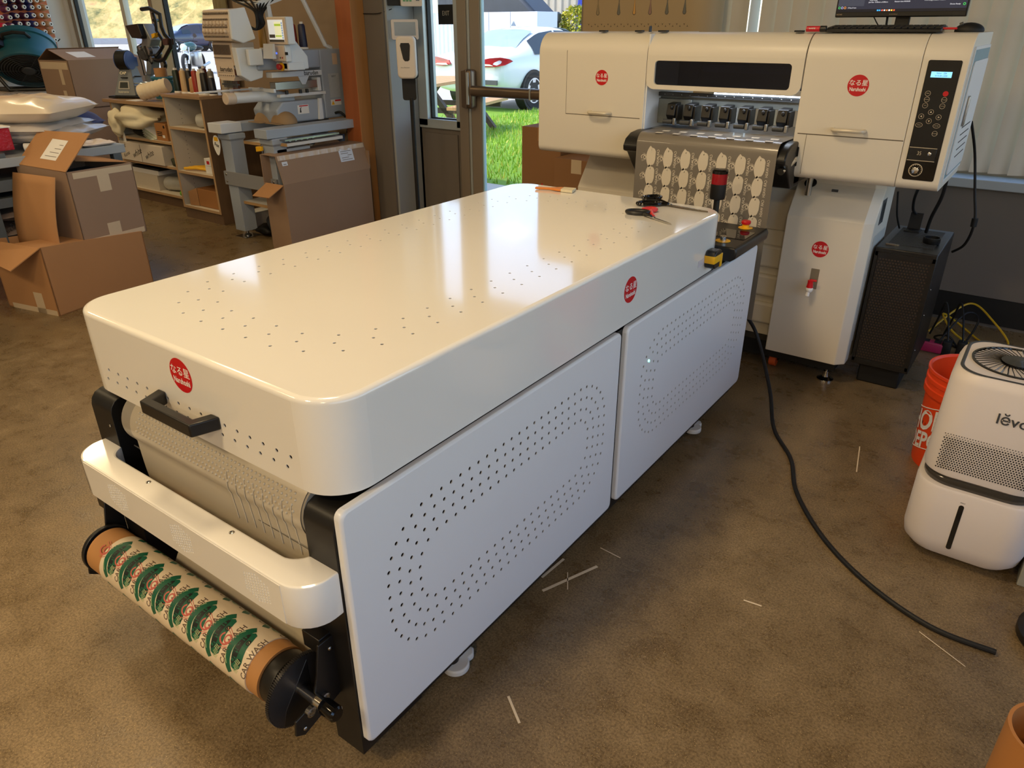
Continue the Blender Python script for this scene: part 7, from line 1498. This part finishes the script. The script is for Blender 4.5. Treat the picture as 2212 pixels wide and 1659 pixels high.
# ================================================================ outdoors
def ground_mat(name, c0, c1, sc=.6, rough=.9):
    m = pm(name, c0, rough, var=.1, vs=sc); return m
mb = MB(); mb.box(-160, 60, YB + .2, 160, -.12, -.02); struct(mb.obj('ground', pm('parking_asphalt', (176, 172, 164), .9, var=.08, vs=.7), smooth=0))
mb = MB(); mb.box(-40, 30, YB + .2, 5.95, -.02, -.003); struct(mb.obj('path', pm('pale_paving', (196, 190, 178), .9, var=.05), smooth=0))
gb = MB(); rg = random.Random(11)
gb.box(-13.5, 3, 5.95, 12.1, -.02, -.004)
gb.mi = 1
for i in range(15000):
    x = -8.2 + 6.2 * rg.random(); y = 5.95 + 6.1 * rg.random(); 
    if not (-.80 * y - .3 < x < -.58 * y + .3): continue
    h = .035 + .05 * rg.random(); a = rg.random() * 6.28; dx, dy = math.cos(a) * .008, math.sin(a) * .008
    gb.mi = 1 if rg.random() < .8 else 2
    gb.face([(x - dx, y - dy, -.004), (x + dx, y + dy, -.004), (x + dx * .2 + rg.uniform(-.03, .03), y + rg.uniform(-.03, .03), h)])
tag(gb.obj('lawn', [pm('lawn_green', (112, 150, 40), .9, var=.35, vs=5), pm('grass_blade', (146, 186, 46), .6, var=.25, vs=2), pm('yellow_grass', (206, 200, 96), .6, var=.2)], smooth=0, nofix=True), 'bright green sunlit lawn outside the glass door', 'grass', kind='stuff')
def car(name, label, W, H, L, Mx, paint, deck=.98, suv=False, group=None):
    t = thing(name, label, 'car', Mx.translation, 0); ROOT[t.name] = Matrix.Translation(Mx.translation)
    hw = W / 2; k = H / 1.44
    # stations: y, lower z, belt z, belt half width, top z, top half width
    if suv: st = [(0, .5, .95, .78, 1.0, .6), (.05, .35, 1.05, .92, 1.2, .7), (.35, .3, 1.06, .97, 1.60, .72), (1.2, .28, 1.05, 1, 1.68, .74), (2.2, .28, 1.03, 1, 1.66, .74), (2.75, .28, 1.02, 1, 1.5, .76), (3.35, .28, 1.0, .99, 1.06, .86), (3.9, .3, .96, .97, .99, .8), (4.35, .34, .86, .9, .9, .7), (4.52, .42, .7, .72, .74, .5)]
    else: st = [(0, .45, .74, .80, .80, .62), (.06, .32, .88, .90, .965, .70), (.22, .28, .92, .94, 1.0, .74), (.62, .26, .93, .97, 1.03, .78), (1.0, .24, .93, .985, 1.22, .69), (1.45, .22, .93, 1, 1.38, .63), (2.0, .22, .92, 1, 1.435, .62), (2.55, .22, .91, 1, 1.42, .62), (3.0, .22, .90, 1, 1.25, .68), (3.45, .24, .88, .99, .99, .80), (4.0, .26, .80, .96, .88, .74), (4.4, .3, .68, .88, .76, .6), (4.58, .4, .58, .70, .62, .45)]
    def ring(s):
        y, zl, zb, wb, zt, wt = s; b = wb * hw; q = wt * hw
        h_ = [(b * .80, zl), (b * .97, zl + .10), (b, (zl + zb) / 2 + .06), (b * .975, zb), ((b * .95 + q) / 2 * 1.0 + .02, (zb + zt) / 2), (q, zt - .03), (q * .6, zt)]
        return [(x, y, z) for x, z in h_] + [(-x, y, z) for x, z in h_[::-1]]
    rgs = [[Mx @ Vector(p) for p in ring(s)] for s in st]
    mb = MB(); loft(mb, rgs); bd = mb.obj('car_body', paint, t, smooth=70, sub=1)
    GL = pm('car_glass', (58, 66, 72), .06, var=.1)
    def lerp_s(a, b, f): return tuple(p + (q - p) * f for p, q in zip(a, b))
    def at(y):
        for a, b in zip(st, st[1:]):
            if a[0] <= y <= b[0]: return lerp_s(a, b, (y - a[0]) / (b[0] - a[0]))
    def wpatch(y0, y1, side, nm='side_window'):
        mb = MB()
        def fn(u, v):
            y = y0 + (y1 - y0) * u; r = ring(at(y)); p3, p4, p5 = [Vector(q) for q in r[3:6]]
            vv = .06 + v * .82; p = p3.lerp(p4, vv * 2) if vv < .5 else p4.lerp(p5, vv * 2 - 1)
            return Mx @ Vector(((p.x + .006) * side, p.y, p.z + .004))
        mb.grid(fn, 6, 4); return mb.obj(nm, GL, bd)
    cab = (1.05, 2.0, 2.95) if not suv else (.45, 1.6, 2.9)
    for sd in (1, -1): wpatch(cab[0], cab[1] - .03, sd); wpatch(cab[1] + .03, cab[2], sd)
    def top_patch(y0, y1, nm):
        mb = MB()
        def fn(u, v):
            y = y0 + (y1 - y0) * u; r = ring(at(y)); p = Vector(r[6]); q = Vector(r[5]); 
            x = (v * 2 - 1); xx = x * q.x * .94; zz = p.z + (q.z - p.z) * max(0, abs(x) - .6) / .4
            return Mx @ Vector((xx, y, zz + .012))
        mb.grid(fn, 6, 8); return mb.obj(nm, pm('screen_glass', (150, 168, 170), .08, var=.15, vs=3), bd)
    if suv: top_patch(2.3, 3.25, 'windscreen'); 
    else: top_patch(.68, 1.40, 'rear_window'); top_patch(2.62, 3.4, 'windscreen')
    TYR = pm('tyre', (26, 26, 27), .8, var=.1)
    wr = .33 if not suv else .36
    for wy in ((.97, 3.62) if not suv else (.85, 3.55)):
        for sd in (1, -1):
            x = sd * hw * .99; o = Mx @ Vector((x, wy, wr)); ax = Mx.to_3x3() @ Vector((sd, 0, 0))
            mb = MB(); mb.lathe([(wr * 1.12, -.2), (wr * 1.12, .004)], o, ax, 32); mb.obj('wheel_arch', BLACKM, bd)
            mb = MB(); mb.lathe([(wr * .6, -.19), (wr * .96, -.18), (wr, -.14), (wr, -.02), (wr * .95, .01), (wr * .66, .012), (wr * .64, -.03), (0, -.03)], o, ax, 36, cap1=False); tw = mb.obj('wheel', TYR, t)
            mb = MB(); e = Mx.to_3x3() @ Vector((0, 1, 0)); uu = Vector((0, 0, 1))
            for q in range(5):
                a = q * 2 * math.pi / 5 + .3; d_ = e * math.cos(a) + uu * math.sin(a); n_ = e * -math.sin(a) + uu * math.cos(a)
                mb.prism([o + ax * -.012 + d_ * .04 + n_ * .03, o + ax * -.005 + d_ * wr * .66 + n_ * .055, o + ax * -.005 + d_ * wr * .66 - n_ * .055, o + ax * -.012 + d_ * .04 - n_ * .03], ax * .012)
            mb.lathe([(wr * .68, -.02), (wr * .68, .013), (wr * .62, .013), (wr * .62, -.02)], o, ax, 32, cap=False); mb.obj('alloy_rim', pm('alloy', (206, 208, 212), .3, .6, var=.03), tw)
    return t, bd, ring, at, hw
WPT = pm('car_white', (226, 230, 234), .22, coat=.6, var=.01)
Mc = Matrix.Translation((-9.25, 11.28, 0))
t, bd, ring, at, hw = car('car', 'white sedan with red tail lights parked beyond the lawn', 1.8, 1.44, 4.6, Mc, WPT)
TL = pm('tail_light', (168, 18, 30), .2, var=.12, coat=.4)
for sd in (1, -1):
    mb = MB(); pts = [(.30, -.012, .80), (.34, -.012, .87), (.60, -.01, .915), (.80, .05, .93), (.895, .20, .90), (.90, .30, .86), (.86, .10, .80), (.72, -.012, .775), (.50, -.014, .765)]
    mb.prism([Mc @ Vector((x * sd, y, z)) for x, y, z in pts], (0, -.03, 0)); lt = mb.obj('tail_light', TL, bd, bev=.008)
    mb = MB(); mb.prism([Mc @ Vector((x * sd, y - .034, z)) for x, y, z in [(.36, -.012, .785), (.40, -.012, .82), (.62, -.012, .815), (.70, -.01, .79)]], (0, -.006, 0)); mb.obj('reverse_lens', pm('lens_white', (232, 226, 206), .2), lt)
mb = MB(); mb.prism([Mc @ Vector((x, -.012, z)) for x, z in rrect(-.2, .16, .66, .80, .012, 3)], (0, -.02, 0)); np_ = mb.obj('number_plate', pm('plate_white', (222, 222, 214), .5), bd, smooth=0)
mb = MB(); text_into(mb, '7XEW', Mc @ frame((-.03, -.0335, .715), (1, 0, 0), (0, 0, 1)), .10, sx=.9); mb.mi = 1; text_into(mb, 'CA', Mc @ frame((-.09, -.0335, .775), (1, 0, 0), (0, 0, 1)), .04); mb.obj('plate_lettering', [pm('plate_blue', (50, 66, 110), .5), RED], np_, smooth=0, nofix=True)
mb = MB(); mb.box(-10.0, -8.5, 11.262, 11.29, .47, .55); mb.obj('bumper_slot', GREYD, bd, smooth=0)
mb = MB(); mb.prism([(-9.27, 12.9, 1.43), (-9.27, 12.72, 1.43), (-9.27, 12.82, 1.52)], (.03, 0, 0)); mb.obj('fin_aerial', pm('fin_grey', (150, 156, 164), .4), bd)
mb = MB(); mb.tube([Mc @ Vector((.075 * math.cos(k * .5236), .012, .905 + .045 * math.sin(k * .5236))) for k in range(12)], .009, 6, closed=True); mb.tube([Mc @ Vector(p) for p in ((-.03, .012, .875), (-.01, .012, .91), (.01, .012, .9), (.03, .012, .935))], .009, 6); mb.obj('emblem', CHROME, bd)
for yy in (1.75, 2.8):
    mb = MB(); mb.tube([Mc @ Vector((.905, yy - .09, .80)), Mc @ Vector((.925, yy - .05, .805)), Mc @ Vector((.925, yy + .05, .81)), Mc @ Vector((.905, yy + .09, .81))], .014, 8); mb.obj('door_handle', CHROME, bd)
BPT = pm('car_blue', (36, 48, 74), .18, coat=.7, var=.04)
fw_ = Vector((-.14, -.99, 0)).normalized(); rt_ = fw_.cross(Vector((0, 0, 1)))
Mb = Matrix(((rt_.x, fw_.x, 0, -48.2), (rt_.y, fw_.y, 0, 32.6), (0, 0, 1, 0), (0, 0, 0, 1)))
t, bd, ring, at, hw = car('car', 'dark blue car parked by the dry hillside beyond the left window', 1.86, 1.68, 4.5, Mb, BPT, suv=True)
mb = MB(); mb.box(-.5, .5, 4.47, 4.52, .62, .82); mb.obj('front_grille', BLACK, bd, smooth=0); bd.children[-1].data.transform(Matrix.Translation(-Mb.translation) @ Mb) if False else None
g = [c for c in bd.children if c.name.startswith('front_grille')][0]; g.data.transform(Mb.to_3x3().to_4x4() @ Matrix.Translation(Mb.translation))
for x0, x1, nm, mt in ((-.86, -.52, 'head_light', pm('lens_white', (232, 226, 206), .2)), (.52, .86, 'head_light', pm('lens_white', (232, 226, 206), .2)), (-.28, .28, 'number_plate', pm('plate_white', (222, 222, 214), .5))):
    mb = MB(); z0, z1 = (.74, .88) if nm == 'head_light' else (.46, .60)
    mb.prism([Mb @ Vector(p) for p in ((x0, 4.36 if nm == 'head_light' else 4.52, z0), (x1, 4.36 if nm == 'head_light' else 4.52, z0), (x1, 4.3 if nm == 'head_light' else 4.52, z1), (x0, 4.3 if nm == 'head_light' else 4.52, z1))], Mb.to_3x3() @ Vector((0, .08, 0))); mb.obj(nm, mt, bd)
# motorcycle outside the left window
bo = Vector((-24.6, 15.2, 0)); f2 = Vector((.60, -.80, 0)); s2 = Vector((.80, .60, 0)); Z = Vector((0, 0, 1))
t = thing('motorcycle', 'parked motorcycle with round headlight seen through the left window', 'motorcycle', bo)
def B(x, y, z): return bo + f2 * x + s2 * y + Z * z
for x in (.0, -1.35):
    mb = MB(); mb.lathe([(.24, -.05), (.30, -.05), (.32, 0), (.30, .05), (.24, .05)], B(x, 0, .32), s2, 28, cap=False); w_ = mb.obj('tyre', pm('tyre', (26, 26, 27), .8), t)
    mb = MB(); mb.lathe([(.03, -.04), (.03, .04)], B(x, 0, .32), s2, 12); [mb.tube([B(x, 0, .32), B(x, 0, .32) + f2 * .26 * math.cos(k * .52) + Z * .26 * math.sin(k * .52)], .006, 4) for k in range(12)]; mb.obj('wheel_hub', CHROME, w_)
mb = MB()
for sd in (-.1, .1): mb.tube([B(.02, sd, .32), B(-.18, sd, .82)], .028, 8)
mb.obj('fork', CHROME, t)
mb = MB(); mb.lathe([(.02, -.12), (.09, -.08), (.115, 0), (.11, .02)], B(-.02, 0, .83), f2, 24); hl_ = mb.obj('headlight', CHROME, t)
mb = MB(); mb.lathe([(.102, .0), (.06, .02), (0, .026)], B(0, 0, .83), f2, 24, cap0=True, cap1=False); mb.obj('headlight_lens', pm('lens_pale', (216, 230, 214), .1), hl_)
mb = MB(); mb.tube([B(-.34, -.38, 1.0), B(-.22, -.2, 1.02), B(-.2, 0, .98), B(-.22, .2, 1.02), B(-.34, .38, 1.0)], .017, 8); mb.obj('handlebar', BLACK, t)
for sd in (-1, 1):
    mb = MB(); mb.tube([B(-.22, sd * .26, 1.02), B(-.2, sd * .36, 1.16)], .008, 6); mb.lathe([(.065, 0), (.065, .02)], B(-.2, sd * .38, 1.18), f2, 16); mb.obj('mirror', BLACK, t)
mb = MB(); mb.ball(B(-.55, 0, .84), .2, sx=.75, sy=1.3, sz=.75); mb.obj('fuel_tank', pm('tank_teal', (60, 96, 92), .2, coat=.5), t)
mb = MB(); mb.ball(B(-1.0, 0, .78), .25, sx=.7, sy=1.3, sz=.35); mb.obj('seat', BLACK, t)
mb = MB(); mb.box(-.2, .2, -.28, .28, -.24, .24, M=Matrix.Translation(B(-.65, 0, .45)) @ Matrix.Rotation(math.atan2(f2.y, f2.x), 4, 'Z'), bev=.05); mb.tube([B(-.5, .2, .3), B(-.9, .24, .22), B(-1.5, .24, .3)], .045, 8); mb.obj('engine', STEEL, t)
# picnic table on the lawn
PW2 = pm('weathered_wood', (198, 152, 104), .7, var=.15, vs=5, stretch=(1, 6, 1)); LEG = pm('table_leg_brown', (84, 68, 56), .7, var=.1)
t = thing('picnic_table', 'wooden picnic table with brown legs on the lawn outside', 'table', (-8.1, 9.0, 0))
tx = Vector((-.28, .96, 0)).normalized(); ty = Vector((-.96, -.28, 0)).normalized(); po = Vector((-7.05, 7.95, 0))
def T(a, b, z): return po + tx * a + ty * b + Z * z
def board(mb, a0, a1, b0, b1, z0, z1): mb.prism([T(a0, b0, z0), T(a1, b0, z0), T(a1, b1, z0), T(a0, b1, z0)], (0, 0, z1 - z0))
mb = MB()
for k in range(5): board(mb, 0, 1.75, .15 * k, .15 * k + .14, .69, .73)
mb.obj('table_top', PW2, t, smooth=0)
for b0, nm in ((-.42, 'bench'), (.92, 'bench')):
    mb = MB(); board(mb, 0, 1.75, b0, b0 + .26, .40, .44); mb.obj(nm, PW2, t, smooth=0)
for a0 in (.28, 1.40):
    for sd in (0, 1):
        mb = MB(); b_ = .22 if sd == 0 else .52; e_ = -.35 if sd == 0 else 1.1
        mb.prism([T(a0, b_, .69), T(a0 + .09, b_, .69), T(a0 + .09, e_, 0), T(a0, e_, 0)], ty * .09); mb.obj('leg', LEG, t, smooth=0)
    mb = MB(); board(mb, a0, a0 + .06, -.42, 1.18, .33, .40); mb.obj('cross_brace', LEG, t, smooth=0)
# bare shrub
t = thing('bare_shrub', 'bare brown twiggy shrub on the lawn seen through the sidelight', 'shrub', (-6.3, 7.05, 0)); rs = random.Random(5); mb = MB()
for k in range(34):
    a = rs.random() * 6.28; b0 = Vector((-6.3 + .25 * math.cos(a), 7.05 + .25 * math.sin(a), 0)); tip = b0 + Vector((math.cos(a) * rs.uniform(.05, .35), math.sin(a) * rs.uniform(.05, .35), rs.uniform(.35, .62))); mid = b0.lerp(tip, .5) + Vector((rs.uniform(-.05, .05), rs.uniform(-.05, .05), .03))
    mb.tube([b0, mid, tip], [.006, .004, .002], 4)
    mb.tube([mid, mid + Vector((rs.uniform(-.15, .15), rs.uniform(-.15, .15), rs.uniform(.1, .25)))], [.003, .0015], 4)
mb.obj('twigs', pm('twig_brown', (116, 82, 58), .8), t)
# yard beyond the parked car
def corr(name, p0, p1, z0, z1, pitch, amp, mat, label, cat):
    p0, p1 = Vector(p0), Vector(p1); L = (p1 - p0).length; d = (p1 - p0) / L; n = Vector((d.y, -d.x, 0)); k = int(L / pitch); pts = []
    for i in range(k):
        for f, o in ((0, 0), (.3, 0), (.5, amp), (.8, amp)): pts.append(p0 + d * (i + f) * pitch + n * o)
    mb = MB(); loft(mb, [[q + Vector((0, 0, z)) for q in pts + [p.copy() - n * .06 for p in (pts[-1], pts[0])]] for z in (z0, z1)])
    return solo(mb, name, mat, label, cat, smooth=0)
corr('corrugated_screen', (-16.6, 18, 0), (-14.9, 18, 0), 0, 1.78, .16, .05, pm('white_metal', (214, 218, 224), .5, var=.03), 'white corrugated metal panel seen under the exit sign', 'panel')
corr('corrugated_fence', (-18.5, 25, 0), (-9, 25, 0), 0, 3.4, .3, .06, pm('galvanised', (176, 168, 150), .55, var=.16, vs=2), 'tall weathered corrugated metal fence behind the yard', 'fence')
t = thing('cargo_box', 'long pale blue-white metal cargo box behind the white car', 'box', (-13.2, 18.5, 0)); mb = MB(); mb.box(-14.4, -12.2, 18, 19, 0, 1.78); mb.mi = 1; mb.box(-13.85, -13.83, 17.99, 18, .1, 1.78); mb.box(-13.1, -13.085, 17.99, 18, .1, 1.78); mb.obj('metal_box', [pm('pale_metal', (206, 214, 226), .5, var=.03), pm('joint_grey', (150, 156, 168), .6)], t, smooth=0, bev=.02)
t = thing('excavator_cover', 'dark sloping tarpaulin-covered machine above the cargo box', 'machine cover', (-15.5, 20.5, 0)); mb = MB(); mb.prism([(-17.5, 20, 0), (-13.6, 20, 0), (-13.6, 20, 1.75), (-14.4, 20, 2.4), (-15.2, 20, 2.9), (-17.5, 20, 2.9)], (0, 1.2, 0)); mb.obj('tarpaulin', pm('dark_tarp', (44, 50, 58), .4, var=.4, vs=4), t, bev=.1)
t = thing('person', 'person in blue work clothes standing far off in the yard', 'person', (-14.1, 23.5, 0)) if False else None
mb = MB(); mb.prism([(-14.15, 23, 0), (-13.4, 23, 0), (-13.35, 23, 3.0), (-13.95, 23, 3.1)], (0, .5, 0)); solo(mb, 'blue_tarp', pm('blue_tarp', (40, 60, 160), .5, var=.2, vs=3), 'bright blue tarp hanging on the corrugated fence', 'tarp', bev=.05)
mb = MB(); mb.lathe([(.22, 0), (.25, .1), (.25, 1.5), (.30, 1.56), (.30, 1.75), (.24, 1.8)], (-13.2, 20.2, 0), n=20); solo(mb, 'dark_barrel', pm('barrel_green', (38, 46, 44), .4, var=.3, vs=3), 'dark upright barrel beside the cargo box end', 'barrel')
def bush(name, label, c, r, sz, mats, n, seed, leaf=.05, group=None, base=None):
    rs = random.Random(seed); t = thing(name, label, 'bush' if 'bush' in name else 'tree', (c[0], c[1], 0), group=group); mb = MB()
    for i in range(n):
        while True:
            v = Vector((rs.uniform(-1, 1), rs.uniform(-1, 1), rs.uniform(-1, 1)))
            if .55 < v.length < 1: break
        p = Vector(c) + Vector((v.x * r, v.y * r, v.z * sz)); mb.mi = rs.randrange(len(mats)); a = Vector((rs.uniform(-1, 1), rs.uniform(-1, 1), rs.uniform(-1, 1))).normalized(); b = a.cross(Vector((rs.random(), rs.random(), 1))).normalized(); l = leaf * rs.uniform(.6, 1.4)
        mb.face([p - a * l, p + b * l * .5, p + a * l, p - b * l * .5])
    mb.obj('foliage', mats, t, smooth=0, nofix=True)
    mb = MB(); mb.tube([(c[0], c[1], 0), (c[0], c[1], c[2] - sz * .3)], max(.05, r * .08), 8); mb.obj('trunk', pm('trunk_brown', (92, 74, 58), .8), t)
YG = [pm('yellow_leaf', (214, 200, 60), .6, var=.15), pm('lime_leaf', (176, 180, 50), .6, var=.15), pm('olive_leaf', (110, 124, 44), .7, var=.2)]
GR = [pm('green_leaf', (96, 124, 56), .7, var=.2), pm('pale_leaf', (150, 166, 100), .7, var=.2), pm('olive_leaf', (110, 124, 44), .7, var=.2)]
bush('clipped_bush', 'yellow-green clipped bush behind the white car roof', (-12.75, 21, 1.45), .62, .55, YG, 1500, 3, .07)
t = thing('red_barrier', 'white and red slanted barrier board beside the yellow-green bush', 'barrier', (-12.0, 20.6, 0)); mb = MB(); mb.prism([(-12.35, 20.6, .9), (-12.22, 20.6, .9), (-11.82, 20.6, 2.0), (-11.95, 20.6, 2.0)], (0, .03, 0)); mb.obj('board', WPANEL, t, smooth=0); mb = MB(); mb.prism([(-12.21, 20.595, 1.3), (-12.12, 20.595, 1.3), (-11.98, 20.595, 1.68), (-12.07, 20.595, 1.68)], (0, .004, 0)); mb.obj('red_stripe', RED, t, smooth=0); mb = MB(); mb.cyl((-12.25, 20.62, 0), (-12.25, 20.62, 1.1), .04); mb.obj('post', GREYD, t)
t = thing('parked_van', 'dark green vehicle with a red stripe far left of the sidelight view', 'van', (-19.5, 20, 0)); mb = MB(); mb.box(-20.5, -16.9, 20, 22, .3, 1.5, bev=.1); mb.obj('van_body', pm('van_green', (70, 96, 84), .4, var=.1), t); mb = MB(); mb.prism([(-18.2, 19.98, 1.3), (-17.4, 19.98, 1.62), (-17.4, 19.98, 1.7), (-18.2, 19.98, 1.38)], (0, .02, 0)); mb.obj('red_stripe', RED, t, smooth=0)
mb = MB(); mb.prism([(-22, 30, 0), (-12, 30, 0), (-12, 30, 6), (-22, 30, 6)], (0, 1, 0)); solo(mb, 'warehouse', pm('pale_wall', (206, 204, 196), .8, var=.04), 'pale building wall in the far background of the sidelight', 'building', smooth=0)
# kerb and dry hillside beyond the parking lot
kd = Vector((.81, .59, 0)); kn = Vector((-.59, .81, 0)); k0 = Vector((-77.5, 39.6, 0))
mb = MB(); mb.prism([k0 - kd * 60, k0 + kd * 26, k0 + kd * 26 + kn * .5, k0 - kd * 60 + kn * .5], (0, 0, .5)); struct(mb.obj('kerb', pm('kerb_grey', (150, 152, 158), .8, var=.05), smooth=0))
mb = MB(); hn = random.Random(4)
def hill(u, v):
    p = k0 - kd * 60 + kd * 86 * u + kn * (.5 + 60 * v); z = 38 * v ** .95 + (hn.uniform(-.35, .35) if v > .02 else 0); return p + Vector((0, 0, z + .3))
mb.grid(hill, 90, 50)
hm = bpy.data.materials.new('dry_hillside'); hm.use_nodes = True; n = hm.node_tree; b = n.nodes['Principled BSDF']; b.inputs['Roughness'].default_value = .95
tc = n.nodes.new('ShaderNodeTexCoord'); nz = n.nodes.new('ShaderNodeTexNoise'); nz.inputs['Scale'].default_value = .55; nz.inputs['Detail'].default_value = 8; nz.inputs['Roughness'].default_value = .75; n.links.new(tc.outputs['Object'], nz.inputs['Vector'])
cr_ = n.nodes.new('ShaderNodeValToRGB'); n.links.new(nz.outputs['Fac'], cr_.inputs[0]); els = cr_.color_ramp.elements
for i, (p, c) in enumerate(((.34, (92, 100, 62)), (.46, (168, 152, 92)), (.56, (206, 178, 116)), (.68, (196, 150, 104)))):
    e = els[i] if i < 2 else els.new(p); e.position = p; e.color = (*srgb(c), 1)
n.links.new(cr_.outputs[0], b.inputs['Base Color'])
struct(mb.obj('hillside', hm, smooth=0))
bush('tree', 'green leafy tree on the hillside behind the blue car', (-66, 52, 10), 5.5, 6.5, GR, 2600, 8, .5)
bush('tree', 'low olive scrub at the foot of the hillside left of the blue car', (-80, 52, 3.5), 2.6, 2.2, GR, 700, 9, .4)
